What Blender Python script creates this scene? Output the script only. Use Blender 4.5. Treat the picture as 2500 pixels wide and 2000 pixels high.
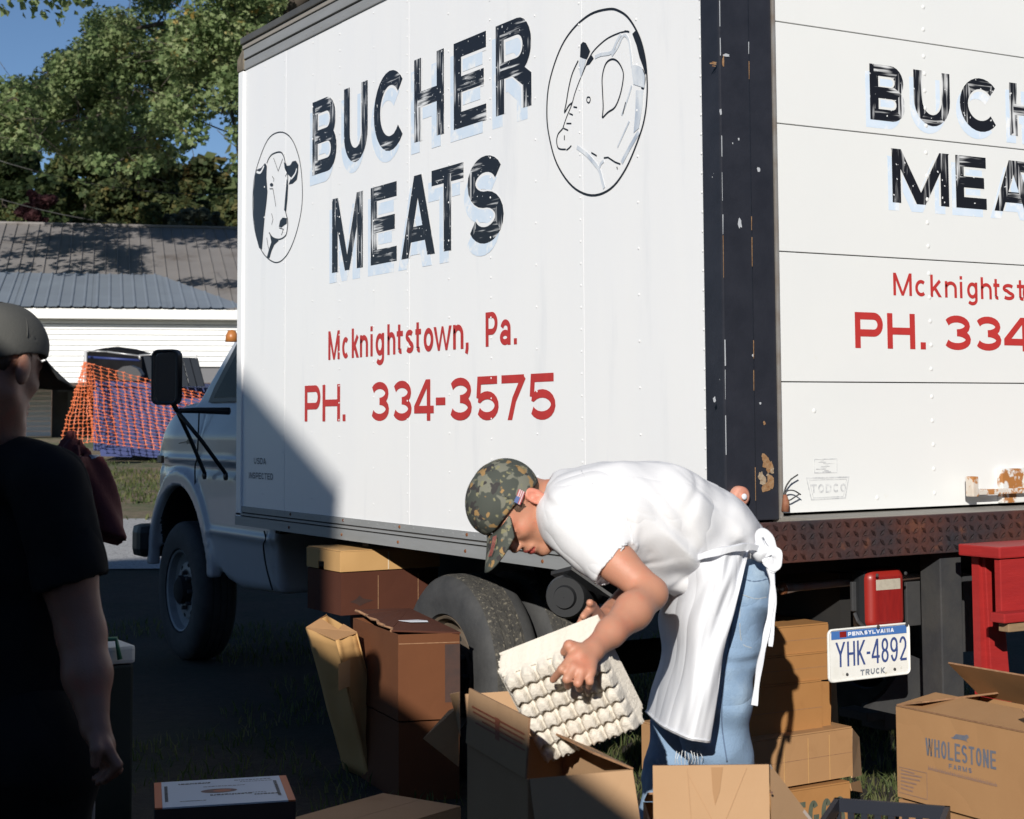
import bpy, bmesh, math, random
import numpy as np
from mathutils import Vector, Matrix
from mathutils.geometry import tessellate_polygon
random.seed(7); RNG = np.random.default_rng(11)
for o in list(bpy.data.objects): bpy.data.objects.remove(o)
scene = bpy.context.scene; COL = scene.collection
rad = math.radians
# ------------------------------------------------------------------ camera
CP = np.array([-3.03112, -4.02789, 1.38]); FPX = 4100.55; PX, PY = 1359.72, 727.45
_y, _p, _r = rad(31.27688), rad(4.1307), rad(-0.42403)
def _frame():
    cy, sy, cp, sp = math.cos(_y), math.sin(_y), math.cos(_p), math.sin(_p)
    f = np.array([sy*cp, cy*cp, sp]); r = np.array([cy, -sy, 0.]); u = np.cross(r, f)
    return f, math.cos(_r)*r+math.sin(_r)*u, -math.sin(_r)*r+math.cos(_r)*u
FW, RT, UP = _frame()
FH = np.array([math.sin(_y), math.cos(_y), 0.]); RH = np.array([math.cos(_y), -math.sin(_y), 0.])
cam_d = bpy.data.cameras.new('camera'); cam = bpy.data.objects.new('camera', cam_d); COL.objects.link(cam); scene.camera = cam
cam.matrix_world = Matrix(((RT[0], UP[0], -FW[0], CP[0]), (RT[1], UP[1], -FW[1], CP[1]), (RT[2], UP[2], -FW[2], CP[2]), (0, 0, 0, 1)))
cam_d.sensor_fit = 'HORIZONTAL'; cam_d.sensor_width = 36; cam_d.lens = FPX/2500*36
cam_d.shift_x = -(PX-1250)/2500; cam_d.shift_y = (PY-1000)/2500
cam_d.clip_start = 0.05; cam_d.clip_end = 3000
cam_d.dof.use_dof = True; cam_d.dof.focus_distance = 6.0; cam_d.dof.aperture_fstop = 9.0
def ray(u, v): return FW+RT*(u-PX)/FPX-UP*(v-PY)/FPX
def P(u, v, d): return CP+ray(u, v)*d
def PXx(u, v, x): r = ray(u, v); return CP+r*((x-CP[0])/r[0])
def PXy(u, v, y): r = ray(u, v); return CP+r*((y-CP[1])/r[1])
def PXz(u, v, z): r = ray(u, v); return CP+r*((z-CP[2])/r[2])
# ------------------------------------------------------------------ light
SUN_AZ, SUN_EL = 41.0, 22.0           # direction the light travels to, clockwise from +y
w = bpy.data.worlds.new('World'); scene.world = w; w.use_nodes = True
nt = w.node_tree; nt.nodes.clear()
sky = nt.nodes.new('ShaderNodeTexSky'); sky.sky_type = 'NISHITA'; sky.sun_disc = False
sky.sun_elevation = rad(SUN_EL); sky.sun_rotation = rad(SUN_AZ+180); sky.altitude = 1200; sky.air_density = 0.85; sky.dust_density = 0.1; sky.ozone_density = 3.5
bg = nt.nodes.new('ShaderNodeBackground'); bg.inputs['Strength'].default_value = 0.075
wo = nt.nodes.new('ShaderNodeOutputWorld'); nt.links.new(sky.outputs[0], bg.inputs[0]); nt.links.new(bg.outputs[0], wo.inputs[0])
sd = bpy.data.lights.new('sun', 'SUN'); sd.energy = 5.0; sd.angle = rad(0.53); sd.color = (1.0, 0.955, 0.88)
so = bpy.data.objects.new('sun', sd); COL.objects.link(so)
LD = np.array([math.sin(rad(SUN_AZ))*math.cos(rad(SUN_EL)), math.cos(rad(SUN_AZ))*math.cos(rad(SUN_EL)), -math.sin(rad(SUN_EL))])
so.rotation_euler = Vector(-LD).to_track_quat('Z', 'Y').to_euler(); so.location = (-10, -12, 9)
scene.view_settings.view_transform = 'Standard'; scene.view_settings.look = 'None'
scene.view_settings.exposure = 0.12; scene.view_settings.gamma = 1; scene.view_settings.use_curve_mapping = False
# ------------------------------------------------------------------ materials
MC = {}
def nn(t, k, **kw):
    n = t.nodes.new(k)
    for a, b in kw.items():
        if a in n.inputs.keys(): n.inputs[a].default_value = b
        else: setattr(n, a, b)
    return n
def c4(c): return (c[0], c[1], c[2], 1)
def mat(name, col, rough=.6, metal=0., c2=None, scale=6., amt=.5, detail=6., stretch=(1, 1, 1), bump=0., bscale=None, c3=None, s3=3., t3=(.6, .7), spec=None, coat=0., trans=0., bstretch=None, emit=None, s3str=(1, 1, 1), fold=None):
    if name in MC: return MC[name]
    m = bpy.data.materials.new(name); m.use_nodes = True; t = m.node_tree; b = t.nodes['Principled BSDF']
    b.inputs['Roughness'].default_value = rough; b.inputs['Metallic'].default_value = metal; b.inputs['Base Color'].default_value = c4(col)
    if spec is not None: b.inputs['Specular IOR Level'].default_value = spec
    if coat: b.inputs['Coat Weight'].default_value = coat
    if trans: b.inputs['Transmission Weight'].default_value = trans
    tc = nn(t, 'ShaderNodeTexCoord'); L = t.links.new; out = None
    def noise(sc, st, det=6., rg=.6):
        mp = nn(t, 'ShaderNodeMapping'); mp.inputs['Scale'].default_value = st; L(tc.outputs['Object'], mp.inputs[0])
        n = nn(t, 'ShaderNodeTexNoise'); n.inputs['Scale'].default_value = sc; n.inputs['Detail'].default_value = det; n.inputs['Roughness'].default_value = rg; L(mp.outputs[0], n.inputs['Vector']); return n
    if c2 is not None:
        n = noise(scale, stretch, detail)
        r = nn(t, 'ShaderNodeMapRange'); r.inputs[1].default_value = .5-.5*amt; r.inputs[2].default_value = .5+.5*amt; L(n.outputs[0], r.inputs[0])
        mx = nn(t, 'ShaderNodeMix', data_type='RGBA'); mx.inputs[6].default_value = c4(col); mx.inputs[7].default_value = c4(c2); L(r.outputs[0], mx.inputs[0]); out = mx.outputs[2]
    if c3 is not None:
        n = noise(s3, s3str, 8.)
        r = nn(t, 'ShaderNodeMapRange'); r.inputs[1].default_value = t3[0]; r.inputs[2].default_value = t3[1]; L(n.outputs[0], r.inputs[0])
        mx = nn(t, 'ShaderNodeMix', data_type='RGBA'); L(r.outputs[0], mx.inputs[0]); mx.inputs[7].default_value = c4(c3)
        if out: L(out, mx.inputs[6])
        else: mx.inputs[6].default_value = c4(col)
        out = mx.outputs[2]
    if out: L(out, b.inputs['Base Color'])
    if bump:
        n = noise(bscale or scale*4, bstretch or stretch, 8.)
        bp = nn(t, 'ShaderNodeBump'); bp.inputs['Strength'].default_value = bump; bp.inputs['Distance'].default_value = .01; L(n.outputs[0], bp.inputs['Height']); L(bp.outputs[0], b.inputs['Normal'])
    if fold:       # (scale, strength, distance, stretch): ridged creases
        n = noise(fold[0], fold[3], 1.6, .45); n.inputs['Distortion'].default_value = .25; mp_ = n.inputs['Vector'].links[0].from_node
        if len(fold) > 4: mp_.vector_type = 'TEXTURE'; mp_.inputs['Rotation'].default_value = fold[4]; mp_.inputs['Scale'].default_value = tuple(1/q for q in fold[3])
        s_ = nn(t, 'ShaderNodeMath', operation='SUBTRACT'); L(n.outputs[0], s_.inputs[0]); s_.inputs[1].default_value = .5
        a_ = nn(t, 'ShaderNodeMath', operation='ABSOLUTE'); L(s_.outputs[0], a_.inputs[0]); p_ = nn(t, 'ShaderNodeMath', operation='POWER'); L(a_.outputs[0], p_.inputs[0]); p_.inputs[1].default_value = .75
        b2_ = nn(t, 'ShaderNodeBump'); b2_.inputs['Strength'].default_value = fold[1]; b2_.inputs['Distance'].default_value = fold[2]; L(p_.outputs[0], b2_.inputs['Height'])
        if bump: L(bp.outputs[0], b2_.inputs['Normal'])
        L(b2_.outputs[0], b.inputs['Normal'])
    MC[name] = m; return m
WHITE = mat('white painted aluminium', (.845, .845, .84), .32, c2=(.79, .80, .82), scale=1.6, amt=.7, stretch=(1, 2.2, .35), bump=.05, bscale=5, c3=(.70, .715, .74), s3=2.6, t3=(.60, .85), s3str=(1, 3, .4))
DOORW = mat('white painted door', (.755, .76, .745), .35, c2=(.70, .715, .715), scale=2.2, amt=.8, bump=.03, bscale=8, c3=(.66, .63, .56), s3=6, t3=(.68, .82))
BLACKP = mat('chipped black paint', (.013, .0145, .021), .45, spec=.35, c2=(.028, .03, .04), scale=9, amt=.7, bump=.12, bscale=40, c3=(.42, .43, .44), s3=26, t3=(.735, .75))
RUSTB = mat('rusty black steel', (.018, .021, .027), .6, c2=(.085, .028, .018), scale=4, amt=.35, bump=.4, bscale=60, c3=(.16, .06, .03), s3=14, t3=(.6, .75))
RUST = mat('rust', (.25, .085, .022), .85, c2=(.09, .03, .015), scale=50, amt=.5, bump=.5, c3=(.62, .5, .38), s3=60, t3=(.58, .66))
STEEL = mat('dark grey steel', (.028, .030, .036), .55, c2=(.06, .058, .055), scale=8, amt=.6, bump=.2, c3=(.16, .08, .045), s3=12, t3=(.66, .75))
ALU = mat('weathered aluminium rail', (.33, .335, .34), .5, .15, c2=(.25, .255, .25), scale=5, amt=.6, stretch=(1, .4, 3), bump=.08, c3=(.17, .13, .09), s3=14, t3=(.70, .8))
ALUD = mat('dull roof rail', (.085, .083, .08), .5, .4, c2=(.16, .15, .13), scale=6, amt=.5)
GROOVE = mat('rail groove', (.03, .026, .022), .8)
RUBBER = mat('tyre rubber', (.028, .029, .031), .78, c2=(.06, .06, .06), scale=14, amt=.6, bump=.25, bscale=70)
MUDT = mat('muddy tyre tread', (.026, .026, .027), .92, c2=(.075, .070, .060), scale=30, amt=.5, bump=1., bscale=60, c3=(.24, .215, .165), s3=75, t3=(.55, .72), fold=(26, .5, .006, (1, 1, 1)))
WHEELW = mat('white painted wheel', (.60, .63, .66), .45, c2=(.42, .43, .43), scale=9, amt=.5)
CABP = mat('white cab paint', (.47, .48, .50), .30, c2=(.41, .42, .45), scale=3, amt=.6, coat=.3)
BLKPL = mat('black plastic', (.015, .016, .018), .45)
DARK = mat('dark underbody', (.010, .010, .011), .9, c2=(.02, .018, .016), scale=8, amt=.6)
GLASS = mat('dark window glass', (.006, .008, .010), .22, spec=.04)
MIRR = mat('mirror glass', (.75, .78, .8), .03, 1.)
AMBER = mat('amber lens', (.40, .15, .04), .4)
REDL = mat('red lens', (.27, .016, .014), .35, c2=(.19, .012, .012), scale=90, amt=.5, stretch=(1, 1, .2), coat=.4)
LENSC = mat('pale lens', (.48, .44, .36), .3, c2=(.36, .33, .27), scale=60, amt=.5)
INK = mat('black sign paint', (.012, .012, .014), .35)
SHADB = mat('pale blue sign paint', (.56, .68, .82), .5, c2=(.68, .75, .84), scale=14, amt=.5, c3=(.80, .82, .84), s3=16, t3=(.54, .66))
REDP = mat('red sign paint', (.50, .038, .032), .5, c2=(.42, .03, .028), scale=20, amt=.5)
GREYB = mat('blue grey sign paint', (.42, .48, .57), .55, c2=(.74, .77, .80), scale=9, amt=.35, stretch=(1, 2, .6), c3=(.18, .22, .28), s3=7, t3=(.58, .75))
FADEB = mat('faded decal ink', (.42, .43, .45), .6, c2=(.68, .69, .69), scale=60, amt=.3)
PLATEW = mat('plate white', (.80, .80, .77), .4, c2=(.72, .71, .66), scale=20, amt=.4, c3=(.40, .37, .25), s3=25, t3=(.66, .74))
PLATEB = mat('plate blue', (.06, .16, .42), .4)
NAVY = mat('navy ink', (.045, .075, .22), .45)
REDW = mat('red painted wood', (.36, .022, .020), .5, c2=(.28, .016, .016), scale=8, amt=.6, stretch=(1, 1, 6), bump=.15, c3=(.34, .20, .12), s3=26, t3=(.73, .76))
WOOD = mat('bare wood edge', (.30, .20, .11), .8, c2=(.2, .13, .07), scale=20, amt=.6, stretch=(1, 6, 6))
def brush_black(name, vert):
    m = bpy.data.materials.new(name); m.use_nodes = True; t = m.node_tree; b = t.nodes['Principled BSDF']; L = t.links.new
    b.inputs['Roughness'].default_value = .38
    tc = nn(t, 'ShaderNodeTexCoord')
    def noise(sc, st, det):
        mp = nn(t, 'ShaderNodeMapping'); mp.inputs['Scale'].default_value = st; L(tc.outputs['Object'], mp.inputs[0])
        n = nn(t, 'ShaderNodeTexNoise'); n.inputs['Scale'].default_value = sc; n.inputs['Detail'].default_value = det; L(mp.outputs[0], n.inputs['Vector']); return n.outputs[0]
    st = (90, 90, 5) if vert else (5, 5, 90)
    a = noise(1.0, st, 3); bb = noise(5.5, (1, 1, 1), 2); c = noise(70, (1, 1, 1), 1)
    m1 = nn(t, 'ShaderNodeMath', operation='MULTIPLY_ADD'); L(bb, m1.inputs[0]); m1.inputs[1].default_value = .95; L(a, m1.inputs[2])
    r = nn(t, 'ShaderNodeMapRange'); r.inputs[1].default_value = 1.03; r.inputs[2].default_value = 1.22; L(m1.outputs[0], r.inputs[0])
    r2 = nn(t, 'ShaderNodeMapRange'); r2.inputs[1].default_value = .72; r2.inputs[2].default_value = .74; L(c, r2.inputs[0])
    mxx = nn(t, 'ShaderNodeMath', operation='MAXIMUM'); L(r.outputs[0], mxx.inputs[0]); L(r2.outputs[0], mxx.inputs[1])
    mx = nn(t, 'ShaderNodeMix', data_type='RGBA'); mx.inputs[6].default_value = (.010, .010, .013, 1); mx.inputs[7].default_value = (.70, .71, .72, 1); L(mxx.outputs[0], mx.inputs[0]); L(mx.outputs[2], b.inputs['Base Color'])
    return m
BRV = brush_black('brushed black paint upright', True); BRH = brush_black('brushed black paint level', False)
def cardboard(name, a, b2, dark):
    return mat(name, a, .88, c2=b2, scale=5, amt=.7, spec=.25, bump=.10, bscale=9, bstretch=(1, 1, 1), c3=dark, s3=4.5, t3=(.60, .85), fold=(3.4, .28, .014, (1, 1, 1)))
CB = cardboard('kraft cardboard', (.40, .225, .105), (.35, .19, .085), (.27, .14, .06))
CBO = cardboard('orange kraft cardboard', (.38, .19, .068), (.32, .15, .05), (.24, .10, .035))
CBY = cardboard('yellow kraft cardboard', (.50, .30, .125), (.44, .255, .10), (.33, .18, .07))
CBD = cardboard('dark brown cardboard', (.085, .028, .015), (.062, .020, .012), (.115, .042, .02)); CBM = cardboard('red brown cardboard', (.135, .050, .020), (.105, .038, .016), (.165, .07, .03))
CBP = cardboard('pale kraft cardboard', (.46, .29, .165), (.41, .25, .135), (.33, .19, .10))
TORN = mat('torn corrugated edge', (.34, .19, .10), .9, c2=(.2, .1, .05), scale=60, amt=.5)
LABELW = mat('white label', (.75, .78, .85), .4)
PRINTB = mat('blue box print', (.095, .125, .20), .6, c2=(.18, .17, .17), scale=40, amt=.5)
PRINTG = mat('green grey box print', (.06, .08, .06), .6, c2=(.12, .12, .08), scale=40, amt=.5)
PRINTD = mat('dark box print', (.10, .055, .045), .6, c2=(.16, .08, .05), scale=40, amt=.5); PRINTK = mat('black brown box print', (.028, .014, .012), .7, c2=(.055, .022, .014), scale=30, amt=.5)
PULP = mat('moulded pulp', (.70, .655, .58), .95, c2=(.64, .585, .505), scale=22, amt=.5, bump=.5, bscale=120)
def skin(name, a, b2):
    m = mat(name, a, .52, c2=b2, scale=9, amt=.7, bump=.12, bscale=240, c3=(min(1, a[0]*1.12), a[1]*.82, a[2]*.8), s3=14, t3=(.5, .7), fold=(38, .10, .003, (1, 1, 1))); s = m.node_tree.nodes['Principled BSDF']
    s.inputs['Subsurface Weight'].default_value = .12; s.inputs['Subsurface Radius'].default_value = (.01, .004, .002); s.inputs['Subsurface Scale'].default_value = .5; return m
SKIN = skin('tanned skin', (.47, .235, .145), (.50, .225, .15)); SKIN2 = skin('pale skin', (.33, .17, .115), (.28, .13, .09))
LIP = skin('lips', (.42, .085, .07), (.36, .07, .06)); EARC = skin('flushed ear', (.60, .215, .15), (.62, .25, .17))
HAIR = mat('brown hair', (.055, .03, .018), .6, c2=(.11, .06, .035), scale=40, amt=.5, stretch=(1, 1, .2), bump=.5, bscale=150)
COTTON = mat('white cotton shirt', (.74, .74, .755), .85, c2=(.69, .695, .72), scale=6, amt=.6, bump=.10, bscale=300, fold=(7.5, .42, .03, (.38, 1, 1.15), (0, rad(22), rad(-31))))
APRON = mat('white apron cloth', (.70, .715, .75), .85, c2=(.64, .66, .71), scale=5, amt=.6, bump=.10, bscale=300, c3=(.58, .575, .55), s3=3.2, t3=(.66, .8), fold=(6, .36, .03, (1.3, 1.3, .28)))
DENIM = mat('faded denim', (.23, .335, .475), .85, c2=(.175, .27, .41), scale=5, amt=.7, bump=.3, bscale=220, c3=(.36, .47, .58), s3=5, t3=(.5, .72), fold=(8, .42, .03, (.7, .7, 1.0), (rad(20), 0, 0)))
BLKCL = mat('black cotton', (.010, .010, .011), .95, spec=.2, c2=(.017, .017, .018), scale=8, amt=.5, fold=(6, .6, .03, (1, 1, .6)))
GREYCAP = mat('grey green cap cloth', (.075, .075, .068), .85, c2=(.075, .075, .07), scale=20, amt=.5, bump=.15, bscale=160)
MAROON = mat('maroon cloth', (.095, .016, .017), .8, c2=(.09, .016, .018), scale=6, amt=.5, bump=.2, bscale=90)
def camo():
    m = bpy.data.materials.new('camouflage cloth'); m.use_nodes = True; t = m.node_tree; b = t.nodes['Principled BSDF']; L = t.links.new; b.inputs['Roughness'].default_value = .85
    tc = nn(t, 'ShaderNodeTexCoord'); prev = None
    for i, (sc, th, col) in enumerate(((16, 0, (.055, .062, .052)), (20, .53, (.16, .16, .125)), (30, .58, (.035, .032, .032)), (26, .60, (.30, .185, .075)), (42, .62, (.20, .19, .11)))):
        if i == 0:
            prev = nn(t, 'ShaderNodeRGB'); prev.outputs[0].default_value = c4(col); prev = prev.outputs[0]; continue
        mp = nn(t, 'ShaderNodeMapping'); mp.inputs['Location'].default_value = (i*3.1, i*1.7, i); L(tc.outputs['Object'], mp.inputs[0])
        n = nn(t, 'ShaderNodeTexNoise'); n.inputs['Scale'].default_value = sc; n.inputs['Detail'].default_value = 2.5; L(mp.outputs[0], n.inputs['Vector'])
        r = nn(t, 'ShaderNodeMapRange'); r.inputs[1].default_value = th; r.inputs[2].default_value = th+.02; L(n.outputs[0], r.inputs[0])
        mx = nn(t, 'ShaderNodeMix', data_type='RGBA'); L(prev, mx.inputs[6]); mx.inputs[7].default_value = c4(col); L(r.outputs[0], mx.inputs[0]); prev = mx.outputs[2]
    L(prev, b.inputs['Base Color']); return m
CAMO = camo()
SIDING = mat('white vinyl siding', (.80, .80, .78), .5, c2=(.74, .74, .73), scale=2, amt=.5)
ROOFB = mat('old grey brown roof metal', (.25, .235, .23), .6, c2=(.18, .165, .158), scale=1.1, amt=.7, stretch=(1, 1, 1), bump=.06, c3=(.115, .095, .08), s3=.9, t3=(.56, .75))
ROOFC = mat('corrugated roof metal', (.23, .265, .31), .5, c2=(.18, .205, .245), scale=1.3, amt=.6, c3=(.24, .11, .06), s3=1.2, t3=(.68, .74))
FASC = mat('white fascia board', (.80, .79, .76), .6)
BARNW = mat('weathered barn board', (.10, .065, .05), .9, c2=(.07, .05, .04), scale=4, amt=.6, stretch=(3, 3, .4))
BLUE = mat('blue tarpaulin', (.024, .042, .165), .5, c2=(.018, .028, .11), scale=3, amt=.6, bump=.4, bscale=4)
TARPK = mat('black tarpaulin', (.006, .006, .007), .9, spec=.08, c2=(.014, .014, .016), scale=3, amt=.5)
LIDG = mat('grey plastic lid', (.022, .026, .033), .8, spec=.15)
ORANGE = mat('orange safety mesh', (.62, .135, .035), .5)
BARK = mat('dark bark', (.045, .035, .027), .9, c2=(.085, .07, .055), scale=9, amt=.6, stretch=(2, 2, .5), bump=.5)
CABLE = mat('cable', (.05, .05, .05), .6)
def leafm(name, cols, sc=1.6):
    m = bpy.data.materials.new(name); m.use_nodes = True; t = m.node_tree; b = t.nodes['Principled BSDF']; L = t.links.new
    b.inputs['Roughness'].default_value = .62; b.inputs['Specular IOR Level'].default_value = .3
    g = nn(t, 'ShaderNodeNewGeometry'); cr = nn(t, 'ShaderNodeValToRGB'); cr.color_ramp.interpolation = 'LINEAR'
    tc = nn(t, 'ShaderNodeTexCoord'); n = nn(t, 'ShaderNodeTexNoise'); n.inputs['Scale'].default_value = sc; L(tc.outputs['Object'], n.inputs['Vector'])
    a = nn(t, 'ShaderNodeMath', operation='MULTIPLY_ADD'); L(g.outputs['Random Per Island'], a.inputs[0]); a.inputs[1].default_value = .55
    s = nn(t, 'ShaderNodeMath', operation='MULTIPLY_ADD'); L(n.outputs[0], s.inputs[0]); s.inputs[1].default_value = 1.3; s.inputs[2].default_value = -.42; L(s.outputs[0], a.inputs[2]); L(a.outputs[0], cr.inputs[0])
    els = cr.color_ramp.elements
    for i, (p_, c) in enumerate(cols):
        e = els[i] if i < 2 else els.new(p_)
        e.position = p_; e.color = c4(c)
    L(cr.outputs[0], b.inputs['Base Color'])
    tr = nn(t, 'ShaderNodeBsdfTranslucent'); L(cr.outputs[0], tr.inputs[0]); ms = nn(t, 'ShaderNodeMixShader'); ms.inputs[0].default_value = .48
    L(b.outputs[0], ms.inputs[1]); L(tr.outputs[0], ms.inputs[2]); L(ms.outputs[0], t.nodes['Material Output'].inputs[0]); return m
LEAF = leafm('maple leaves', [(0, (.055, .090, .038)), (.22, (.12, .18, .07)), (.5, (.22, .29, .12)), (.85, (.33, .38, .19)), (.99, (.45, .30, .08))])
LEAF2 = leafm('distant leaves', [(0, (.030, .055, .024)), (.4, (.075, .115, .045)), (.7, (.14, .165, .065)), (.93, (.20, .15, .05)), (1., (.34, .15, .05))], .35)
LEAFO = leafm('autumn leaves', [(0, (.03, .052, .022)), (.4, (.075, .105, .042)), (.68, (.14, .145, .055)), (.88, (.23, .16, .055)), (1., (.36, .15, .045))], .5)
LEAFR = leafm('purple leaves', [(0, (.05, .02, .025)), (.5, (.10, .04, .045)), (1., (.16, .07, .07))])
LEAFG = leafm('silver leaves', [(0, (.06, .08, .06)), (.5, (.11, .135, .10)), (1., (.17, .19, .15))])
GRASSM = leafm('grass blades', [(0, (.045, .07, .02)), (.4, (.09, .12, .04)), (.7, (.16, .17, .07)), (1., (.26, .22, .12))], 1.)
def groundm(name, k=1.):
    m = bpy.data.materials.new(name); m.use_nodes = True; t = m.node_tree; b = t.nodes['Principled BSDF']; L = t.links.new; b.inputs['Roughness'].default_value = .95
    tc = nn(t, 'ShaderNodeTexCoord')
    def no(sc, d=8): n = nn(t, 'ShaderNodeTexNoise'); n.inputs['Scale'].default_value = sc; n.inputs['Detail'].default_value = d; n.inputs['Roughness'].default_value = .7; L(tc.outputs['Object'], n.inputs['Vector']); return n.outputs[0]
    def ramp(x, a, c): r = nn(t, 'ShaderNodeMapRange'); r.inputs[1].default_value = a; r.inputs[2].default_value = c; L(x, r.inputs[0]); return r.outputs[0]
    def mix(f, a, c):
        mx = nn(t, 'ShaderNodeMix', data_type='RGBA'); L(f, mx.inputs[0])
        for i, x in ((6, a), (7, c)):
            if isinstance(x, tuple): mx.inputs[i].default_value = c4(x)
            else: L(x, mx.inputs[i])
        return mx.outputs[2]
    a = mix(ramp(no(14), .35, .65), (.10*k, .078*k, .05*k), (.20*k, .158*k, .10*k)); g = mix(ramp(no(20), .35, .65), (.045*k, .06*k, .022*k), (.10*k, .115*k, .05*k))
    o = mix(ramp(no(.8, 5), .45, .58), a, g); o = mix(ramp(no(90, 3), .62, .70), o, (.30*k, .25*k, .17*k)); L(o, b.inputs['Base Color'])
    bp = nn(t, 'ShaderNodeBump'); bp.inputs['Strength'].default_value = .8; bp.inputs['Distance'].default_value = .03; L(no(30), bp.inputs['Height']); L(bp.outputs[0], b.inputs['Normal']); return m
GROUND = groundm('shade darkened soil and grass', .18); VERGE = groundm('dry verge grass and soil', 1.15)  # same soil twice: GROUND has the foreground shade put into its colour
GRAVEL = mat('grey gravel', (.30, .30, .30), .95, c2=(.42, .42, .42), scale=30, amt=.35, bump=.9, bscale=40, c3=(.14, .14, .145), s3=42, t3=(.56, .62))
# ------------------------------------------------------------------ object helpers
def link(o, parent=None):
    COL.objects.link(o)
    if parent is not None: o.parent = parent
    return o
def wloc(o):
    v = Vector((0, 0, 0))
    while o is not None: v += o.location; o = o.parent
    return v
def thing(name, label, cat, loc, group=None, kind=None):
    o = bpy.data.objects.new(name, None); COL.objects.link(o); o.location = Vector([float(q) for q in loc]); o.empty_display_size = .1
    o['label'] = label; o['category'] = cat
    if group: o['group'] = group
    return o
def tag(o, label=None, cat=None, group=None, kind=None):
    if label: o['label'] = label
    if cat: o['category'] = cat
    if group: o['group'] = group
    if kind: o['kind'] = kind
    return o
def mesh(name, V, F, m, parent=None, smooth=False, idx=None, label=None):
    V = np.asarray(V, float)
    if parent is not None: off = np.array(wloc(parent))
    else: off = np.array([(V[:, 0].min()+V[:, 0].max())/2, (V[:, 1].min()+V[:, 1].max())/2, V[:, 2].min()])
    me = bpy.data.meshes.new(name)
    if isinstance(F, np.ndarray):
        n, k = F.shape; me.vertices.add(len(V)); me.vertices.foreach_set('co', (V-off).astype(np.float32).ravel())
        me.loops.add(n*k); me.loops.foreach_set('vertex_index', F.astype(np.int32).ravel()); me.polygons.add(n)
        me.polygons.foreach_set('loop_start', np.arange(0, n*k, k, dtype=np.int32)); me.update(calc_edges=True)
    else: me.from_pydata((V-off).tolist(), [], F); me.update()
    for q in (m if isinstance(m, (list, tuple)) else [m]): me.materials.append(q)
    if idx is not None: me.polygons.foreach_set('material_index', np.asarray(idx, dtype=np.int32))
    if smooth: me.polygons.foreach_set('use_smooth', np.ones(len(me.polygons), bool))
    o = bpy.data.objects.new(name, me); link(o, parent)
    if parent is None: o.location = Vector(off)
    if label: o['label'] = label
    return o
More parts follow.
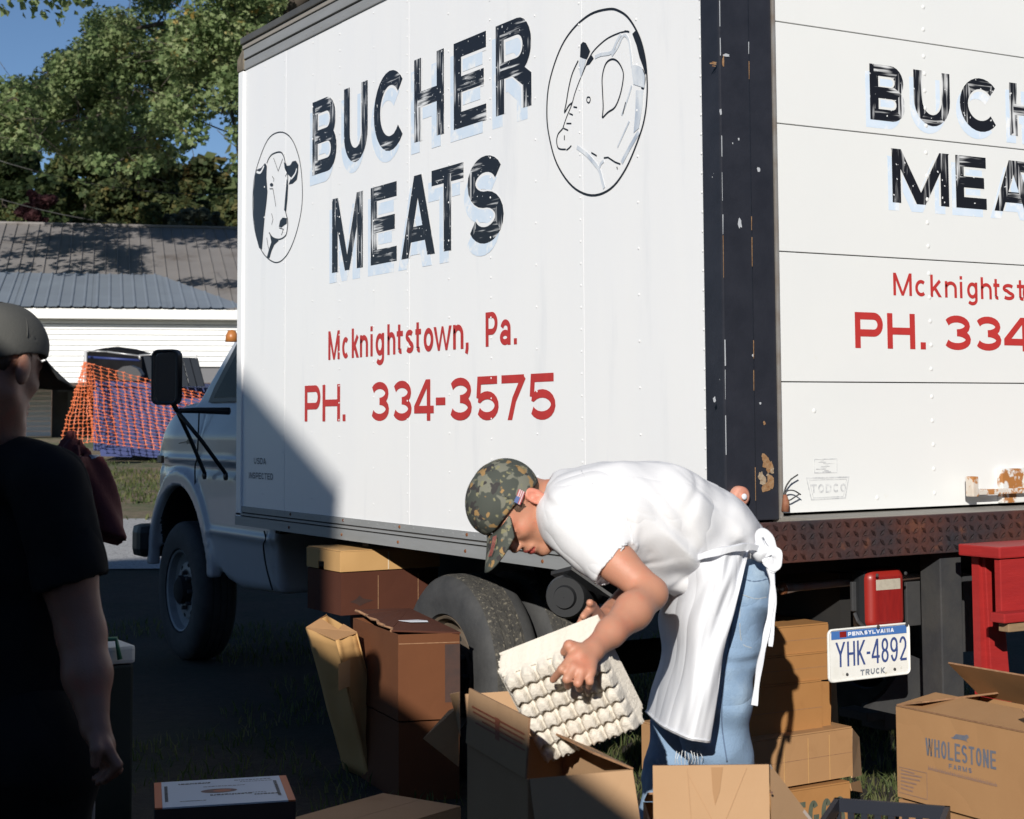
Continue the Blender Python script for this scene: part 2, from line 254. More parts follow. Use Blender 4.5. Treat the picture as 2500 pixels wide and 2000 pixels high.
class MB:
    def __init__(s): s.V = []; s.F = []; s.I = []
    def add(s, V, F, i=0):
        b = len(s.V); s.V += [tuple(map(float, v)) for v in V]; s.F += [tuple(b+q for q in f) for f in F]; s.I += [i]*len(F); return s
    def hexa(s, p, i=0):   # 8 points: bottom 4 ccw, top 4 ccw
        return s.add(p, [(3, 2, 1, 0), (4, 5, 6, 7), (0, 1, 5, 4), (1, 2, 6, 5), (2, 3, 7, 6), (3, 0, 4, 7)], i)
    def slab(s, o, a, b, c, i=0):  # origin corner + 3 edge vectors
        o, a, b, c = map(lambda q: np.asarray(q, float), (o, a, b, c))
        if np.dot(np.cross(a, b), c) < 0: a, b = b, a
        return s.hexa([o, o+a, o+a+b, o+b, o+c, o+a+c, o+a+b+c, o+b+c], i)
    def box(s, x0, x1, y0, y1, z0, z1, i=0): return s.slab((x0, y0, z0), (x1-x0, 0, 0), (0, y1-y0, 0), (0, 0, z1-z0), i)
    def quadslab(s, q, n, t, i=0):  # 4 points extruded along n*t (n outward)
        q = [np.asarray(x, float) for x in q]; n = np.asarray(n, float); n = n/np.linalg.norm(n)
        if np.dot(np.cross(q[1]-q[0], q[2]-q[0]), n) < 0: q = q[::-1]
        return s.hexa([x-n*t for x in q]+q, i)
    def tube(s, pts, r, k=8, i=0, cap=True):
        pts = [np.asarray(p, float) for p in pts]; n = len(pts); rs = r if isinstance(r, (list, tuple, np.ndarray)) else [r]*n
        V = []; prev = None
        for j, p in enumerate(pts):
            d = pts[min(j+1, n-1)]-pts[max(j-1, 0)]; d = d/(np.linalg.norm(d)+1e-9)
            if prev is None: a = np.cross(d, (0, 0, 1) if abs(d[2]) < .9 else (1, 0, 0))
            else: a = prev-d*np.dot(prev, d)
            a = a/(np.linalg.norm(a)+1e-9); prev = a; b = np.cross(d, a)
            for q in range(k): t = 2*math.pi*q/k; V.append(p+rs[j]*(a*math.cos(t)+b*math.sin(t)))
        F = [(j*k+q, j*k+(q+1) % k, (j+1)*k+(q+1) % k, (j+1)*k+q) for j in range(n-1) for q in range(k)]
        if cap: F += [tuple(range(k))[::-1], tuple((n-1)*k+q for q in range(k))]
        return s.add(V, F, i)
    def lathe(s, c, ax, prof, k=32, i=0):   # prof: (radius, axial)
        c = np.asarray(c, float); ax = np.asarray(ax, float); ax = ax/np.linalg.norm(ax)
        a = np.cross(ax, (0, 0, 1) if abs(ax[2]) < .9 else (1, 0, 0)); a = a/np.linalg.norm(a); b = np.cross(ax, a)
        V = [c+ax*h+r*(a*math.cos(2*math.pi*q/k)+b*math.sin(2*math.pi*q/k)) for r, h in prof for q in range(k)]
        F = [(j*k+q, (j+1)*k+q, (j+1)*k+(q+1) % k, j*k+(q+1) % k) for j in range(len(prof)-1) for q in range(k)]
        return s.add(V, F, i)
    def poly(s, pts, n, t, i=0):   # flat polygon with thickness behind
        pts = [np.asarray(p, float) for p in pts]; n = np.asarray(n, float); n = n/np.linalg.norm(n); N = len(pts)
        tri = tessellate_polygon([[Vector(p) for p in pts]]); F = []
        for a, b, c in tri:
            if np.dot(np.cross(pts[b]-pts[a], pts[c]-pts[a]), n) < 0: a, c = c, a
            F += [(a, b, c), (N+c, N+b, N+a)]
        ar = sum(np.dot(np.cross(pts[j], pts[(j+1) % N]), n) for j in range(N))
        for j in range(N):
            k = (j+1) % N; F.append((j, N+j, N+k, k) if ar > 0 else (k, N+k, N+j, j))
        return s.add(pts+[p-n*t for p in pts], F, i)
    def build(s, name, m, parent=None, smooth=False, bevel=0., label=None, auto=False):
        o = mesh(name, s.V, s.F, m, parent, smooth, s.I, label)
        if bevel:
            bm = bmesh.new(); bm.from_mesh(o.data); bmesh.ops.recalc_face_normals(bm, faces=bm.faces)
            es = [e for e in bm.edges if len(e.link_faces) == 2 and e.calc_face_angle(0) > .5]
            bmesh.ops.bevel(bm, geom=es, offset=bevel, segments=2, affect='EDGES', profile=.6, clamp_overlap=True); bm.to_mesh(o.data); bm.free()
        if auto:
            bm = bmesh.new(); bm.from_mesh(o.data); bmesh.ops.recalc_face_normals(bm, faces=bm.faces)
            for f in bm.faces: f.smooth = True
            for e in bm.edges: e.smooth = not (len(e.link_faces) == 2 and e.calc_face_angle(0) > .6)
            bm.to_mesh(o.data); bm.free()
        return o
# ------------------------------------------------------------------ signed distance modelling
def sdf_mesh(f, lo, hi, h):
    lo = np.array(lo, float); hi = np.array(hi, float); B = 8; nb = np.ceil((hi-lo)/(h*B)).astype(int); N = nb*B+1
    g = np.stack(np.meshgrid(*[np.arange(n) for n in nb], indexing='ij'), -1).reshape(-1, 3)
    fc = f(lo+(g+.5)*B*h); act = np.abs(fc) < h*B*.87*1.35+.015
    V = np.ones(N, np.float32)
    for (i, j, k) in g[(~act) & (fc < 0)]: V[i*B:i*B+B+1, j*B:j*B+B+1, k*B:k*B+B+1] = -1
    o = np.stack(np.meshgrid(*[np.arange(B+1)]*3, indexing='ij'), -1).reshape(-1, 3); ga = g[act]
    for s in range(0, len(ga), 256):
        c = ga[s:s+256]; pts = ((c*B)[:, None, :]+o[None]).reshape(-1, 3); val = f(lo+pts*h).reshape(len(c), B+1, B+1, B+1)
        for q, (i, j, k) in enumerate(c): V[i*B:i*B+B+1, j*B:j*B+B+1, k*B:k*B+B+1] = val[q]
    S = V < 0
    acc = np.zeros([n-1 for n in N]+[3], np.float32); cnt = np.zeros([n-1 for n in N], np.float32); cr = []
    for ax in range(3):
        sl0 = [slice(None)]*3; sl1 = [slice(None)]*3; sl0[ax] = slice(0, -1); sl1[ax] = slice(1, None)
        a = V[tuple(sl0)]; b = V[tuple(sl1)]; I = np.argwhere(S[tuple(sl0)] != S[tuple(sl1)])
        va = a[tuple(I.T)]; vb = b[tuple(I.T)]; t = va/(va-vb); p = I.astype(np.float32); p[:, ax] += t
        u, v = [q for q in range(3) if q != ax]
        for du in (0, 1):
            for dv in (0, 1):
                c = I.copy(); c[:, u] -= du; c[:, v] -= dv; ok = ((c >= 0) & (c < np.array(N)-1)).all(1)
                np.add.at(acc, tuple(c[ok].T), p[ok]); np.add.at(cnt, tuple(c[ok].T), 1)
        cr.append((ax, u, v, I, va < 0))
    cells = np.argwhere(cnt > 0); idm = np.full(cnt.shape, -1, np.int64); idm[tuple(cells.T)] = np.arange(len(cells))
    VV = acc[tuple(cells.T)]/cnt[tuple(cells.T)][:, None]; F = []
    for ax, u, v, I, ins in cr:
        q = []
        for du, dv in ((1, 1), (0, 1), (0, 0), (1, 0)):
            c = I.copy(); c[:, u] -= du; c[:, v] -= dv; ok = ((c >= 0) & (c < np.array(cnt.shape))).all(1); r = np.full(len(c), -1); r[ok] = idm[tuple(c[ok].T)]; q.append(r)
        q = np.stack(q, 1); good = (q >= 0).all(1); flip = ins if ax != 1 else ~ins
        q = np.where(flip[:, None], q, q[:, ::-1]); F.append(q[good])
    return lo+VV*h, np.concatenate(F)
def rc(p, a, b, ra, rb=None):
    a = np.asarray(a, float); b = np.asarray(b, float); rb = ra if rb is None else rb; ab = b-a
    t = np.clip(((p-a)@ab)/(ab@ab+1e-12), 0, 1); return np.linalg.norm(p-a-t[:, None]*ab, axis=1)-(ra+(rb-ra)*t)
def ell(p, c, r, M=None):
    q = p-np.asarray(c, float)
    if M is not None: q = q@M          # M columns: local axes
    r = np.asarray(r, float); k0 = np.linalg.norm(q/r, axis=1); k1 = np.linalg.norm(q/(r*r), axis=1)+1e-9; return k0*(k0-1)/k1
def sbox(p, c, r, M=None, rr=.01):
    q = p-np.asarray(c, float)
    if M is not None: q = q@M
    q = np.abs(q)-(np.asarray(r, float)-rr); return np.linalg.norm(np.maximum(q, 0), axis=1)+np.minimum(q.max(1), 0)-rr
def smin(a, b, k):
    h = np.clip(.5+.5*(b-a)/k, 0, 1); return b*(1-h)+a*h-k*h*(1-h)
def smax(a, b, k): return -smin(-a, -b, k)
def chain(p, pts, rs, k=.03):
    d = None
    for i in range(len(pts)-1):
        e = rc(p, pts[i], pts[i+1], rs[i], rs[i+1]); d = e if d is None else smin(d, e, k)
    return d
_G = RNG.random((32, 32, 32)).astype(np.float32)*2-1
def vnoise(p):
    i = np.floor(p).astype(int); f = p-i; f = f*f*(3-2*f); r = 0
    for a in (0, 1):
        for b in (0, 1):
            for c in (0, 1):
                r = r+_G[(i[:, 0]+a) % 32, (i[:, 1]+b) % 32, (i[:, 2]+c) % 32]*(f[:, 0] if a else 1-f[:, 0])*(f[:, 1] if b else 1-f[:, 1])*(f[:, 2] if c else 1-f[:, 2])
    return r
def unit(v): v = np.asarray(v, float); return v/np.linalg.norm(v)
# ------------------------------------------------------------------ sign lettering (stroked capitals)
def arc(cx, cy, rx, ry, a0, a1, n=12):
    return [(cx+rx*math.cos(rad(a0+(a1-a0)*i/n)), cy+ry*math.sin(rad(a0+(a1-a0)*i/n))) for i in range(n+1)]
def glyph(ch, w, h, t):
    l, r, b, T = t/2, w-t/2, t/2, h-t/2; m = h/2; cx = w/2; rx = (r-l)/2
    low = ch.islower(); X = .74*h
    if low:
        xT = X-t/2; xm = X/2; ry = (xT-b)/2
        ring = arc(cx, xm, rx, ry, 0, 360, 24)
        if ch == 'c': return [arc(cx, xm, rx, ry, 50, 310, 18)]
        if ch == 'k': return [[(l, 0), (l, h)], [(r, X), (l, .27*h)], [(l+.35*(r-l), .42*h), (r, 0)]]
        if ch in 'n': return [[(l, 0), (l, X)], [(l, xT-ry*.6)]+arc(cx, xT-ry*.8, rx, ry*.8, 170, 0, 9)+[(r, 0)]]
        if ch == 'h': return [[(l, 0), (l, h)], [(l, xT-ry*.6)]+arc(cx, xT-ry*.8, rx, ry*.8, 170, 0, 9)+[(r, 0)]]
        if ch == 'i': return [[(cx, 0), (cx, X)], [(cx, h-t*.95), (cx, h)]]
        if ch == 'g': return [ring, [(r, X), (r, -.06*h)]+arc(cx, -.06*h, rx, .17*h, 0, -150, 9)]
        if ch == 't': return [[(cx-.1*w, h*.95), (cx-.1*w, b+.06*h)]+arc(cx+.18*w, b+.08*h, .28*w, .08*h, 180, 290, 6), [(0, xT), (w, xT)]]
        if ch == 's': return [arc(cx, X*.73, rx, X*.27-t/2+.001, 30, 180, 9)+arc(cx, X*.73, rx, X*.27-t/2, 180, 250, 4)[1:]+arc(cx, X*.27, rx, X*.27-t/2, 70, 0, 4)+arc(cx, X*.27, rx, X*.27-t/2, 0, -150, 9)[1:]]
        if ch == 'o': return [ring]
        if ch == 'w': return [[(l*.6, X), (w*.28, 0), (w*.5, X), (w*.72, 0), (w-l*.6, X)]]
        if ch == 'a': return [arc(cx, xm, rx, ry, 150, 90, 6)+arc(cx, xT-ry*.6, rx, ry*.6, 90, 0, 6)+[(r, 0)], arc(cx-.02*w, X*.30, rx*.95, X*.30-t/2, 0, 360, 18)]
    A = lambda: None
    if ch == 'B': ru = (T-m)/2; rl = (m-b)/2; xu = min(ru, .78*(r-l)); xl = min(rl, .80*(r-l)); e = .05*(r-l); return [[(l, 0), (l, h)], [(l, T), (r-xu-e, T)]+arc(r-xu-e, (T+m)/2, xu, ru, 90, -90)+[(l, m)], [(l, m), (r-xl, m)]+arc(r-xl, (m+b)/2, xl, rl, 90, -90)+[(l, b)]]
    if ch == 'U': return [[(l, h), (l, b+rx*1.1)]+arc(cx, b+rx*1.1, rx, rx*1.1, 180, 360, 14)+[(r, h)]]
    if ch == 'C': return [arc(cx, m, rx, (T-b)/2, 42, 318, 22)]
    if ch == 'G': return [arc(cx, m, rx, (T-b)/2, 42, 340, 22)+[(r, m*.9), (cx, m*.9)]]
    if ch == 'O': return [arc(cx, m, rx, (T-b)/2, 0, 360, 26)]
    if ch == 'D': return [[(l, 0), (l, h)], [(l, T), (cx, T)]+arc(cx, m, r-cx, (T-b)/2, 90, -90, 14)+[(l, b)]]
    if ch == 'H': return [[(l, 0), (l, h)], [(r, 0), (r, h)], [(l, m), (r, m)]]
    if ch == 'E': return [[(l, 0), (l, h)], [(l, T), (w, T)], [(l, m), (w*.93, m)], [(l, b), (w, b)]]
    if ch == 'F': return [[(l, 0), (l, h)], [(l, T), (w, T)], [(l, m), (w*.9, m)]]
    if ch == 'L': return [[(l, h), (l, 0)], [(l, b), (w, b)]]
    if ch == 'I': return [[(cx, 0), (cx, h)]]
    if ch == 'R': ru = (T-m*.95)/2; xu = min(ru, .8*(r-l)); return [[(l, 0), (l, h)], [(l, T), (r-xu, T)]+arc(r-xu, T-ru, xu, ru, 90, -90)+[(l, m*.95)], [(cx, m*.95), (r, m*.6), (r, 0)] if w > .12 else [(cx, m*.95), (r, 0)]]
    if ch == 'P': ru = (T-m*.85)/2; xu = min(ru, .8*(r-l)); return [[(l, 0), (l, h)], [(l, T), (r-xu, T)]+arc(r-xu, T-ru, xu, ru, 90, -90)+[(l, m*.85)]]
    if ch == 'M': return [[(l, 0), (l, h)], [(l, h), (cx, .02*h), (r, h)], [(r, h), (r, 0)]]
    if ch == 'N': return [[(l, 0), (l, h)], [(l, h), (r, 0)], [(r, 0), (r, h)]]
    if ch == 'W': return [[(l*.7, h), (w*.27, 0), (w*.5, h), (w*.73, 0), (w-l*.7, h)]]
    if ch == 'A': return [[(l*.8, 0), (cx, h)], [(cx, h), (w-l*.8, 0)], [(w*.22, .28*h), (w*.78, .28*h)]]
    if ch == 'T': return [[(0, T), (w, T)], [(cx, T), (cx, 0)]]
    if ch == 'S': q = (T-b)/4; return [arc(cx, T-q, rx, q, 25, 180, 10)+arc(cx, T-q, rx, q, 180, 262, 5)[1:]+arc(cx, b+q, rx, q, 82, 0, 5)+arc(cx, b+q, rx, q, 0, -155, 10)[1:]]
    if ch == 'Y': return [[(l*.7, h), (cx, m)], [(w-l*.7, h), (cx, m)], [(cx, m), (cx, 0)]]
    if ch == 'K': return [[(l, 0), (l, h)], [(r, h), (l, .38*h)], [(l+.3*(r-l), .5*h), (r, 0)]]
    if ch == 'V': return [[(l*.7, h), (cx, 0), (w-l*.7, h)]]
    if ch == '3': q = (T-b)/4; return [arc(cx, T-q, rx*.94, q, 155, -90, 14), arc(cx, b+q, rx, q, 90, -155, 14)]
    if ch == '4': return [[(w*.74, 0), (w*.74, h)], [(w*.70, h*.97), (l*.8, h*.30)], [(0, h*.27), (w, h*.27)]]
    if ch == '5': q = h*.33-t/2; return [[(w*.94, T), (w*.16, T), (w*.12, h*.50)], [(w*.12, h*.50)]+arc(cx, b+q, rx, q, 140, -150, 16)]
    if ch == '7': return [[(0, T), (r, T)], [(r, h-t*.2), (w*.52, h*.45), (w*.34, 0)]]
    if ch == '8': q = (T-b)/4; return [arc(cx, T-q, rx*.9, q, 0, 360, 18), arc(cx, b+q, rx, q, 0, 360, 18)]
    if ch == '9': q = h*.31-t/2; return [arc(cx, T-q, rx, q, 0, 360, 18), arc(cx, m, rx, (T-b)/2, 25, -150, 14)]
    if ch == '2': q = h*.28; return [arc(cx, T-q, rx, q, 165, -30, 12)+[(l, b)], [(l, b), (w, b)]]
    if ch == '0': return [arc(cx, m, rx, (T-b)/2, 0, 360, 26)]
    if ch == '.': return [[(cx, 0), (cx, t)]]
    if ch == ',': return [[(cx, t), (cx, 0), (cx-.3*t, -t*.9)]]
    if ch == '-': return [[(0, .46*h), (w, .46*h)]]
    return []
class Sign:   # collects flat paint strokes on a plane; fn(a, b, off) -> 3D
    def __init__(s, fn, each=None): s.fn = fn; s.mb = MB(); s.n = 0; s.each = each
    def stroke(s, pts, t, idx=None, closed=False, clip=None):
        pts = [np.array(p, float) for p in pts]; q = [pts[0]]
        for p in pts[1:]:
            if np.linalg.norm(p-q[-1]) > 1e-5: q.append(p)
        pts = q; n = len(pts)
        if n < 2: return
        off = (s.n % 12)*.00004; s.n += 1; V = []; closed = closed or np.linalg.norm(pts[0]-pts[-1]) < 1e-4
        for i in range(n):
            if closed and i in (0, n-1): d0 = pts[-1]-pts[-2]; d1 = pts[1]-pts[0]
            else: d0 = pts[i]-pts[i-1] if i else pts[1]-pts[0]; d1 = pts[i+1]-pts[i] if i < n-1 else d0
            d0 = d0/np.linalg.norm(d0); d1 = d1/np.linalg.norm(d1); n0 = np.array([-d0[1], d0[0]]); n1 = np.array([-d1[1], d1[0]])
            m = n0+n1; L = np.linalg.norm(m); m = n0 if L < .3 else m/L; k = 1/max(.5, np.dot(m, n0))
            tt = t[i] if isinstance(t, (list, tuple)) else t
            V += [pts[i]+m*k*tt/2, pts[i]-m*k*tt/2]
        def cl(poly, sg, lim):
            o = []
            for k in range(len(poly)):
                p, q = poly[k-1], poly[k]; dp, dq = sg*(p[1]-lim), sg*(q[1]-lim)
                if dp*dq < 0: o.append(p+(q-p)*dp/(dp-dq))
                if dq >= 0: o.append(q)
            return o
        for i in range(n-1):
            quad = [V[2*i], V[2*i+1], V[2*i+3], V[2*i+2]]; d = pts[i+1]-pts[i]
            if clip: quad = cl(cl(quad, 1, clip[0]), -1, clip[1])
            if len(quad) < 3: continue
            b = len(s.mb.V); s.mb.V += [tuple(s.fn(p[0], p[1], off)) for p in quad]; s.mb.F.append(tuple(range(b, b+len(quad))))
            s.mb.I.append(idx if idx is not None else (0 if abs(d[1]) > abs(d[0])*.8 else 1))
    def fill(s, pts, idx=0):
        off = (s.n % 12)*.00004; s.n += 1; b = len(s.mb.V); s.mb.V += [tuple(s.fn(p[0], p[1], off)) for p in pts]
        for tr in tessellate_polygon([[Vector((p[0], p[1], 0)) for p in pts]]): s.mb.F.append(tuple(b+q for q in tr)); s.mb.I.append(idx)
    def letter(s, ch, a0, a1, b0, b1, t, idx=None, dx=0, dy=0):
        h = b1-b0; hi = .74*h if ch in 'wanco' else h; clip = None if ch in 'g,' else (b0+dy-1e-6, b0+dy+hi+1e-6)
        for st in glyph(ch, a1-a0, h, t):
            st = [np.array(p, float) for p in st]
            if clip and np.linalg.norm(st[0]-st[-1]) > 1e-4:
                for e, f in ((0, 1), (-1, -2)):
                    if min(abs(st[e][1]), abs(st[e][1]-h), abs(st[e][1]-hi)) < .002*h+1e-4 and abs(st[e][0]-st[f][0]) > 1e-5: st[e] = st[e]+unit(st[e]-st[f])*t
            s.stroke([(a0+dx+p[0], b0+dy+p[1]) for p in st], t, idx, clip=clip)
        if s.each: s.build(*s.each); s.mb = MB()
    def text(s, txt, a0, a1, b0, b1, t, idx=0, gap=.22, widths={}):
        ws = [widths.get(c, .45 if c in "I.,-i " else (1.35 if c in 'MWw' else 1.)) for c in txt]; u = (a1-a0)/(sum(ws)+gap*(len(txt)-1)); x = a0
        for c, w_ in zip(txt, ws):
            s.letter(c, x, x+w_*u, b0, b1, t, idx); x += (w_+gap)*u
    def build(s, name, m, parent):
        if not s.mb.F: return None
        o = s.mb.build(name, m, parent); bm = bmesh.new(); bm.from_mesh(o.data); bm.normal_update()
        n = Vector(s.fn(0, 0, 1))-Vector(s.fn(0, 0, 0))
        for f in bm.faces:
            if f.normal.dot(n) < 0: f.normal_flip()
        bm.to_mesh(o.data); bm.free(); return o
def smooth_path(pts, n=6, closed=False):
    pts = [np.array(p, float) for p in pts]; out = []; N = len(pts)
    for i in range(N if closed else N-1):
        p0, p1, p2, p3 = [pts[(i+k) % N] if closed else pts[min(max(i+k, 0), N-1)] for k in (-1, 0, 1, 2)]
        for j in range(n):
            t = j/n; out.append(.5*((2*p1)+(-p0+p2)*t+(2*p0-5*p1+4*p2-p3)*t*t+(-p0+3*p1-3*p2+p3)*t**3))
    out.append(out[0] if closed else pts[-1]); return out
# ------------------------------------------------------------------ terrain
def gz(x, y):
    d = (np.asarray(x)-CP[0])*FH[0]+(np.asarray(y)-CP[1])*FH[1]
    return np.clip(.06*(d-12.0), 0, 1.08)
def fr(r, d, z=None):      # camera-heading frame: right, ahead
    p = CP+RH*r+FH*d; p[2] = gz(p[0], p[1]) if z is None else z; return p
def sheet(name, r0, r1, ds, mt, nr=40, dz=0., jit=0., kind='structure'):
    rs = np.linspace(r0, r1, nr); V = []; 
    for d in ds:
        for r in rs: p = fr(r, d); V.append((p[0], p[1], p[2]+dz+(random.uniform(-jit, jit) if jit else 0)))
    n = len(rs); F = [(i*n+j, i*n+j+1, (i+1)*n+j+1, (i+1)*n+j) for i in range(len(ds)-1) for j in range(n-1)]
    o = mesh(name, V, F, mt, None, True); o['kind'] = kind; return o
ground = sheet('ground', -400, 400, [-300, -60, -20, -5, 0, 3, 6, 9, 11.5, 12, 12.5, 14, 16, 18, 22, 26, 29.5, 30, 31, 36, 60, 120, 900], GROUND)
gravel = sheet('gravel_road', -40, 60, [14.3, 14.7, 15.2, 15.8, 16.4, 17, 17.9], GRAVEL, 60, .01)  # stops at the shade edge; darkened ground stands in for shaded gravel
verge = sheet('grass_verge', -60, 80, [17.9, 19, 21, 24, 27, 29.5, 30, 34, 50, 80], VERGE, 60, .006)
# ------------------------------------------------------------------ box truck
L = 4.07; ZB, ZR, ZT = .959, .864, 3.159; WT = 2.40
truck = thing('box_truck', 'white box truck with hand-painted BUCHER MEATS lettering parked in the market lot', 'box truck', (1.2, 2.0, 0))
seams = [.085, .785, 1.417, 2.12, 2.80, 3.45, 4.0]
for i in range(6):
    y0, y1 = seams[i], seams[i+1]; lap = .0006*(i % 2)
    MB().box(-lap, .03, y0+.0004, y1-.0004, ZB, ZT).build('side_panel', WHITE, truck)
def rivets(name, pts, n, r=.0045, hgt=.003, m=WHITE, parent=truck):
    b = MB(); n = unit(n); a = unit(np.cross(n, (0, 0, 1))); c = np.cross(n, a)
    for p in pts:
        p = np.asarray(p, float); V = [p+n*hgt]+[p+r*(a*math.cos(k*math.pi/3)+c*math.sin(k*math.pi/3)) for k in range(6)]
        b.add(V, [(0, 1+k, 1+(k+1) % 6) for k in range(6)])
    o = b.build(name, m, parent, smooth=True); bm = bmesh.new(); bm.from_mesh(o.data)
    bm.normal_update()
    for f in bm.faces:
        if f.normal.dot(Vector(n)) < 0: f.normal_flip()
    bm.to_mesh(o.data); bm.free(); o['kind'] = 'stuff'; return o
rv = [(-.0022, y+dy, z) for y in seams[1:-1] for dy in (.016,) for z in np.arange(ZB+.05, ZT, .075)]
rv += [(-.0022, y, z) for y in (.45, 1.1, 1.77, 2.46, 3.12, 3.72) for z in np.arange(ZB+.07, ZT, .15)] + [(-.0022, .10, z) for z in np.arange(ZB+.03, ZT, .06)]
rivets('side_rivets', rv, (-1, 0, 0))
MB().box(-.010, .03, 4.0, 4.07, ZB-.09, ZT).build('front_corner_trim', WHITE, truck, bevel=.006)
# bottom rail: three lapped strips with grooves, bolts
for z0, z1, px in ((.931, ZB-.001, -.006), (.9245, .931, -.001), (.915, .9245, -.010), (.909, .915, -.001), (ZR, .909, -.013)):
    MB().box(px, .03, .086, 4.069, z0, z1).build('rail_groove' if px > -.005 else 'bottom_rail', GROOVE if px > -.005 else ALU, truck)
rivets('rail_rivets', [(-.006, y, .947) for y in np.arange(.12, 4.05, .085)], (-1, 0, 0), .006, .003, ALU)
bt = MB()
for y in (3.36, 2.76, 2.20, 1.62, 1.05, .5):
    for z, xx in ((.947, -.006), (.886, -.013)): bt.lathe((xx+.004, y, z), (-1, 0, 0), [(.0075, 0), (.0075, .004), (.005, .008), (.0001, .009)], 8)
tag(bt.build('rail_bolts', RUST, truck), kind='stuff')
# top rail
for z0, z1, px, m_ in ((3.160, 3.205, -.010, ALU), (3.205, 3.213, -.002, GROOVE), (3.213, 3.262, -.014, ALU), (3.262, 3.285, -.022, mat('pale rail lip', (.36, .33, .29), .6, .3)), (3.285, 3.318, -.034, ALUD)):
    MB().box(px, .04, .086, 3.985 if z0 > 3.21 else 4.0, z0, z1).build('top_rail', m_, truck, bevel=.004 if z1-z0 > .02 else 0)
MB().quadslab([(-.016, 3.985, 3.16), (-.016, 4.075, 3.16), (-.016, 4.075, 3.225), (-.016, 3.985, 3.275)], (-1, 0, 0), .05).build('corner_cap', mat('grimy aluminium', (.22, .19, .14), .7, c2=(.1, .08, .06), scale=25, amt=.5, bump=.3), truck, bevel=.006)
rivets('top_rail_rivets', [(-.0105, y, 3.18) for y in np.arange(.12, 4.0, .085)], (-1, 0, 0), .006, .003, ALU)
MB().box(.03, WT-.03, .05, 4.05, 3.295, 3.315).build('roof', ALUD, truck)
MB().box(.03, WT-.0, 4.03, 4.07, ZB-.09, 3.29).build('front_wall', WHITE, truck)
MB().box(WT-.03, WT, .09, 4.03, ZR, 3.29).build('side_wall', WHITE, truck)
MB().box(.03, WT-.03, .06, 4.03, .90, 1.0).build('floor_frame', DARK, truck)
# black corner posts (stepped) and header
for s in (0, 1):
    fx = (lambda x: x) if s == 0 else (lambda x: WT-x)
    def bx(x0, x1, y0, y1, z0, z1, n, m_, bv=.004): a, b = sorted((fx(x0), fx(x1))); return MB().box(a, b, y0, y1, z0, z1).build(n, m_, truck, bevel=bv)
    bx(-.012, .1045, -.010, .0845, 1.055, 3.319, 'corner_post', BLACKP, .006)
    bx(.105, .198, .000, .060, 1.072, 3.319, 'door_post', BLACKP, .004)
    bx(.1985, .209, -.006, .05, 1.075, 3.30, 'door_track_edge', mat('pale steel edge', (.38, .38, .37), .5, .4, c2=(.25, .2, .16), scale=12), .001)
# chips and scrapes along the post arris and faces
ch = MB()
def chip(pts, m_i, nrm, off=.0016):
    off = .0010+.00005*(len(ch.F) % 40)
    pts = [np.array(p)+np.array(nrm)*off for p in pts]; b = len(ch.V)
    ch.V += [tuple(p) for p in pts]
    for tr in tessellate_polygon([[Vector(p) for p in pts]]):
        a, b_, c = [np.array(pts[q]) for q in tr]
        tr = tr if np.dot(np.cross(b_-a, c-a), nrm) > 0 else (tr[2], tr[1], tr[0])
        ch.F.append(tuple(b+q for q in tr)); ch.I.append(m_i)
def blob2(c, ru, rv, n, nrm, m_i, jit=.35):
    nrm = np.array(nrm, float); a = np.cross((0, 0, 1), nrm); pts = []
    for k in range(n):
        t = 2*math.pi*k/n; q = 1+random.uniform(-jit, jit); pts.append(np.array(c)+a*ru*q*math.cos(t)+np.array((0, 0, 1))*rv*q*math.sin(t))
    chip(pts, m_i, nrm)
def fplane(u, v, y=-.010): return PXy(u, v, y)
z = 3.1
while z > 1.2:
    ln = random.uniform(.02, .16)
    if random.random() < .72:
        ww = random.uniform(.0015, .0042); x0 = -.0095
        chip([(x0, -.010, z), (x0+ww, -.010, z), (x0+ww*random.uniform(.5, 1.2), -.010, z-ln), (x0, -.010, z-ln)], 0 if random.random() < .75 else 1, (0, -1, 0))
    if random.random() < .4:
        x0 = .0985; chip([(x0, -.010, z), (x0+.003, -.010, z), (x0+.002, -.010, z-ln*.7), (x0, -.010, z-ln*.7)], 1 if random.random() < .7 else 0, (0, -1, 0))
    z -= ln+random.uniform(0, .05)
for (u, v, ru, rv, m_i, yy) in ((1805, 545, .009, .019, 0, -.010), (1852, 415, .006, .009, 0, 0), (1743, 975, .006, .007, 0, -.010), (1772, 135, .012, .004, 0, -.010), (1740, 155, .012, .003, 1, -.010), (1765, 150, .004, .018, 1, -.010), (1758, 275, .004, .01, 0, -.010), (1803, 340, .003, .004, 0, -.010), (1788, 350, .002, .003, 0, -.010), (1837, 868, .003, .004, 0, -.010), (1855, 985, .004, .003, 0, 0), (1866, 1033, .005, .006, 1, 0), (1826, 1090, .004, .005, 1, 0), (1868, 1125, .014, .018, 1, 0), (1878, 1140, .012, .022, 1, 0), (1862, 1170, .016, .014, 2, 0), (1880, 1178, .013, .020, 1, 0), (1868, 1190, .012, .016, 1, 0), (1884, 1150, .006, .010, 2, 0), (1857, 1160, .008, .010, 2, 0), (1874, 1160, .006, .006, 2, 0)):
    for q in range(3 if m_i and ru > .01 else 1):
        c = fplane(u+random.uniform(-5, 5)*(q > 0), v+random.uniform(-8, 8)*(q > 0), yy); c[1] = yy
        blob2(c, ru*(1-.25*q), rv*(1-.25*q), 11, (0, -1, 0), m_i)
tag(ch.build('paint_chips', [mat('bare primer', (.42, .44, .47), .6), mat('light rust', (.22, .10, .035), .85, c2=(.34, .22, .12), scale=90, amt=.4, bump=.3), mat('flaked cream', (.42, .36, .27), .8, c2=(.2, .12, .06), scale=120, amt=.5)], truck), kind='stuff')
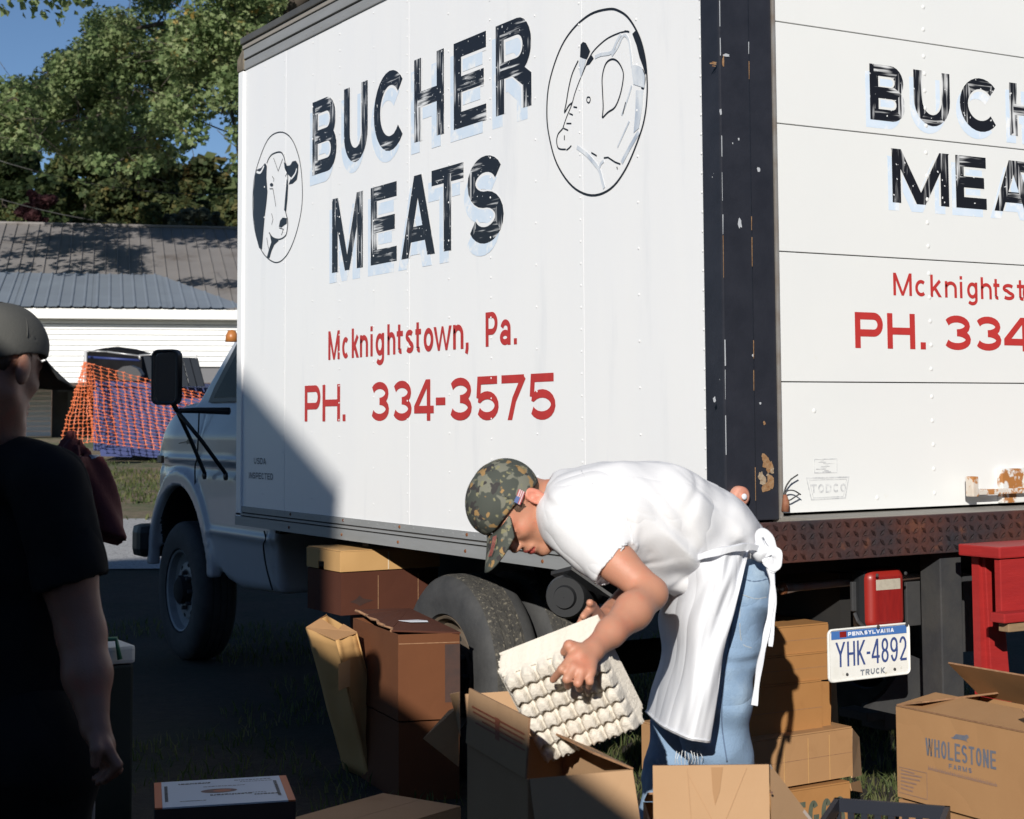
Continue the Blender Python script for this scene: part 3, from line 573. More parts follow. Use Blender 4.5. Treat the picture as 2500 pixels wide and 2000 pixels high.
# roller door panels, seams, rivets
zs = [1.088, 1.489, 1.890, 2.288, 2.608, 3.0, 3.30]
for i in range(6): MB().box(.2095, WT-.2095, .010, .045, zs[i]+.0018, zs[i+1]-.0018).build('door_panel', DOORW, truck, bevel=.0012)
MB().box(.21, WT-.21, .030, .048, 1.09, 3.30).build('door_backing', GROOVE, truck)
rr = []
for xx in (.844, 1.56):
    for i in range(6):
        for k in range(5):
            zz = zs[i]+.045+(zs[i+1]-zs[i]-.09)*k/4; rr.append((xx+random.uniform(-.002, .002), .0098, zz))
rr += [(.60, .0098, 1.125), (.35, .0098, 1.40)]
rivets('door_rivets', rr, (0, -1, 0), .0085, .006, DOORW)
# lettering -------------------------------------------------------
def sidef(a, b, off): return (-.0021-off, -a, b)          # a runs to the rear
def rearf(a, b, off): return (a, .0091-off, b)
def sa(u, v): return -PXx(u, v, -.0042)[1]
def sp(u, v): p = PXx(u, v, -.0042); return (-p[1], p[2])
def rx_(u, v): return PXy(u, v, .0075)[0]
def rp(u, v): p = PXy(u, v, .0075); return (p[0], p[2])
bk = Sign(sidef, ('letter', [BRV, BRH], truck)); bs = Sign(lambda a, b, off: (-.0012-off, -a, b), ('letter_shade', [SHADB, WHITE], truck))
Z4 = lambda x, y: (x/1.96+550, y/1.96)
row1 = [('B', 415, 530, 660), ('U', 566, 679, 600), ('C', 709, 868, 540), ('H', 902, 1044, 480), ('E', 1091, 1246, 400), ('R', 1292, 1462, 330)]
row2 = [('M', 509, 656, 1110), ('E', 694, 818, 1070), ('A', 845, 996, 1100), ('T', 985, 1138, 1000), ('S', 1157, 1329, 960)]
for row, z0, z1 in ((row1, 2.508, 2.848), (row2, 2.040, 2.372)):
    for c, x0, x1, ym in row:
        a0 = sa(*Z4(x0, ym)); a1 = sa(*Z4(x1, ym))
        bk.letter(c, a0, a1, z0, z1, .062)
        bs.letter(c, a0, a1, z0, z1, .078, 0, -.030, -.045)
        bs.letter(c, a0, a1, z0, z1, .074, 1, 0, 0)
bk.build('sign_lettering', [BRV, BRH], truck, ); bs.build('lettering_shade', [SHADB, WHITE], truck)
rd = Sign(sidef, ('letter', REDP, truck)); Z5 = lambda x, y: (x/2.396+550, y/2.396+700)
for c, x0, x1 in (('M', 600, 666), ('c', 681, 722), ('k', 737, 778), ('n', 785, 832), ('i', 846, 860), ('g', 877, 926), ('h', 945, 992), ('t', 1000, 1036), ('s', 1052, 1098), ('t', 1109, 1142), ('o', 1158, 1214), ('w', 1219, 1318), ('n', 1330, 1390), (',', 1403, 1420), ('P', 1520, 1590), ('a', 1604, 1666), ('.', 1684, 1704)):
    if c == 'P': rd.build('town_lettering', REDP, truck); rd = Sign(sidef, ('letter', REDP, truck))
    rd.letter(c, sa(*Z5(x0, 350)), sa(*Z5(x1, 350)), 1.652, 1.780, .022, 0)
rd.build('state_lettering', REDP, truck); rd = Sign(sidef, ('letter', REDP, truck))
for c, x0, x1 in (('P', 462, 553), ('H', 566, 668), ('.', 683, 701), ('3', 846, 954), ('3', 974, 1086), ('4', 1102, 1216), ('-', 1229, 1284), ('3', 1305, 1438), ('5', 1462, 1596), ('7', 1613, 1757), ('5', 1772, 1928)):
    if c == '3' and x0 == 846: rd.build('phone_prefix', REDP, truck); rd = Sign(sidef, ('letter', REDP, truck))
    rd.letter(c, sa(*Z5(x0, 680)), sa(*Z5(x1, 680)), 1.378, 1.542, .030, 0)
rd.build('phone_lettering', REDP, truck)
us = Sign(sidef); us.text('USDA', sa(619, 1110), sa(648, 1110), 1.172, 1.202, .0052); us.text('INSPECTED', sa(606, 1146), sa(665, 1146), 1.100, 1.130, .0052)
us.build('inspection_lettering', mat('worn black ink', (.05, .05, .055), .6, c2=(.3, .3, .32), scale=60, amt=.4), truck)
# oval animal drawings
dr = Sign(sidef); Z6 = lambda x, y: sp(x/3.136+560, y/3.136+150); Z7 = lambda x, y: sp(x/3.45+1280, y/3.45)
def S_(s, f, pts, t, idx=0, n=5, closed=False, raw=False):
    q = [np.array(f(*p)) for p in pts]; s.stroke(q if raw else smooth_path(q, n, closed), t, idx)
S_(dr, Z6, [(385, 541), (470, 590), (530, 740), (553, 930), (548, 1130), (500, 1340), (430, 1490), (350, 1540), (260, 1475), (205, 1350), (178, 1180), (180, 960), (210, 800), (290, 600)], .0058, 0, 5, True)
dr.fill([Z6(*p) for p in ((205, 830), (240, 815), (270, 778), (283, 800), (280, 890), (288, 1000), (280, 1090), (268, 1180), (258, 1290), (246, 1440), (225, 1430), (200, 1340), (180, 1180), (180, 1000), (193, 880))], 0)
S_(dr, Z6, [(283, 780), (300, 740), (330, 708), (385, 694), (412, 725), (425, 780), (440, 850), (442, 930), (428, 1060), (425, 1140), (442, 1215), (440, 1280), (425, 1335), (380, 1362), (330, 1350), (300, 1310)], .007)
dr.fill([Z6(*p) for p in ((414, 770), (440, 800), (462, 795), (480, 765), (505, 760), (524, 790), (522, 850), (512, 905), (480, 935), (450, 942), (470, 890), (440, 860), (420, 820))], 0)
S_(dr, Z6, [(470, 900), (500, 860), (512, 820)], .010, 1); S_(dr, Z6, [(205, 845), (235, 850), (262, 800)], .012, 1)
dr.fill([Z6(*p) for p in ((436, 900), (446, 950), (440, 1060), (430, 1150), (416, 1140), (424, 1040))], 0)
dr.fill([Z6(*p) for p in ((305, 1310), (330, 1355), (375, 1372), (340, 1405), (320, 1450), (303, 1508), (284, 1500), (300, 1440), (318, 1385))], 0)
dr.fill([Z6(*p) for p in ((376, 1265), (385, 1220), (405, 1195), (436, 1200), (436, 1240), (415, 1255), (395, 1272))], 0)
dr.fill([Z6(320+13*math.cos(k*.7), 945+14*math.sin(k*.7)) for k in range(9)], 0)
for pts in (((325, 880), (338, 900), (335, 920)), ((305, 975), (330, 975), (345, 1060), (352, 1110)), ((320, 1165), (330, 1210), (320, 1250)), ((335, 740), (370, 840), (405, 745)), ((378, 1275), (410, 1285), (395, 1330)), ((430, 780), (440, 850), (425, 880)), ((283, 1350), (290, 1400), (300, 1440))): S_(dr, Z6, pts, .004, 0, 1, False, True)
dr.build('cow_drawing', [INK, WHITE, GREYB], truck); dr = Sign(sidef)
S_(dr, Z7, [(710, 75), (800, 95), (880, 160), (960, 300), (1005, 450), (1025, 600), (1030, 780), (1010, 980), (960, 1160), (850, 1420), (720, 1590), (560, 1645), (400, 1570), (270, 1380), (205, 1150), (185, 950), (205, 700), (290, 430), (400, 250), (550, 120)], .0075, 0, 5, True)
dr.fill([Z7(*p) for p in ((905, 285), (935, 255), (975, 350), (1010, 470), (1028, 610), (1012, 625), (995, 560), (965, 480), (940, 380))], 0)
S_(dr, Z7, [(870, 262), (800, 275), (700, 320), (620, 385), (560, 455), (510, 560), (460, 680), (420, 790), (395, 880), (350, 990), (318, 1085)], .0045)
S_(dr, Z7, [(318, 1085), (280, 1130), (268, 1190), (285, 1250), (345, 1258)], .0055); S_(dr, Z7, [(350, 1265), (375, 1245), (392, 1225)], .0055)
dr.fill([Z7(*p) for p in ((470, 375), (490, 352), (515, 362), (550, 430), (535, 470), (520, 500), (465, 480))], 0)
dr.fill([Z7(*p) for p in ((465, 490), (515, 500), (500, 570), (470, 660), (455, 560))], 2)
dr.fill([Z7(*p) for p in ((560, 460), (580, 490), (545, 540), (512, 552), (530, 500))], 0)
S_(dr, Z7, [(450, 510), (400, 620), (370, 740), (350, 860), (335, 945), (370, 890), (400, 865)], .006)
S_(dr, Z7, [(652, 992), (660, 900), (655, 780), (652, 650), (680, 540), (730, 498), (780, 515), (820, 580), (830, 650), (805, 790), (760, 900), (700, 945), (655, 992)], .0055)
S_(dr, Z7, [(550, 820), (528, 818), (522, 850), (540, 865), (552, 840), (548, 820)], .004)
for pts in (((375, 955), (405, 968)), ((350, 1040), (392, 1040)), ((325, 1080), (365, 1098)), ((333, 1140), (333, 1180)), ((560, 1285), (605, 1312)), ((665, 1330), (700, 1325), (760, 1365), (805, 1382)), ((775, 1405), (780, 1425)), ((840, 260), (880, 268)), ((850, 860), (825, 960)), ((410, 900), (440, 905))): S_(dr, Z7, pts, .005, 0, 1, False, True)
S_(dr, Z7, [(440, 1240), (520, 1300), (590, 1380), (625, 1430), (650, 1520), (668, 1585)], .014, 2); S_(dr, Z7, [(625, 1420), (640, 1380), (665, 1355)], .010, 2)
dr.fill([Z7(*p) for p in ((895, 545), (940, 550), (985, 565), (1012, 640), (1008, 740), (960, 725), (915, 710))], 2)
dr.fill([Z7(*p) for p in ((935, 760), (1000, 760), (990, 900), (960, 1080), (915, 1120), (930, 950))], 2)
S_(dr, Z7, [(960, 1110), (890, 1230), (815, 1370)], .016, 2); S_(dr, Z7, [(810, 285), (770, 360), (730, 440), (640, 460), (590, 482)], .012, 2)
S_(dr, Z7, [(900, 560), (890, 450), (870, 330), (830, 300), (780, 400), (730, 470)], .009, 2); S_(dr, Z7, [(900, 720), (860, 850), (815, 970)], .008, 2); S_(dr, Z7, [(880, 1020), (780, 1240)], .007, 2)
S_(dr, Z7, [(985, 590), (1005, 660), (990, 750)], .016, 0)
tag(dr.build('pig_drawing', [INK, WHITE, GREYB], truck), kind='stuff')
# rear door lettering
bk = Sign(rearf, ('letter', [BRV, BRH], truck)); bs = Sign(lambda a, b, off: (a, .0097-off, b), ('letter_shade', [SHADB, DOORW], truck)); Z8 = lambda x, y: (x/1.7247+1650, y/1.7247)
X8 = lambda x, y: rx_(*Z8(x, y))
r1 = [('B', 818, 965, 380), ('U', 1003, 1155, 400), ('C', 1197, 1370, 425), ('H', 1406, 1560, 450)]; r2 = [('M', 912, 1150, 740), ('E', 1180, 1308, 760), ('A', 1345, 1500, 780)]
p1 = [(c, X8(a, y), X8(b, y)) for c, a, b, y in r1]+[('E', 1.36, 1.48), ('R', 1.52, 1.65)]; p2 = [(c, X8(a, y), X8(b, y)) for c, a, b, y in r2]+[('T', 1.26, 1.39), ('S', 1.42, 1.55)]
for row, z0, z1 in ((p1, 2.333, 2.515), (p2, 2.070, 2.246)):
    for c, a0, a1 in row:
        if a1-a0 > .14 and c == 'H': a1 = a0+.12
        bk.letter(c, a0, a1, z0, z1, .037); bs.letter(c, a0, a1, z0, z1, .046, 0, -.018, -.026); bs.letter(c, a0, a1, z0, z1, .045, 1)
bk.build('sign_lettering', [BRV, BRH], truck); bs.build('lettering_shade', [SHADB, DOORW], truck)
rd = Sign(rearf, ('letter', REDP, truck))
for c, a, b in (('M', 917, 995), ('c', 1009, 1059), ('k', 1073, 1119), ('n', 1134, 1184), ('i', 1196, 1208), ('g', 1227, 1271), ('h', 1285, 1331), ('t', 1338, 1364), ('s', 1377, 1426), ('t', 1437, 1471)): rd.letter(c, X8(a, 1200), X8(b, 1200), 1.769, 1.842, .0115, 0)
rd.text('own,', 1.27, 1.42, 1.769, 1.842, .0115); rd.build('town_lettering', REDP, truck); rd = Sign(rearf, ('letter', REDP, truck)); rd.text('Pa.', 1.47, 1.58, 1.769, 1.842, .0115)
rd.build('state_lettering', REDP, truck); rd = Sign(rearf, ('letter', REDP, truck))
for c, a, b in (('P', 756, 874), ('H', 892, 1009), ('.', 1030, 1054), ('3', 1127, 1243), ('3', 1259, 1371), ('4', 1383, 1500)):
    if c == '3' and a == 1127: rd.build('phone_prefix', REDP, truck); rd = Sign(rearf, ('letter', REDP, truck))
    rd.letter(c, X8(a, 1400), X8(b, 1400), 1.597, 1.711, .023, 0)
rd.text('-3575', 1.29, 1.70, 1.597, 1.711, .023)
rd.build('phone_lettering', REDP, truck)
fd = Sign(rearf); fp = lambda x, y: rp(x/2.654+1850, y/2.654+1050)
fd.stroke([fp(*p) for p in ((318, 312), (592, 305), (570, 440), (350, 452), (318, 312))], .0042, 0); fd.stroke([fp(*p) for p in ((335, 325), (578, 318), (558, 430), (362, 440), (335, 325))], .002, 0)
a0 = fp(345, 410); a1 = fp(575, 345); fd.text('TODCO', a0[0], a1[0], a0[1], a1[1], .0058, 0)
fd.stroke([fp(*p) for p in ((370, 190), (515, 186), (515, 275), (370, 278), (370, 190))], .0022, 0)
for k in range(9): fd.stroke([fp(374+random.uniform(0, 90), 200+k*9), fp(400+random.uniform(20, 110), 199+k*9)], .003 if k > 5 else .0016, 0)
fd.build('maker_decal', FADEB, truck)
# door latch with rust, shelf and tread plate bumper
lat = MB(); fb = lambda x, y, yy=.010: PXy(x/2.654+1850, y/2.654+1050, yy)
lat.box(fb(1550, 300)[0], 1.36, -.014, .0098, 1.092, 1.205); o = lat.build('latch_plate', mat('rusted white latch', (.70, .70, .68), .6, c2=(.62, .62, .6), scale=10, c3=(.36, .15, .04), s3=16, t3=(.50, .56)), truck, bevel=.003)
arm = MB(); a = fb(1355, 300, -.03); b = fb(1560, 400, -.03)
arm.box(a[0], a[0]+.026, -.056, -.022, b[2]-.012, a[2]); arm.box(a[0]+.026, 1.30, -.042, -.030, b[2]-.008, b[2]+.010); arm.box(1.02, 1.05, -.030, .0098, b[2]-.006, b[2]+.010); arm.build('latch_handle', mat('rusted latch handle', (.66, .65, .62), .6, c2=(.5, .42, .34), scale=14, c3=(.40, .17, .05), s3=22, t3=(.50, .55)), truck, bevel=.004)
MB().box(.2, WT-.2, -.142, .035, 1.0, 1.081).build('door_sill', mat('worn grey sill', (.20, .19, .17), .7, c2=(.28, .26, .23), scale=9, amt=.6, stretch=(1, 8, 8), bump=.3), truck, bevel=.004)
MB().box(.002, .199, -.13, .06, 1.0, 1.052).build('post_foot', RUSTB, truck, bevel=.004)
MB().box(.004, WT-.004, -.160, -.1425, .957, 1.077).build('bumper_plate', RUSTB, truck, bevel=.003)
MB().box(.004, WT-.004, -.1420, .02, .957, .998).build('bumper_box', RUSTB, truck, bevel=.003)
tp = MB()
for i, xx in enumerate(np.arange(.02, 1.7, .034)):
    for j in range(4):
        s_ = 1 if (i+j) % 2 else -1; c = np.array((xx+random.uniform(-.001, .001), -.1605, .973+j*.029)); d = np.array((.0115, 0, .0105*s_)); n_ = np.array((-.0036*s_, 0, .0036))
        tp.add([c-d, c+n_*1.2-(0, .0035, 0), c+d, c-n_*1.2-(0, .0035, 0)], [(0, 3, 2, 1), (0, 1, 2, 3)])
tag(tp.build('tread_pattern', RUSTB, truck), kind='stuff')
rl = MB().lathe((PXy(1806, 1212, -.02)[0], -.0105, PXy(1806, 1212, -.02)[2]), (0, -1, 0), [(.001, .030), (.008, .030), (.010, .024), (.020, .026), (.029, .021), (.031, .008), (.031, 0)], 24); rl.build('roller_bumper', mat('faded orange rubber', (.50, .15, .085), .6, c2=(.6, .33, .25), scale=30, amt=.6), truck, smooth=True)
MB().lathe((PXy(1806, 1212, -.02)[0], -.0405, PXy(1806, 1212, -.02)[2]), (0, -1, 0), [(.009, 0), (.009, .003), (.004, .005), (.0001, .005)], 10).build('roller_bolt', LABELW, truck)
# frayed cable at the door corner
wr = MB(); q0 = PXy(1917, 1248, -.01)
MB().tube([q0, q0+(0, -.004, .028), q0+(-.004, -.004, .05)], [.014, .011, .006], 8).build('taped_cable', mat('rust brown tape', (.20, .055, .03), .7, c2=(.3, .15, .08), scale=60), truck, smooth=True)
for pts in (((1912, 1215), (1918, 1190), (1930, 1172), (1948, 1159)), ((1912, 1212), (1922, 1199), (1938, 1198), (1955, 1208)), ((1915, 1212), (1925, 1222), (1940, 1214), (1952, 1206)), ((1914, 1205), (1921, 1185), (1933, 1168))):
    wr.tube(smooth_path([PXy(u, v, -.012-.004*i) for i, (u, v) in enumerate(pts)], 4), .0022, 6)
wr.build('loose_wires', CABLE, truck, smooth=True)
# ---- underside
for xx in (.55, 1.75): MB().box(xx, xx+.07, .14, 6.3, .66, .88).build('chassis_rail', DARK, truck)
for yy in (.4, 1.2, 2.6, 3.6): MB().box(.04, WT-.04, yy, yy+.06, .84, .899).build('cross_member', DARK, truck)
MB().tube([(.3, 1.87, .39), (2.1, 1.87, .39)], .07, 12).build('rear_axle', DARK, truck, smooth=True)
def tyre(name, c, R, W, parent, tread, ax=(-1, 0, 0)):
    prof = [(R*.60, .02), (R*.61, .0), (R*.72, -.006), (R*.86, -.008), (R*.94, 0.004), (R*.985, .022), (R, .04)]
    prof += [(R, W*.30), (R*.984, W*.305), (R*.984, W*.335), (R, W*.34), (R, W*.49), (R*.984, W*.495), (R*.984, W*.525), (R, W*.53), (R, W*.66), (R*.984, W*.665), (R*.984, W*.70), (R, W*.705)]
    prof += [(R, W-.04), (R*.985, W-.022), (R*.94, W-.004), (R*.86, W+.006), (R*.61, W), (R*.60, W-.02)]
    b = MB().lathe(c, ax, [(r, -h) for r, h in prof], 56)
    for i, f in enumerate(b.F):
        j = i//56; b.I[i] = 1 if 5 <= j <= len(prof)-8 else 0
    return b.build(name, [RUBBER, tread], parent, auto=True)
def wheel(c, R, W, tread, label=None, rim=True, rmat=None):
    t0 = tyre('wheel', c, R, W, truck, tread)
    if label: t0['label'] = label
    if rim:
        rb = MB().lathe(c, (-1, 0, 0), [(R*.60, -.03), (R*.585, -.005), (R*.56, -.012), (R*.54, -.05), (R*.44, -.075), (R*.40, -.05), (R*.30, -.045), (R*.28, -.055), (.0001, -.055)], 40); rb.build('rim', rmat or WHEELW, t0, auto=True)
        MB().lathe(c, (-1, 0, 0), [(R*.20, -.055), (R*.19, -.0), (R*.14, .012), (.0001, .012)], 20).build('hub', DARK, t0, auto=True)
        hb = MB()
        for k in range(8):
            a = k*math.pi/4+.2; hb.lathe(np.array(c)+np.array((0.052, R*.345*math.cos(a), R*.345*math.sin(a))), (-1, 0, 0), [(R*.055, 0), (R*.055, .004), (.001, .005)], 10)
        hb.build('hand_hole', DARK, t0)
        lb = MB()
        for k in range(8):
            a = k*math.pi/4; lb.lathe(np.array(c)+np.array((0.05, R*.25*math.cos(a), R*.25*math.sin(a))), (-1, 0, 0), [(.012, 0), (.012, .03), (.001, .032)], 6)
        tag(lb.build('wheel_nuts', STEEL, t0), kind='stuff')
    return t0
wheel((.045, 1.90, .385), .388, .225, MUDT, 'muddy outer rear tyre with worn tread', True, mat('rusty rear rim', (.07, .055, .045), .8, c2=(.16, .12, .08), scale=12, amt=.5))
wheel((.315, 1.90, .385), .388, .225, MUDT, rim=False)
wheel((2.15, 1.87, .39), .388, .225, MUDT, rim=False)
wheel((.205, 5.57, .40), .40, .22, RUBBER, None, True, mat('grey painted front rim', (.30, .32, .34), .5, c2=(.18, .19, .19), scale=9, amt=.5)); wheel((1.98, 5.57, .40), .40, .22, RUBBER, rim=False)
cn = P(1398, 1452, 5.62); MB().lathe(cn, unit((-.75, -.66, 0)), [(.001, .10), (.035, .10), (.04, .085), (.065, .085), (.072, .07), (.072, -.12), (.001, -.12)], 28).build('filler_canister', BLKPL, truck, auto=True)
MB().quadslab([P(1345, 1395, 5.75), P(1395, 1382, 5.45), P(1500, 1455, 5.4), P(1370, 1410, 5.7)], (0, 0, 1), .012).build('canister_bracket', STEEL, truck)
# rear lamp, bar, hitch frame, number plate
def yb(x0, y0, x1, y1, yy, dep, name, m_, bv=.003, **k):
    a = PXy(x0/2.654+1850, y0/2.654+1050, yy); b = PXy(x1/2.654+1850, y1/2.654+1050, yy); return MB().box(min(a[0], b[0]), max(a[0], b[0]), yy, yy+dep, min(a[2], b[2]), max(a[2], b[2])).build(name, m_, truck, bevel=bv, **k)
def lampshape(y0, y1, grow, m_, name):
    def f(p):
        c = (A_+B_)/2; q = p-c; return sbox(p, c+np.array((0, (y1-y0)/2, 0)), (abs(B_[0]-A_[0])/2+grow, (y1-y0)/2, abs(A_[2]-B_[2])/2+grow), None, .022)
    return f
A_ = PXy(2119, 1394, -.06); B_ = PXy(2211, 1531, -.06); cA = (A_+B_)/2; hx = abs(B_[0]-A_[0])/2; hz = abs(A_[2]-B_[2])/2
def lamp_f(p):
    q = p-cA; d = sbox(p, cA+(0, .02, 0), (hx+.002, .028, hz+.002), None, .030)
    return smax(d, -(q[:, 1]+.024-.16*(q[:, 0]**2)/hx-.05*q[:, 2]**2/hz), .012)
V_, F_ = sdf_mesh(lamp_f, cA-(.12, .06, .14), cA+(.12, .08, .14), .004)
cc = V_[F_].mean(1)-cA; ii = np.where((np.abs(cc[:, 0]) < hx*.66) & (cc[:, 2] > hz*.34) & (cc[:, 2] < hz*.70) & (cc[:, 1] < .0), 1, np.where((np.abs(cc[:, 0]+.002) < hx*.70) & (np.abs(cc[:, 2]+.004) < hz*.82) & (cc[:, 1] < 0), 2, 0))
mesh('tail_lamp', V_, F_, [mat('red lens rim', (.27, .016, .011), .4, coat=.2), LENSC, REDL], truck, True, ii)
hs = MB(); hs.box(cA[0]-hx*1.10, cA[0]+hx*1.10, cA[1]+.012, cA[1]+.075, cA[2]-hz*1.07, cA[2]+hz*1.05); hs.build('lamp_housing', BLKPL, truck, bevel=.022)
yb(612, 985, 712, 1168, -.012, .012, 'lamp_bracket', STEEL); sc = MB()
for sx in (-1, 1):
    for sz in (-1, 1): sc.lathe(cA+(sx*hx*.78, -.0225, sz*hz*.86), (0, -1, 0), [(.006, 0), (.005, .003), (.001, .004)], 8)
tag(sc.build('lamp_screws', STEEL, truck), kind='stuff')
MB().tube([PXy(1915, 1437, .06), PXy(1950, 1434, .055), PXy(2085, 1421, .04), PXy(2260, 1406, .02)], [.017, .012, .012, .012], 10).build('lamp_bar', mat('rust speckled tube', (.20, .20, .185), .6, c2=(.22, .10, .06), scale=18, amt=.5), truck, smooth=True)
MB().lathe(PXy(1915, 1437, .06), (-1, 0, 0), [(.018, 0), (.019, .012), (.012, .02), (.001, .02)], 12).build('bar_end', RUST, truck)
yb(962, 985, 1085, 1262, .02, .012, 'hitch_gusset', STEEL)
pc = PXy(2253, 1340, -.06); pd = PXy(2352, 1690, -.06)
MB().box(PXy(2298, 1500, -.12)[0], PXy(2350, 1500, -.12)[0], -.12, -.03, .42, .9565).build('hitch_post', STEEL, truck, bevel=.004)
MB().poly([PXy(2351, 1398, .03), PXy(2372, 1404, .03), PXy(2395, 1428, .03), PXy(2400, 1588, .03), PXy(2351, 1592, .03)], (0, -1, 0), .014).build('hitch_side_plate', STEEL, truck)
MB().poly([PXy(2117, 1729, .15), PXy(2160, 1693, .15), PXy(2225, 1600, .15), PXy(2285, 1625, .15), PXy(2335, 1690, .15), PXy(2340, 1760, .15), PXy(2190, 1745, .15)], (0, -1, 0), .02).build('tow_bracket', STEEL, truck)
MB().box(PXy(2160, 1800, .5)[0], PXy(2330, 1800, .5)[0], .5, .62, .28, .36).build('tow_step', STEEL, truck, bevel=.003)
MB().box(PXy(2118, 1800, .45)[0], PXy(2160, 1800, .45)[0], .45, .6, .33, .36).build('step_lip', STEEL, truck, bevel=.003)
# number plate
yp = -.075; Pt = [PXy(2020, 1529, yp), PXy(2214, 1528, yp), PXy(2229, 1652, yp), PXy(2019, 1662, yp)]
pw0, pw1 = Pt[0][0], (Pt[1][0]+Pt[2][0])/2; pz1, pz0 = (Pt[0][2]+Pt[1][2])/2, (Pt[2][2]+Pt[3][2])/2
def rrect(x0, x1, z0, z1, r, y, n=5):
    o = []
    for cx, cz, a in ((x1-r, z1-r, 0), (x0+r, z1-r, 90), (x0+r, z0+r, 180), (x1-r, z0+r, 270)): o += [(cx+r*math.cos(rad(a+90*k/n)), y, cz+r*math.sin(rad(a+90*k/n))) for k in range(n+1)]
    return o
npl = thing('licence_plate', 'white and blue Pennsylvania truck licence plate reading YHK-4892 under the tail lamp', 'licence plate', ((pw0+pw1)/2, yp, pz0)); 
MB().poly(rrect(pw0, pw1, pz0, pz1, .018, yp), (0, -1, 0), .003).build('plate', PLATEW, npl)
rim = MB(); pp = rrect(pw0+.003, pw1-.003, pz0+.003, pz1-.003, .015, yp-.0012); rim.tube(pp+[pp[0], pp[1]], .0028, 6, cap=False); rim.build('plate_rim', PLATEW, npl, smooth=True)
ps = Sign(lambda a, b, off: (a, yp-.0012-off, b)); pw = pw1-pw0; ph = pz1-pz0; gx = lambda f: pw0+pw*f; gzz = lambda f: pz0+ph*f
ps.fill([(gx(.04), gzz(.80)), (gx(.96), gzz(.80)), (gx(.96), gzz(.955)), (gx(.04), gzz(.955))], 1)
ps.text('PENNSYLVANIA', gx(.24), gx(.80), gzz(.845), gzz(.92), .0035, 2)
ps.fill([(gx(.14), gzz(.83)), (gx(.22), gzz(.83)), (gx(.22), gzz(.94)), (gx(.14), gzz(.94))], 3)
for c, a0, a1 in (('Y', .09, .20), ('H', .225, .32), ('K', .345, .445), ('-', .46, .505), ('4', .52, .62), ('8', .64, .73), ('9', .75, .845), ('2', .865, .955)): ps.letter(c, gx(a0), gx(a1), gzz(.28), gzz(.745), .0075, 0)
ps.text('TRUCK', gx(.38), gx(.68), gzz(.08), gzz(.19), .0045, 4)
ps.build('plate_lettering', [NAVY, PLATEB, LABELW, REDL, mat('grimy ink', (.2, .22, .25), .6)], npl)
pb_ = MB()
for fx_ in (.22, .80):
    pb_.lathe((gx(fx_), yp-.001, gzz(.13)), (0, -1, 0), [(.005, 0), (.004, .003), (.001, .004)], 8)
tag(pb_.build('plate_screws', STEEL, npl), kind='stuff')
MB().tube([(gx(.5), yp+.006, gzz(.9)), (gx(.5), yp+.05, gzz(1.05)), (gx(.5), -.01, gzz(1.2))], .006, 6).build('plate_bracket', STEEL, npl)
# ---- cab (front of the truck)
prof = [(4.10, .52), (4.66, .50), (4.84, .53), (5.05, .62), (5.97, .62), (6.06, .66), (6.08, 1.0), (6.08, 1.22), (5.99, 1.33), (5.85, 1.40), (5.64, 1.462), (5.40, 1.482), (4.78, 1.93), (4.66, 2.02), (4.4, 2.06), (4.10, 2.06)]
def poly_sd(q, poly):
    n = len(poly); d = np.full(len(q), 1e9); s = np.ones(len(q))
    for i in range(n):
        a = np.array(poly[i]); b = np.array(poly[i-1]); e = b-a; w_ = q-a; t = np.clip((w_@e)/(e@e), 0, 1); bb = w_-t[:, None]*e; d = np.minimum(d, (bb**2).sum(1))
        c1 = q[:, 1] >= a[1]; c2 = q[:, 1] < b[1]; c3 = e[0]*w_[:, 1] > e[1]*w_[:, 0]; al = (c1 & c2 & c3) | (~c1 & ~c2 & ~c3); s = np.where(al, -s, s)
    return s*np.sqrt(d)
cxm = 1.2
def cab_f(p):
    q = p[:, 1:3]; d2 = poly_sd(q, prof)+.03
    hz_ = p[:, 2]; half = 1.005-np.clip(hz_-1.46, 0, 1)*.12-.05*np.clip(hz_-1.30, 0, .2)/.2+.0
    half = half-.035*np.clip(.80-hz_, 0, .3)/.3-.05*np.clip(p[:, 1]-5.6, 0, .4)**2/.16
    half = half+.014*np.exp(-((hz_-1.165)/.016)**2)*(hz_ < 1.4)-.012*np.exp(-((hz_-1.12)/.03)**2)+.016*np.exp(-((hz_-.775)/.02)**2)*(p[:, 1] < 5.05)
    half = half-.010*np.exp(-((p[:, 1]-5.185)/.006)**2)*(hz_ < 1.45)*(hz_ > .62)-.012*np.exp(-((p[:, 1]-4.10+.12*(hz_-.8))/.007)**2)*(hz_ < .86)
    dx = np.abs(p[:, 0]-cxm)-(half-.05)
    d = np.minimum(np.maximum(dx, d2), 0)+np.sqrt(np.maximum(dx, 0)**2+np.maximum(d2, 0)**2)-.05
    yz = np.sqrt((p[:, 1]-5.54)**2+(p[:, 2]-.50)**2*.92); fl = np.maximum(np.abs(yz-.535)-.035, np.abs(np.abs(p[:, 0]-cxm)-.985)-.035); fl = np.maximum(fl, .52-p[:, 2])
    d = smin(d, fl, .05)
    return smax(d, -np.maximum(yz-.485, -(np.abs(p[:, 0]-cxm)-.55)), .015)
V_, F_ = sdf_mesh(cab_f, (.1, 3.95, .4), (2.3, 6.1, 2.15), .0155)
cc = V_[F_].mean(1); yz_ = np.sqrt((cc[:, 1]-5.54)**2+(cc[:, 2]-.50)**2*.92); mesh('cab_body', V_, F_, [CABP, DARK], truck, True, np.where((yz_ < .492) & (cc[:, 2] < 1.05) & (np.abs(cc[:, 0]-cxm) < .985), 1, 0))
def xin(z): return .195+max(0, z-1.46)*.12+.05*min(max(z-1.30, 0), .2)/.2
wp = [(5.08, 1.515), (5.03, 1.56), (4.76, 1.79), (4.70, 1.84), (4.12, 1.86), (4.12, 1.515)]
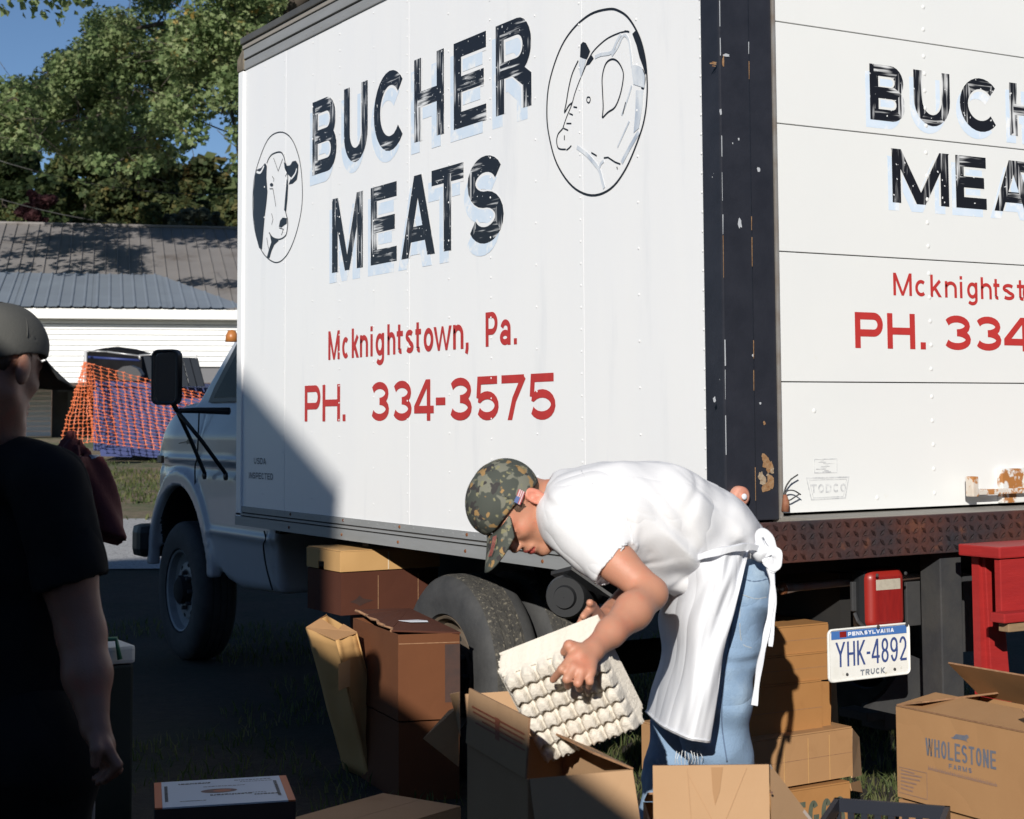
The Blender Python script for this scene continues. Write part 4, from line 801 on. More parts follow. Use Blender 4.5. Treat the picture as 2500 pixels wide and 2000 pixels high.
def cabpoly(pts, off, t, name, m_, n=6): q = [(xin(z)-off, y, z) for y, z in pts]; return MB().poly(q, unit((-1, 0, .12)), t).build(name, m_, truck)
cabpoly([(5.17, 1.49), (5.11, 1.57), (4.81, 1.825), (4.72, 1.875), (4.11, 1.895), (4.11, 1.49)], .013, .03, 'window_seal', BLKPL); cabpoly(wp, .018, .012, 'side_window', GLASS)
MB().quadslab([(.38, 5.36, 1.52), (2.02, 5.36, 1.52), (1.95, 4.82, 1.91), (.45, 4.82, 1.91)], unit((0, .64, .76)), .02).build('windscreen', GLASS, truck)
bp = MB().box(.12, 2.28, 6.06, 6.24, .56, .76); bp.build('front_bumper', BLKPL, truck, bevel=.05)
MB().box(.175, .195, 5.82, 5.90, 1.135, 1.18).build('side_marker', mat('dull amber', (.20, .11, .06), .4), truck, bevel=.006)
MB().tube([(.62, 4.50, 2.02), (.62, 4.50, 2.09)], [.07, .05], 12).build('roof_marker', AMBER, truck, smooth=True)
mk = P(566, 812, 9.0)
MB().lathe(mk-(0, 0, .05), (0, 0, 1), [(.001, .065), (.02, .06), (.032, .035), (.035, 0), (.001, 0)], 14).build('roof_marker', AMBER, truck, smooth=True)
sc_ = Sign(lambda a, b, off: (.178-off, -a, b)); ca = PXx(460, 1078, .178); cbq = PXx(436, 1083, .178)
sc_.stroke([(-cbq[1], cbq[2]), (-ca[1]-.02, ca[2])], .006); sc_.fill([(-ca[1]+.05*math.cos(k)*random.uniform(.5, 1), ca[2]+.02*math.sin(k)*random.uniform(.5, 1)) for k in np.arange(0, 6.2, .6)]); sc_.build('fender_emblem', BLKPL, truck)
gp = MB()
for pts in (((486, 1004), (484, 1060), (481, 1118), (476, 1140), (477, 1200), (481, 1250), (489, 1285)), ((645, 1297), (649, 1316), (643, 1332), (649, 1380), (659, 1420), (665, 1440)), ((440, 998), (470, 1000), (486, 1003))):
    gp.tube(smooth_path([PXx(u, v, .186) for u, v in pts], 4), .0045, 5)
tag(gp.build('panel_gaps', DARK, truck), kind='stuff')
# mirror
xm = -.16; mc = [PXx(u, v, xm) for u, v in ((383, 868), (425, 862), (438, 880), (440, 970), (430, 983), (405, 985), (388, 972), (374, 880))]
mcc = PXx(407, 921, xm)
def mir_f(p, g=0.0, th=.03):
    q = p-mcc; a = q@FACE[0]; b = q[:, 2]-.0*a; c = q@FACE[1]
    hw = .078+.0*b; return np.maximum(np.maximum(np.hypot(np.maximum(np.abs(a)-(hw-.04), 0), np.maximum(np.abs(b)-(.148-.04), 0))-.04+g, np.abs(c)-th), -9)
f0 = unit((-.69, -.725, .0)); FACE = (unit(np.cross(f0, (0, 0, 1))), f0)
V_, F_ = sdf_mesh(lambda p: smax(mir_f(p), -np.maximum(mir_f(p, .016, 9), -((p-mcc)@f0-.004)), .004), mcc-(.3, .3, .3), mcc+(.3, .3, .3), .006); mir = mesh('door_mirror', V_, F_, BLKPL, truck, True)
V_, F_ = sdf_mesh(lambda p: np.maximum(mir_f(p, .012, 9), np.abs((p-mcc)@f0-.008)-.006), mcc-(.3, .3, .3), mcc+(.3, .3, .3), .006); mesh('mirror_glass', V_, F_, MIRR, mir, False)
j = PXx(432, 1003, -.10)
MB().tube([mcc+(0.03, 0, -.13), j], .014, 8).build('mirror_arm', BLKPL, truck, smooth=True)
MB().tube([j, PXx(480, 1002, .03), PXx(560, 1004, .165)], [.012, .016, .020], 8).build('mirror_arm', BLKPL, truck, smooth=True)
for u, v in ((500, 1156), (552, 1158)):
    e = PXx(u, v, .17); MB().tube([j, (j+e)/2+(.0, 0, .01), e], .011, 8).build('mirror_arm', BLKPL, truck, smooth=True)
    MB().lathe(e+(.004, 0, -.012), (-1, 0, 0), [(.022, 0), (.022, .012), (.01, .018), (.001, .018)], 10).build('arm_foot', BLKPL, truck)
# ------------------------------------------------------------------ shade casters behind and left of the camera
barn = thing('market_barn', 'large weathered gabled market barn standing behind the photographer on the left', 'barn', (-12, -3.3, 0))
yb0, yb1, yp_ = -6.38, -.20, -3.45; ze, zp_ = 6.00, 7.28; xb = -8.0
for k in range(18):
    y0 = yb0+(yb1-yb0)*k/18; y1 = yb0+(yb1-yb0)*(k+1)/18-.006
    zt = lambda y: ze+(zp_-ze)*(1-abs(y-yp_)/((yp_-yb0) if y < yp_ else (yb1-yp_)))
    MB().quadslab([(xb, y0, 0), (xb, y1, 0), (xb, y1, zt(y1)-.02), (xb, y0, zt(y0)-.02)], (1, 0, 0), .06+.004*(k % 2)).build('wall_board', BARNW, barn)
for a, b in (((yb0, ze), (yp_, zp_)), ((yp_, zp_), (yb1, ze))):
    MB().quadslab([(xb+.02, a[0], a[1]), (xb+.02, b[0], b[1]), (-17, b[0], b[1]), (-17, a[0], a[1])], (0, -(b[1]-a[1]), b[0]-a[0]), .06).build('roof_slope', ROOFB, barn)
MB().box(-17, xb-.07, yb0+.02, yb0+.1, 0, ze-.06).build('side_wall', BARNW, barn); MB().box(-17, xb-.07, yb1-.1, yb1-.02, 0, ze-.06).build('side_wall', BARNW, barn); MB().box(-17.08, -17, yb0, yb1, 0, ze).build('back_wall', BARNW, barn)
trl = thing('market_trailer', 'enclosed grey vendor trailer parked behind the photographer', 'trailer', (-5.8, -6, 0))
def tq(x, y):  # trailer frame rotated so that its roof edge runs as the shade line asks
    a = unit((.18, 1, 0)); b = np.array((-a[1], a[0], 0)); return np.array((-4.35, -2.02, 0))-a*y+b*x
t0, t1, t2, t3 = tq(0, 0), tq(0, 8), tq(2.3, 8), tq(2.3, 0)
zz = lambda p, z: (p[0], p[1], z)
TRG = mat('grey trailer skin', (.12, .12, .125), .5)
MB().hexa([zz(t3, .5), zz(t2, .5), zz(t1, .5), zz(t0, .5), zz(t3, 3.), zz(t2, 3.), zz(t1, 3.), zz(t0, 3.)]).build('trailer_body', TRG, trl, bevel=.01)
for yy in (3.4, 4.4):
    for xx in (.0, 2.3): c = tq(xx, yy); c[2] = .36; MB().lathe(c+unit((-1, .18, 0))*(.02 if xx == 0 else -.26), unit((-1, .18, 0)), [(.001, 0), (.34, 0), (.36, .03), (.36, .2), (.34, .23), (.001, .23)], 24).build('wheel', RUBBER, trl)
for yy in (.3, 7.6): c = tq(1.15, yy); MB().box(c[0]-.06, c[0]+.06, c[1]-.06, c[1]+.06, 0, .5).build('support_leg', STEEL, trl)
blocker = thing('added_sky_blocker', 'added unseen timber hall closing the lot behind the photographer', 'blocker', (5, -15, 0))  # added out of view to cut sky light on camera-facing sides
for k in range(14): MB().box(-5.5+k*1.6, -5.5+(k+1)*1.6-.02, -12.05-.02*(k % 2), -12.0, 0, 4.4).build('wall_board', BARNW, blocker)
MB().quadslab([(-6, -11.6, 4.35), (17.4, -11.6, 4.35), (17.4, -16, 6.4), (-6, -16, 6.4)], (0, .42, .9), .08).build('roof_slope', ROOFB, blocker); MB().quadslab([(-6, -20.4, 4.35), (17.4, -20.4, 4.35), (17.4, -16.02, 6.4), (-6, -16.02, 6.4)], (0, -.42, .9), .08).build('roof_slope', ROOFB, blocker)
MB().box(-5.5, 16.9, -20.1, -20.0, 0, 4.3).build('back_wall', BARNW, blocker)
for x_ in (-5.6, 16.91): MB().poly([(x_, -12.1, 0), (x_, -12.1, 4.3), (x_, -16, 6.2), (x_, -19.9, 4.3), (x_, -19.9, 0)], (-1 if x_ < 0 else 1, 0, 0), .1).build('end_wall', BARNW, blocker)
# ------------------------------------------------------------------ background shed
wa = math.cos(rad(15))*RH+math.sin(rad(15))*FH; wn = -(-math.sin(rad(15))*RH+math.cos(rad(15))*FH)   # along, outward
W0 = P(0, 1028, 31.0)
def WP(u, v, off=0.): r = ray(u, v); return CP+r*(np.dot(W0+wn*off-CP, wn)/np.dot(r, wn))
def wpt(s, z, off): return np.array((W0[0]+wa[0]*s+wn[0]*off, W0[1]+wa[1]*s+wn[1]*off, z))
s_of = lambda u, v, off=0.: float(np.dot(WP(u, v, off)-W0, wa)); zv = lambda v, off=0., u=300: float(WP(u, v, off)[2])
shed = thing('market_shed', 'long white-sided market shed with a grey metal roof behind the orange safety mesh', 'shed', wpt(2, 1.0, -2))
s0, s1 = s_of(-160, 800), s_of(700, 800); sm_ = s_of(474, 900); z = zv(779); 
zb1, zb2 = zv(891), zv(934); pitch = .1005; k = 0
def board(sa_, sb_, zt, off, m_, par=shed, nm='siding_board', hgt=pitch):
    zt -= .004; hgt -= .009
    return MB().hexa([wpt(sa_, zt-hgt, off-.03), wpt(sb_, zt-hgt, off-.03), wpt(sb_, zt-hgt+.002, off+.022), wpt(sa_, zt-hgt+.002, off+.022), wpt(sa_, zt-.001, off-.03), wpt(sb_, zt-.001, off-.03), wpt(sb_, zt-.001, off+.001), wpt(sa_, zt-.001, off+.001)]).build(nm, m_, par)
while z > zb1+.02: board(s0, s1, z, 0, SIDING); z -= pitch
while z > zb2+.02: board(s0, sm_, z, 0, SIDING); z -= pitch
MB().quadslab([wpt(s0, z, -.04), wpt(s1, z, -.04), wpt(s1, zv(779), -.04), wpt(s0, zv(779), -.04)], wn, .05).build('wall_sheathing', mat('grey gap shade', (.16, .16, .17), .9), shed)  # grey backing stands in for the shade line under each board
off2 = -2.4; zt = z
zt2 = z; sR = s_of(125, 1000, off2)
while zt2 > 1.12: board(s0-1, sR, zt2, off2, SIDING); zt2 -= pitch
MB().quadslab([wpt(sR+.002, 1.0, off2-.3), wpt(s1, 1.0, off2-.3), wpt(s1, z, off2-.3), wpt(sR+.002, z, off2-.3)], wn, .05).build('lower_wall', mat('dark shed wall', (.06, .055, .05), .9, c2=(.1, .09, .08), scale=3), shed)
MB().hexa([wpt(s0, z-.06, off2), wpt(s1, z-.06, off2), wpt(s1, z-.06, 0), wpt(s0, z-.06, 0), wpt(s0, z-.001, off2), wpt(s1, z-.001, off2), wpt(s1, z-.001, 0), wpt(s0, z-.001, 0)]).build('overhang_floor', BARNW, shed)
for u_, v_, w_, h_ in ((140, 957, .35, .14), (165, 1000, .3, .5)): c = WP(u_, v_, off2-.24); MB().slab(c, wa*w_, wn*.03, (0, 0, h_)).build('wall_vent', mat('dull vent', (.12, .12, .12), .7), shed)
zf1, zf0 = zv(754, .35), zv(778, .35)
MB().hexa([wpt(s0, zf0, .33), wpt(s1, zf0, .33), wpt(s1, zf0, .352), wpt(s0, zf0, .352), wpt(s0, zf1, .33), wpt(s1, zf1, .33), wpt(s1, zf1, .352), wpt(s0, zf1, .352)]).build('fascia', FASC, shed)
MB().hexa([wpt(s0, zf0, 0.02), wpt(s1, zf0, 0.02), wpt(s1, zf0, .329), wpt(s0, zf0, .329), wpt(s0, zf0+.015, 0.02), wpt(s1, zf0+.015, 0.02), wpt(s1, zf0+.015, .329), wpt(s0, zf0+.015, .329)]).build('soffit', FASC, shed)
# lower corrugated roof
ztop = float(P(200, 665, 34.6)[2]); run = 3.7
def lowroof(s, t, up=0): return wpt(s, zf1+.02+(ztop-zf1)*t+up, .42-(run+.42)*t)
sA = s_of(400, 700); sB = s_of(592, 740)
s = s0; pw_ = .69; i = 0
while s < sB-.05:
    e = min(s+pw_, sB); b = MB()
    tt = lambda q: 1. if q < sA else max(.10, 1-(q-sA)/(sB-sA)*.92)
    xs = []; 
    for r in range(3):
        c = s+pw_*(r+.5)/3; xs += [(c-.055, 0), (c-.03, .022), (c-.008, .022), (c+.008, .022), (c+.03, .022), (c+.055, 0)] if False else [(c-.028, 0), (c-.014, .02), (c+.014, .02), (c+.028, 0)]
    xs = [(s+.001, 0)]+[q for q in xs if q[0] < e]+[(e+.012, 0.004)]
    V = []; n = 6
    for q, h_ in xs:
        for j in range(n+1): V.append(lowroof(q, tt(q)*j/n, h_+.004*(i % 2)))
    F = [(a*(n+1)+j, (a+1)*(n+1)+j, (a+1)*(n+1)+j+1, a*(n+1)+j+1) for a in range(len(xs)-1) for j in range(n)]
    mesh('roof_panel', V, F, ROOFC, shed); s += pw_; i += 1
# upper roof sheets with standing seams
zlo = float(P(300, 762, 32.6)[2]); zhi = float(P(300, 543, 39)[2]); offlo, offhi = -1.2, -8.2; s = s0-1; i = 0
while s < s1+2:
    e = s+.25; b = MB(); n = 8; V = []; rows = [(s, 0), (s+.012, .035), (s+.024, .0), (e, 0)]
    for q, h_ in rows:
        for j in range(n+1): t = j/n; V.append(wpt(q, zlo+(zhi-zlo)*(t**.93)+h_, offlo+(offhi-offlo)*t))
    F = [(a*(n+1)+j, (a+1)*(n+1)+j, (a+1)*(n+1)+j+1, a*(n+1)+j+1) for a in range(len(rows)-1) for j in range(n)]
    mesh('roof_sheet', V, F, ROOFB, shed); s += .25; i += 1
MB().tube([wpt(s0-1, zhi+.01, offhi), wpt(s1+2, zhi+.01, offhi)], .05, 6).build('ridge_cap', ROOFB, shed)
MB().hexa([wpt(s0, 1.0, -12), wpt(s1, 1.0, -12), wpt(s1, 1.0, -11.9), wpt(s0, 1.0, -11.9), wpt(s0, zhi-1, -12), wpt(s1, zhi-1, -12), wpt(s1, zhi-1, -11.9), wpt(s0, zhi-1, -11.9)]).build('back_wall', BARNW, shed)
# ------------------------------------------------------------------ blue skip with lids, mesh fence
dz_ = lambda u, d: float(gz(*P(u, 1028, d)[:2]))
skip = thing('rubbish_skip', 'blue tarpaulin-sided rubbish skip with black open hood behind orange safety mesh', 'skip', P(380, 1100, 25.5)*(1, 1, 0)+(0, 0, .8))
def pq(pts, d, thick, name, m_, par, n=None): return MB().poly([P(u, v, d) for u, v in pts], -FW if n is None else n, thick).build(name, m_, par)
pq([(228, 938), (330, 944), (420, 952), (640, 962), (640, 1125), (370, 1117), (228, 1100)], 25.0, 1.9, 'skip_body', BLUE, skip)
pq([(224, 930), (330, 934), (420, 944), (640, 955), (640, 964), (420, 953), (330, 945), (224, 941)], 24.95, .1, 'skip_rim', BLUE, skip)
pq([(212, 860), (232, 854), (253, 850), (300, 856), (342, 868), (346, 880), (346, 942), (212, 940)], 26.0, .8, 'open_hood', TARPK, skip)
for a, b, r_ in (((209, 856), (207, 890), .022), ((216, 857), (262, 859), .010), ((262, 859), (340, 869), .012), ((340, 868), (400, 864), .014), ((400, 864), (434, 863), .012), ((434, 863), (438, 876), .012), ((340, 868), (342, 878), .018), ((478, 880), (480, 866), .010)): MB().tube([P(*a, 24.9), P(*b, 24.9)], r_, 8).build('hood_rail', mat('pale metal tube', (.5, .5, .5), .4, .5), skip, smooth=True)
MB().tube([P(215, 872, 24.92), P(342, 880, 24.92)], .02, 6).build('hood_stay', BLUE, skip, smooth=True)
for i in range(7):
    a = 350+i*19; MB().poly([P(a, 870+i*.6, 24.9), P(a+17, 870.6+i*.6, 24.9), P(a+17+18, 944, 24.6), P(a+18, 943, 24.6)], -FW, .05+.02*(i % 2)).build('lid_slat', LIDG, skip)
pq([(285, 905), (300, 895), (318, 893), (335, 900), (345, 915), (340, 930), (290, 928)], 24.97, .2, 'rubbish_bag', mat('grey plastic sack', (.05, .05, .055), .4), skip)
pq([(243, 1094), (318, 1094), (322, 1116), (246, 1114)], 24.5, .06, 'kick_board', BLUE, skip)
net = thing('safety_mesh', 'orange plastic safety mesh draped from a post in front of the blue skip', 'safety mesh', P(330, 1105, 24.6)*(1, 1, 0)+(0, 0, .75))
def netpatch(c00, c10, c11, c01, nu, nv, r, seed):
    rnd = random.Random(seed); A = [P(*q) for q in (c00, c10, c11, c01)]; g = {}
    for i in range(nu+1):
        for j in range(nv+1):
            s_, t = i/nu, j/nv; p = A[0]*(1-s_)*(1-t)+A[1]*s_*(1-t)+A[2]*s_*t+A[3]*(1-s_)*t
            g[i, j] = p+RH*rnd.uniform(-.012, .012)+np.array((0, 0, rnd.uniform(-.01, .01)-.0))-FH*(.10*math.sin(3*s_+2*t)+rnd.uniform(0, .05))
    a, b = MB(), MB()
    for i in range(nu+1): a.tube([g[i, j] for j in range(nv+1)], r, 4, cap=False)
    for j in range(nv+1): b.tube([g[i, j] for i in range(nu+1)], r*.45, 4, cap=False)
    for i in range(nu+1):
        for j in range(nv+1): a.slab(g[i, j]-RH*.022-np.array((0, 0, .006)), RH*.044, FH*.008, np.array((0, 0, .012)))
    tag(a.build('upright_strands', ORANGE, net), kind='stuff'); tag(b.build('cross_strands', ORANGE, net), kind='stuff')
netpatch((211, 886, 24.5), (640, 1000, 24.4), (640, 1130, 24.2), (236, 1078, 24.2), 23, 21, .0058, 1)
netpatch((207, 886, 24.5), (222, 890, 24.4), (232, 1080, 24.2), (155, 1082, 24.1), 7, 21, .0062, 2)
MB().tube([P(209, 856, 24.7), P(209, 930, 24.7)], .022, 8).build('net_post', mat('pale post', (.45, .45, .45), .5), net, smooth=True)
# ------------------------------------------------------------------ trees
_star = np.array([(-.5, 0), (-.22, .20), (-.26, .44), (.02, .24), (.20, .36), (.24, .12), (.58, 0), (.24, -.12), (.20, -.36), (.02, -.24), (-.26, -.44), (-.22, -.20)])
def leaves(name, centres, n, size, m_, parent, flat=.5, edge=1.0, star=False):
    C_ = np.array([c[:3] for c in centres]); R_ = np.array([c[3] for c in centres]); wts = R_**2.2; wts = wts/wts.sum()
    k = RNG.choice(len(C_), n, p=wts); d = RNG.normal(size=(n, 3)); d /= np.linalg.norm(d, axis=1)[:, None]
    r = R_[k]*RNG.random(n)**.42*edge; pos = C_[k]+d*r[:, None]*np.array((1, 1, .72))
    nrm = RNG.normal(size=(n, 3))*flat+d*.35+np.array((0, 0, .5)); nrm /= np.linalg.norm(nrm, axis=1)[:, None]
    t = np.cross(nrm, RNG.normal(size=(n, 3))); t /= np.linalg.norm(t, axis=1)[:, None]; b = np.cross(nrm, t)
    s = size*RNG.uniform(.55, 1.3, n)[:, None]
    S_t = _star if star else np.array([(-.5, 0), (-.05, .48), (.55, 0), (-.05, -.48)])
    pts = [pos+t*s*a_+b*s*b_+nrm*s*.22*abs(b_) for a_, b_ in S_t]; K = len(S_t)
    V = np.stack(pts, 1).reshape(-1, 3); F = np.arange(n*K).reshape(-1, K)
    o = mesh(name, V, F, m_, parent); o['kind'] = 'stuff'; return o
def poly_in(p, poly):
    x, y = p; r = False; j = len(poly)-1
    for i in range(len(poly)):
        if (poly[i][1] > y) != (poly[j][1] > y) and x < (poly[j][0]-poly[i][0])*(y-poly[i][1])/(poly[j][1]-poly[i][1])+poly[i][0]: r = not r
        j = i
    return r
# large maple beside the shed; crown reaches over the left of the picture
mp_base = fr(-4.0, 34.5); maple = thing('maple_tree', 'tall green maple tree spreading over the shed roof behind the truck', 'tree', mp_base)
crown_poly = [(420, -60), (340, 0), (215, 80), (190, 140), (110, 185), (20, 215), (-90, 240), (-90, 320), (40, 318), (75, 330), (180, 375), (300, 395), (400, 380), (440, 300), (480, 255), (560, 265), (640, 285), (760, 250), (900, 100), (900, -60)]
cl = []; rnd = random.Random(5)
while len(cl) < 165:
    u, v = rnd.uniform(-90, 900), rnd.uniform(-60, 430)
    if poly_in((u, v), crown_poly):
        if u > 640 and rnd.random() < .7: continue
        cl.append((*P(u, v, rnd.uniform(36, 42) if 40 < u < 430 else rnd.uniform(30.5, 36.5)), rnd.uniform(.32, .68)))
for u, v in ((590, 330), (600, 395), (470, 330), (345, 405), (250, 400), (60, 345), (20, 300)): cl.append((*P(u, v, 31), .34))
nvis = len(cl)
while len(cl) < nvis+75:
    u, v = rnd.uniform(-900, 1500), rnd.uniform(-1500, -40)
    if u < 100 and v > -40-.25*(100-u): continue
    cl.append((*P(u, v, rnd.uniform(29.5, 38)), rnd.uniform(.8, 1.6)))
for _ in range(9): cl.append((*P(rnd.uniform(-330, -60), rnd.uniform(200, 400), rnd.uniform(30, 33)), rnd.uniform(.4, .8)))
vis = cl[:nvis]; leaves('crown', vis, 66000, .118, LEAF, maple, star=True); leaves('upper_crown', cl[nvis:], 30000, .17, LEAF, maple)
T0 = np.array(mp_base); T1 = T0+np.array((0, 0, 3.2)); fork = P(800, -60, 34)
def limb(pts, r0, r1, par, name='limb', m_=BARK):
    q = smooth_path(pts, 5); n = len(q); MB().tube(q, [r0+(r1-r0)*(i/(n-1))**.8 for i in range(n)], 8).build(name, m_, par, smooth=True); return q
limb([T0-np.array((0, 0, .2)), T1, fork], .42, .24, maple, 'trunk')
main = [[fork, P(640, 70, 34), P(590, 125, 34), P(552, 152, 34), P(515, 205, 34), P(485, 212, 34.5)], [P(590, 125, 34), P(540, 135, 34.5), P(500, 150, 35), P(460, 160, 36), P(400, 175, 37.5)],
        [P(485, 212, 34.5), P(440, 236, 35.5), P(360, 245, 37.5), P(290, 240, 38.5), P(225, 252, 39)], [fork, P(600, 20, 35), P(500, 40, 36), P(380, 60, 38), P(240, 90, 39)],
        [P(485, 212, 34.5), P(470, 260, 34), P(440, 300, 36), P(350, 330, 38)], [P(360, 245, 37.5), P(250, 280, 38), P(120, 300, 38.5)], [P(500, 150, 35), P(380, 130, 37.5), P(250, 150, 38.5), P(120, 170, 39)],
        [P(552, 152, 34), P(560, 230, 33.5), P(575, 330, 33), P(585, 410, 33)], [fork, P(900, -300, 34), P(950, -700, 34.5)], [fork, P(500, -300, 33), P(300, -500, 33)]]
tips = []
for i, b in enumerate(main): tips += limb(b, (.24, .12, .09, .16, .06, .05, .06, .05, .26, .2)[i], .022, maple)
tips = np.array(tips); tw = MB()
for c in vis:
    c = np.array(c[:3]); j = np.argmin(np.linalg.norm(tips-c, axis=1)); 
    if np.linalg.norm(tips[j]-c) > 1.6: tips_ = c+unit(tips[j]-c+RNG.normal(size=3)*.6)*.45
    else: tips_ = tips[j]
    m_ = (tips_+c)/2+RNG.normal(size=3)*.12; tw.tube(smooth_path([tips_, m_, c], 3), [.016]*4+[.010]*2+[.007], 5)
    for _ in range(3): e = c+RNG.normal(size=3)*.4; tw.tube([c, (c+e)/2+RNG.normal(size=3)*.06, e], .007, 4)
tag(tw.build('twigs', BARK, maple, smooth=True), kind='stuff')
def bgtree(label, cat, u0, u1, v0, v1, d, n, size, m_, nm='tree', ncl=26, grp=None, seed=1, vb=560):
    rn = random.Random(seed); base = P((u0+u1)/2, 1028, d); base[2] = gz(base[0], base[1]); t = thing(nm, label, cat, base, grp); cs = []
    rr = (u1-u0)*d/FPX*.17
    while len(cs) < ncl:
        u, v = rn.uniform(u0, u1), rn.uniform(v0, vb); a = (u-(u0+u1)/2)/((u1-u0)/2); top = v0+(vb-v0)*(1-math.sqrt(max(0, 1-a*a)))*.75
        if v > top: cs.append((*P(u, v, d+rn.uniform(-1.5, 1.5)*(u1-u0)*d/FPX*.2), rr*rn.uniform(.7, 1.25)))
    leaves('crown', cs, n, size, m_, t, .6)
    top = P((u0+u1)/2, (v0+vb)/2, d); q = smooth_path([base-np.array((0, 0, .1)), (base+top)/2+np.array((.1, 0, 0)), top], 3); MB().tube(q, np.linspace(.22, .08, len(q)), 8).build('trunk', BARK, t, smooth=True); return t
bgtree('dense green tree at the left edge beyond the shed roof', 'tree', -110, 130, 335, 0, 56, 12000, .21, LEAF2, seed=2)
bgtree('mid green tree with a few orange leaves beyond the shed roof', 'tree', 90, 330, 368, 0, 60, 13000, .21, LEAF2, seed=3)
bgtree('dark green tree with orange patches behind the middle of the roof ridge', 'tree', 235, 450, 385, 0, 58, 12000, .2, LEAFO, seed=4)
bgtree('yellowing autumn tree beside the truck box beyond the roof ridge', 'tree', 385, 560, 388, 0, 62, 12000, .2, LEAFO, seed=5)
bgtree('small olive tree next to the truck corner beyond the roof ridge', 'tree', 520, 680, 470, 0, 60, 7000, .2, LEAFO, seed=6)
bgtree('purple-red leaved bush above the left of the roof ridge', 'bush', 50, 135, 462, 0, 50, 4500, .15, LEAFR, 'bush', 14, seed=7, vb=545)
bgtree('silvery grey-green bush above the roof ridge near the truck', 'bush', 408, 498, 487, 0, 48, 4500, .14, LEAFG, 'bush', 14, seed=8, vb=560)
bgtree('round green bush just left of the silvery bush', 'bush', 335, 405, 500, 0, 48, 3500, .14, LEAF2, 'bush', 12, seed=9, vb=560)
bgtree('small grey bush at the ridge close to the truck corner', 'bush', 500, 545, 522, 0, 47, 1800, .13, LEAFG, 'bush', 8, seed=10, vb=560)
far = []
for i in range(90): u = -400+i*40; far.append((*P(u, 470+30*math.sin(i*1.7)+random.uniform(-15, 15), 95), 3.2)); far.append((*P(u, 530, 93), 3.5)); far.append((*P(u, 640, 92), 4.5)); far.append((*P(u, 780, 92), 4.5)); far.append((*P(u, 920, 92), 4.5))
fw = leaves('distant_woodland', far, 42000, .75, LEAF2, None); fw['label'] = 'dark belt of distant woodland behind the trees and shed'; fw['category'] = 'woodland'
for a, b, lab in (((-40, 474, 42), (760, 540, 44), 'lower thin overhead cable crossing in front of the distant trees'), ((-40, 380, 40), (760, 455, 42), 'upper thin overhead cable among the maple leaves')):
    A_, B_ = P(*a), P(*b); q = [A_+(B_-A_)*t-np.array((0, 0, .5*4*t*(1-t))) for t in np.linspace(0, 1, 14)]; o = MB().tube(q, .011, 5).build('overhead_cable', CABLE, None, smooth=True); tag(o, lab, 'cable')
# ------------------------------------------------------------------ grass
def blades(name, pts, h, m_=GRASSM, w_=.004):
    n = len(pts); pts = np.array(pts); a = RNG.random(n)*6.28; ln = RNG.normal(size=(n, 2))*.45; hh = h*RNG.uniform(.5, 1.3, n); t = np.stack([np.cos(a), np.sin(a), np.zeros(n)], 1)*w_
    mid = pts+np.stack([ln[:, 0]*hh*.3, ln[:, 1]*hh*.3, hh*.6], 1); tip = pts+np.stack([ln[:, 0]*hh, ln[:, 1]*hh, hh], 1)
    V = np.stack([pts-t, pts+t, mid+t*.7, mid-t*.7, tip], 1).reshape(-1, 3); b = np.arange(n)*5
    F = np.concatenate([np.stack([b, b+1, b+2], 1), np.stack([b, b+2, b+3], 1), np.stack([b+3, b+2, b+4], 1)]); o = mesh(name, V, F, m_, None); o['kind'] = 'stuff'; return o
pts = []
for _ in range(16000):
    x, y = random.uniform(-2.5, 3.2), random.uniform(-1.2, 7.5)
    if vnoise(np.array([[x*1.7, y*1.7, .3]]))[0] > -.05: pts.append((x, y, gz(x, y)-.004))
for _ in range(9000): x, y = random.uniform(.5, 3.2), random.uniform(.3, 3.6); pts.append((x, y, -.004))
tag(blades('short_grass', pts, .055), 'short grass and weeds growing round the truck and cartons', 'grass')
pts = []
for _ in range(9000):
    p = fr(random.uniform(-8, -2.2), random.uniform(17.7, 25))
    if vnoise(np.array([[p[0]*.9, p[1]*.9, 3.3]]))[0]+(.25 if p[0] > 4 else 0) > .05: pts.append((p[0], p[1], p[2]-.004))
tag(blades('verge_grass', pts, .07, w_=.012), 'patchy green verge grass between gravel road and blue skip', 'grass')
